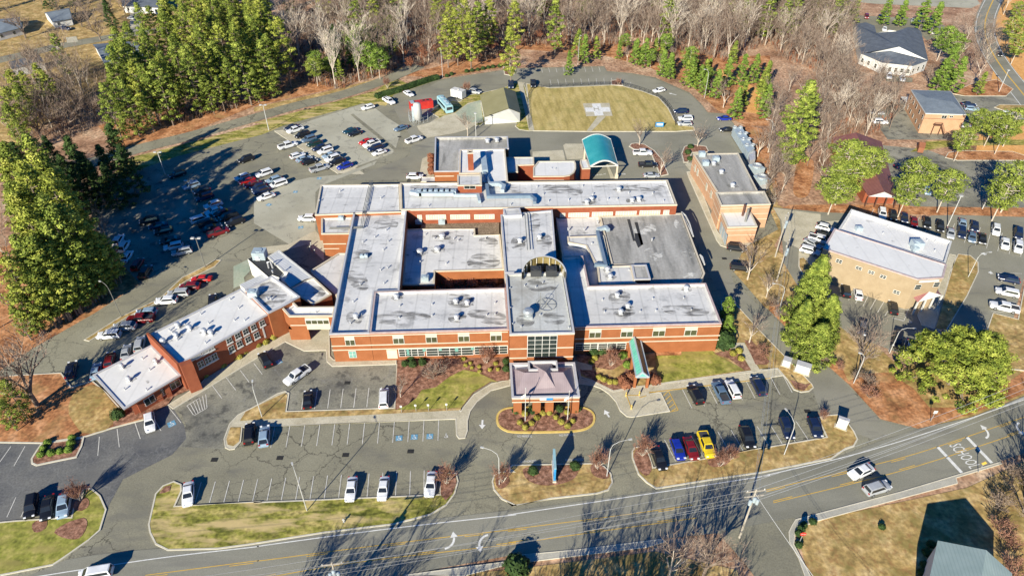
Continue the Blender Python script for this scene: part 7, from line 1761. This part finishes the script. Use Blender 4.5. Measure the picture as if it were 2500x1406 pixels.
for p in scatter('A -100,160 60,60 300,40 330,140 480,250 560,230 700,240 900,200 980,30 1300,-60 -100,-60', 6.5, 34, 16): put_tree(('big0','wood2','wood4','dark0','big1','wood0')[rg.randrange(6)], p, 'tree between the houses at the upper left', 'trees between the houses', rg.uniform(.6,.85))
for p in scatter('j 850,1406 1000,760 1300,850 1250,1250 1100,1500 900,1700', 4, 12, 17): put_tree(('park0','park1','scrub0')[rg.randrange(3)], p, 'scrubby bare tree on the bank right of the cooling towers', 'scrub trees right of the cooling towers', rg.uniform(.7,1.0))
for p in scatter('H 640,1406 560,1280 400,1100 300,1010 240,880 60,830 90,880 270,1080 L 640,20 780,160 820,80 700,-60', 2.4, 34, 18): put_tree('scrub%d' % rg.randrange(2), p, 'low leafless shrub on the bank of the right drive', 'shrubs on the drive bank', rg.uniform(.45,.9))
for p in scatter('D 20,700 200,650 330,760 420,960 520,1000 500,1300 420,1400 240,1120 100,1400 20,1300', 4.2, 26, 28): put_tree(WK[rg.randrange(12)], p, 'tangled bare tree between the cooling towers and the maroon hall', 'bare trees below the tall pine', rg.uniform(.5,.8))
for p in scatter('L 1750,700 1900,560 2300,500 2300,1500 1800,1500 1720,1200 1650,900', 6, 9, 19): put_tree('scrub%d' % rg.randrange(2), p, 'brushy bare shrub along the right bottom edge', 'brush at the bottom right', rg.uniform(.9,1.3))

# undergrowth, leaf brush and saplings nobody could count
def undergrowth(name, s_, dist, n, seed, mat, hgt=1.6, w=.03, k=16):
    f = Fast(); r2 = random.Random(seed)
    for p in scatter(s_, dist, n, seed):
        for _ in range(k):
            a = r2.uniform(0, 6.28); l = r2.uniform(.5, 1)*hgt; dx, dy = math.cos(a)*l*.45, math.sin(a)*l*.45
            x, y = p[0]+r2.uniform(-1,1), p[1]+r2.uniform(-1,1); f.quad((x+dx*.5, y+dy*.5, l*.5), (dx*.5, dy*.5, l*.5), (-math.sin(a)*w, math.cos(a)*w, r2.uniform(-.3,.3)*w))
    me_ = f.mesh(name); me_.materials.append(M[mat]); o_ = bpy.data.objects.new(name, me_); COL.objects.link(o_); tag(o_, kind='stuff')
WD = ('B 600,640 940,540 1060,480 1300,460 1700,430 C 60,330 300,330 420,330 700,350 900,270 1150,350 1400,400 1560,450 D -60,350 60,300 150,430 380,500 430,700 300,900 440,1050 520,960 780,980 900,900 980,740 860,660 700,640 600,400 590,160 560,-60 -100,-60 B 600,-60 300,200 200,560')
undergrowth('undergrowth', WD, 2.1, 3600, 31, 'twig', 2.6, .05, 14)
undergrowth('undergrowth', WD, 4.0, 1000, 32, 'twig_leafy', 2.0, .09, 14)
undergrowth('undergrowth', 'A 700,900 1000,900 1330,870 1800,740 B 200,650 200,300 60,100 A 1400,100 1000,300 700,500 100,600 100,1000 500,1000', 2.2, 1600, 33, 'twig', 2.2, .05, 14)
# far wood beyond the individuals, one mass
tms = [TREE['wood1'], TREE['woodp0'], TREE['pine0'], TREE['wood3']]
V = []; Fc = []; Mi = []
r3 = random.Random(3)
for p in scatter('- -300,-60 0,-60 600,-80 2050,-80 2060,-150 2700,-160 2700,-260 -400,-260', 9, 150, 21)+MASS:
    t_ = tms[r3.randrange(4)]; a = r3.uniform(0, 6.28); ca, sa = math.cos(a), math.sin(a); k = r3.uniform(.8, 1.05)
    for me, mi in ((t_[0], 0), (t_[1], 1 if t_ is not tms[2] else 2)):
        n = len(V); V += [(p[0]+(v.co.x*ca-v.co.y*sa)*k, p[1]+(v.co.x*sa+v.co.y*ca)*k, v.co.z*k) for v in me.vertices]
        for f_ in me.polygons: Fc.append(tuple(n+i for i in f_.vertices)); Mi.append(mi)
me = bpy.data.meshes.new('far_wood'); me.from_pydata(V, [], Fc); me.polygons.foreach_set('material_index', Mi)
for m_ in ('bark_pale','twig','pine'): me.materials.append(M[m_])
o = bpy.data.objects.new('far_wood', me); COL.objects.link(o); tag(o, kind='stuff')

# --- shrubs
def shrub_mesh(seed, r, n, size, flat=.85):
    r2 = random.Random(seed); f = Fast(); mb = MB(); mb.ball((0,0,r*.55), r*.82, sub=2, jit=.08, rng=r2, sq=(1,1,flat))
    for _ in range(5): mb.bar((0,0,-.1), (r2.uniform(-.3,.3)*r, r2.uniform(-.3,.3)*r, r*.6), .05, .05)
    f.clump(r2, (0,0,r*.55), r, n, size, flat)
    for _ in range(5): a = r2.uniform(0, 6.28); f.clump(r2, (math.cos(a)*r*.5, math.sin(a)*r*.5, r*.6), r*.55, n//5, size, .8)
    return mb, f
for k, m_ in (('box','boxwood'), ('bush','shrub_dark'), ('lime','lime_green'), ('rust','twig_leafy')):
    mb, f = shrub_mesh(len(k)*3, 1.0, 420, .11); tm = mb.mesh(k+'_core'); tm.materials.append(M[m_]); cm = f.mesh(k+'_leaf'); cm.materials.append(M[m_])
    TREE['s_'+k] = (tm, cm, 'clipped_shrub' if k == 'box' else 'shrub', 'shrub', ('core','foliage'))
def shrubs(s, k, r, lab, group, order=True):
    for i, c in enumerate(wp(s)):
        l_ = lab % (ORD[i] if i < 16 else 'last') if '%s' in lab else lab
        put_tree('s_'+k, (c.x, c.y), l_, group, r*rg.uniform(.9,1.1)); COL.objects[-1]
shrubs('d 325,1280 455,1290 385,1335 520,1230 585,1175 665,1170 735,1220 795,1275 870,1322 860,1165 932,1262 380,1180', 'box', .62, 'round yellow-green shrub in the oval portico bed, %s in a weaving line from the left', 'round shrubs in the oval bed')
shrubs('d 285,1150 475,1145 778,1130 970,1125', 'bush', .9, 'dark green shrub against the portico piers, %s from the left', 'dark shrubs at the portico piers')
shrubs('I 345,460 315,500 297,545 372,535 435,522 498,510 512,465 520,425', 'lime', .72, 'clipped green shrub on the small mulch island, %s around its ring', 'shrubs on the small island')
shrubs('K 180,665 480,630', 'bush', 1.0, 'round dark shrub beside the blue sign slab, %s from the left', 'shrubs beside the blue sign')
shrubs('g 1835,460 1860,540 1940,570 1920,510 2030,555 2035,615 2170,595 2240,520 2270,590', 'box', .5, 'small yellow-green shrub in the front bed, %s from the left', 'small shrubs in the front bed')
shrubs('g 1055,410 1085,525 1170,455 1185,535 1300,430 1310,510 2370,380 2370,500 2375,590', 'bush', .85, 'dark green shrub along the front wing, %s from the left', 'dark shrubs along the front wing')
shrubs('h 500,875 575,910 665,945 740,950 440,590 390,650', 'box', .7, 'yellow-green shrub by the curved walk left of the covered walkway, %s of its group', 'shrubs by the curved walk')
shrubs('h 420,510 550,490', 'bush', 1.2, 'dark shrub under the ribbon windows beside the walkway, %s from the left', 'shrubs under the ribbon windows')
shrubs('h 860,560 925,700', 'lime', 1.0, 'green shrub against the left piers of the covered walkway, %s from the back', 'shrubs at the walkway piers')
shrubs('h 850,930 980,880 900,1000 1290,880 1340,940', 'rust', 1.1, 'rust-brown low shrub flanking the walkway entrance, %s from the left', 'rust shrubs at the walkway')
shrubs('G 1530,1120', 'bush', 2.3, 'big round dark evergreen at the right corner of the hospital', None)
shrubs('G 1610,1190 1650,1170 1665,1225', 'box', .8, 'small shrub in the bed by the right path, %s from the left', 'shrubs by the right path')
shrubs('l 1560,850 1505,890 1440,930 1380,955 1330,960 1265,1010 1222,1050 1180,1060 1120,1075 1088,1120 1052,1120 990,1165 945,1205', 'box', .75, 'shrub along the annex wall, %s from the right', 'shrubs along the annex')
shrubs('I 848,265', 'bush', 1.3, 'dark round bush at the corner of the entry pavilion', None)
shrubs('L 260,1190 262,1110 275,1075 300,1045 362,1025', 'bush', .65, 'dark shrub at the street corner by the stop sign, %s from the front', 'corner shrubs by the stop sign')
shrubs('L 1205,1185 1175,1245 1160,1335 1140,1385', 'bush', .7, 'shrub along the pale green shed wall, %s from the back', 'shrubs at the shed')
shrubs('L 855,1060', 'bush', .6, 'lone dark sapling bush in the dry field', None)
shrubs('K 60,1370', 'bush', 2.2, 'large dark bush at the bottom edge below the sidewalk', None)
shrubs('C 1305,1060 1285,1100 1300,1145', 'bush', .95, 'green shrub on the round bed by the plant building, %s from the back', 'shrubs on the round bed')
shrubs('k 1120,340 1185,315 1400,275 1480,262 1560,250 1640,235 1710,220 1780,210 1870,200 1950,190', 'bush', .85, 'dark shrub in the row above the rear drive, %s from the left', 'shrubs above the rear drive')
shrubs('j 60,620 430,560 290,570 240,400', 'bush', .1, 'x', None) if False else None
shrubs('a 270,500 275,560 275,620 285,650 a 270,450', 'rust', 1.1, 'rust-brown shrub beside the rear block wall, %s of its column', 'rust shrubs at the rear block')
shrubs('H 250,860 830,500', 'bush', 1.8, 'dark bush on the dry bank, %s from the left', 'bushes right of the drive') if False else None
shrubs('F 1390,690 1470,680 1560,690 1640,670 1720,680', 'rust', 1.6, 'leafless brown shrub in the sunken courtyard, %s from the left', 'courtyard shrubs')
# hedge
t = thing('hedge', 'long dark clipped hedge along the rear drive', 'hedge', tuple(w1('k 400,560')))
f = Fast(); mb = MB(); r2 = random.Random(4); q = wp('k 110,650 270,600 420,560 560,510 700,460 850,410 1000,370')
for a, b in zip(q, q[1:]):
    L = (b-a).length; mb.bar(a+Vector((0,0,.8)), b+Vector((0,0,.8)), 1.8, 1.5)
    for i in range(int(L/.7)):
        c = a.lerp(b, i*.7/L); f.clump(r2, (c.x-t.location.x, c.y-t.location.y, 1.0), 1.35, 60, .14, .85)
obj('core', mb, M['shrub_dark'], t); cm = f.mesh('hedge_leaf'); cm.materials.append(M['shrub_dark']); o = bpy.data.objects.new('foliage', cm); COL.objects.link(o); o.parent = t
# ================================================================= LIGHT, SKY, CAMERA
SAZ, SEL = 27.0, 25.0     # direction shadows fall (from +Y towards +X), sun height
w = bpy.data.worlds.new('World'); sc.world = w; w.use_nodes = True
nt = w.node_tree; bg = nt.nodes['Background']; sky = nt.nodes.new('ShaderNodeTexSky'); sky.sky_type = 'NISHITA'; sky.sun_disc = False
sky.sun_elevation = R(SEL); sky.sun_rotation = R(180+SAZ); sky.air_density = 1.0; sky.dust_density = .0; sky.ozone_density = 3.0
hs = nt.nodes.new('ShaderNodeHueSaturation'); hs.inputs['Saturation'].default_value = 1.75; hs.inputs['Hue'].default_value = .515; nt.links.new(sky.outputs[0], hs.inputs['Color']); nt.links.new(hs.outputs[0], bg.inputs[0]); bg.inputs[1].default_value = .072
l = bpy.data.lights.new('sun', 'SUN'); l.energy = 5.0; l.angle = R(.5); l.color = (1.0, .93, .76)
so = bpy.data.objects.new('sun', l); COL.objects.link(so)
dv = Vector((math.sin(R(SAZ))*math.cos(R(SEL)), math.cos(R(SAZ))*math.cos(R(SEL)), -math.sin(R(SEL))))
so.rotation_euler = dv.to_track_quat('-Z', 'Y').to_euler(); so.location = (-80, -80, 150)
cam = bpy.data.cameras.new('camera'); co = bpy.data.objects.new('camera', cam); COL.objects.link(co); sc.camera = co
co.location = (0, 0, HC); co.rotation_euler = (R(90)-TH, 0, 0)
cam.sensor_width = 36; cam.lens = 36*F/2500; cam.clip_start = 1; cam.clip_end = 3000
sc.view_settings.view_transform = 'Standard'; sc.view_settings.look = 'None'; sc.view_settings.gamma = 1; sc.view_settings.exposure = .78
sc.render.film_transparent = False
sc.cycles.max_bounces = 5; sc.cycles.diffuse_bounces = 3; sc.cycles.use_denoising = True
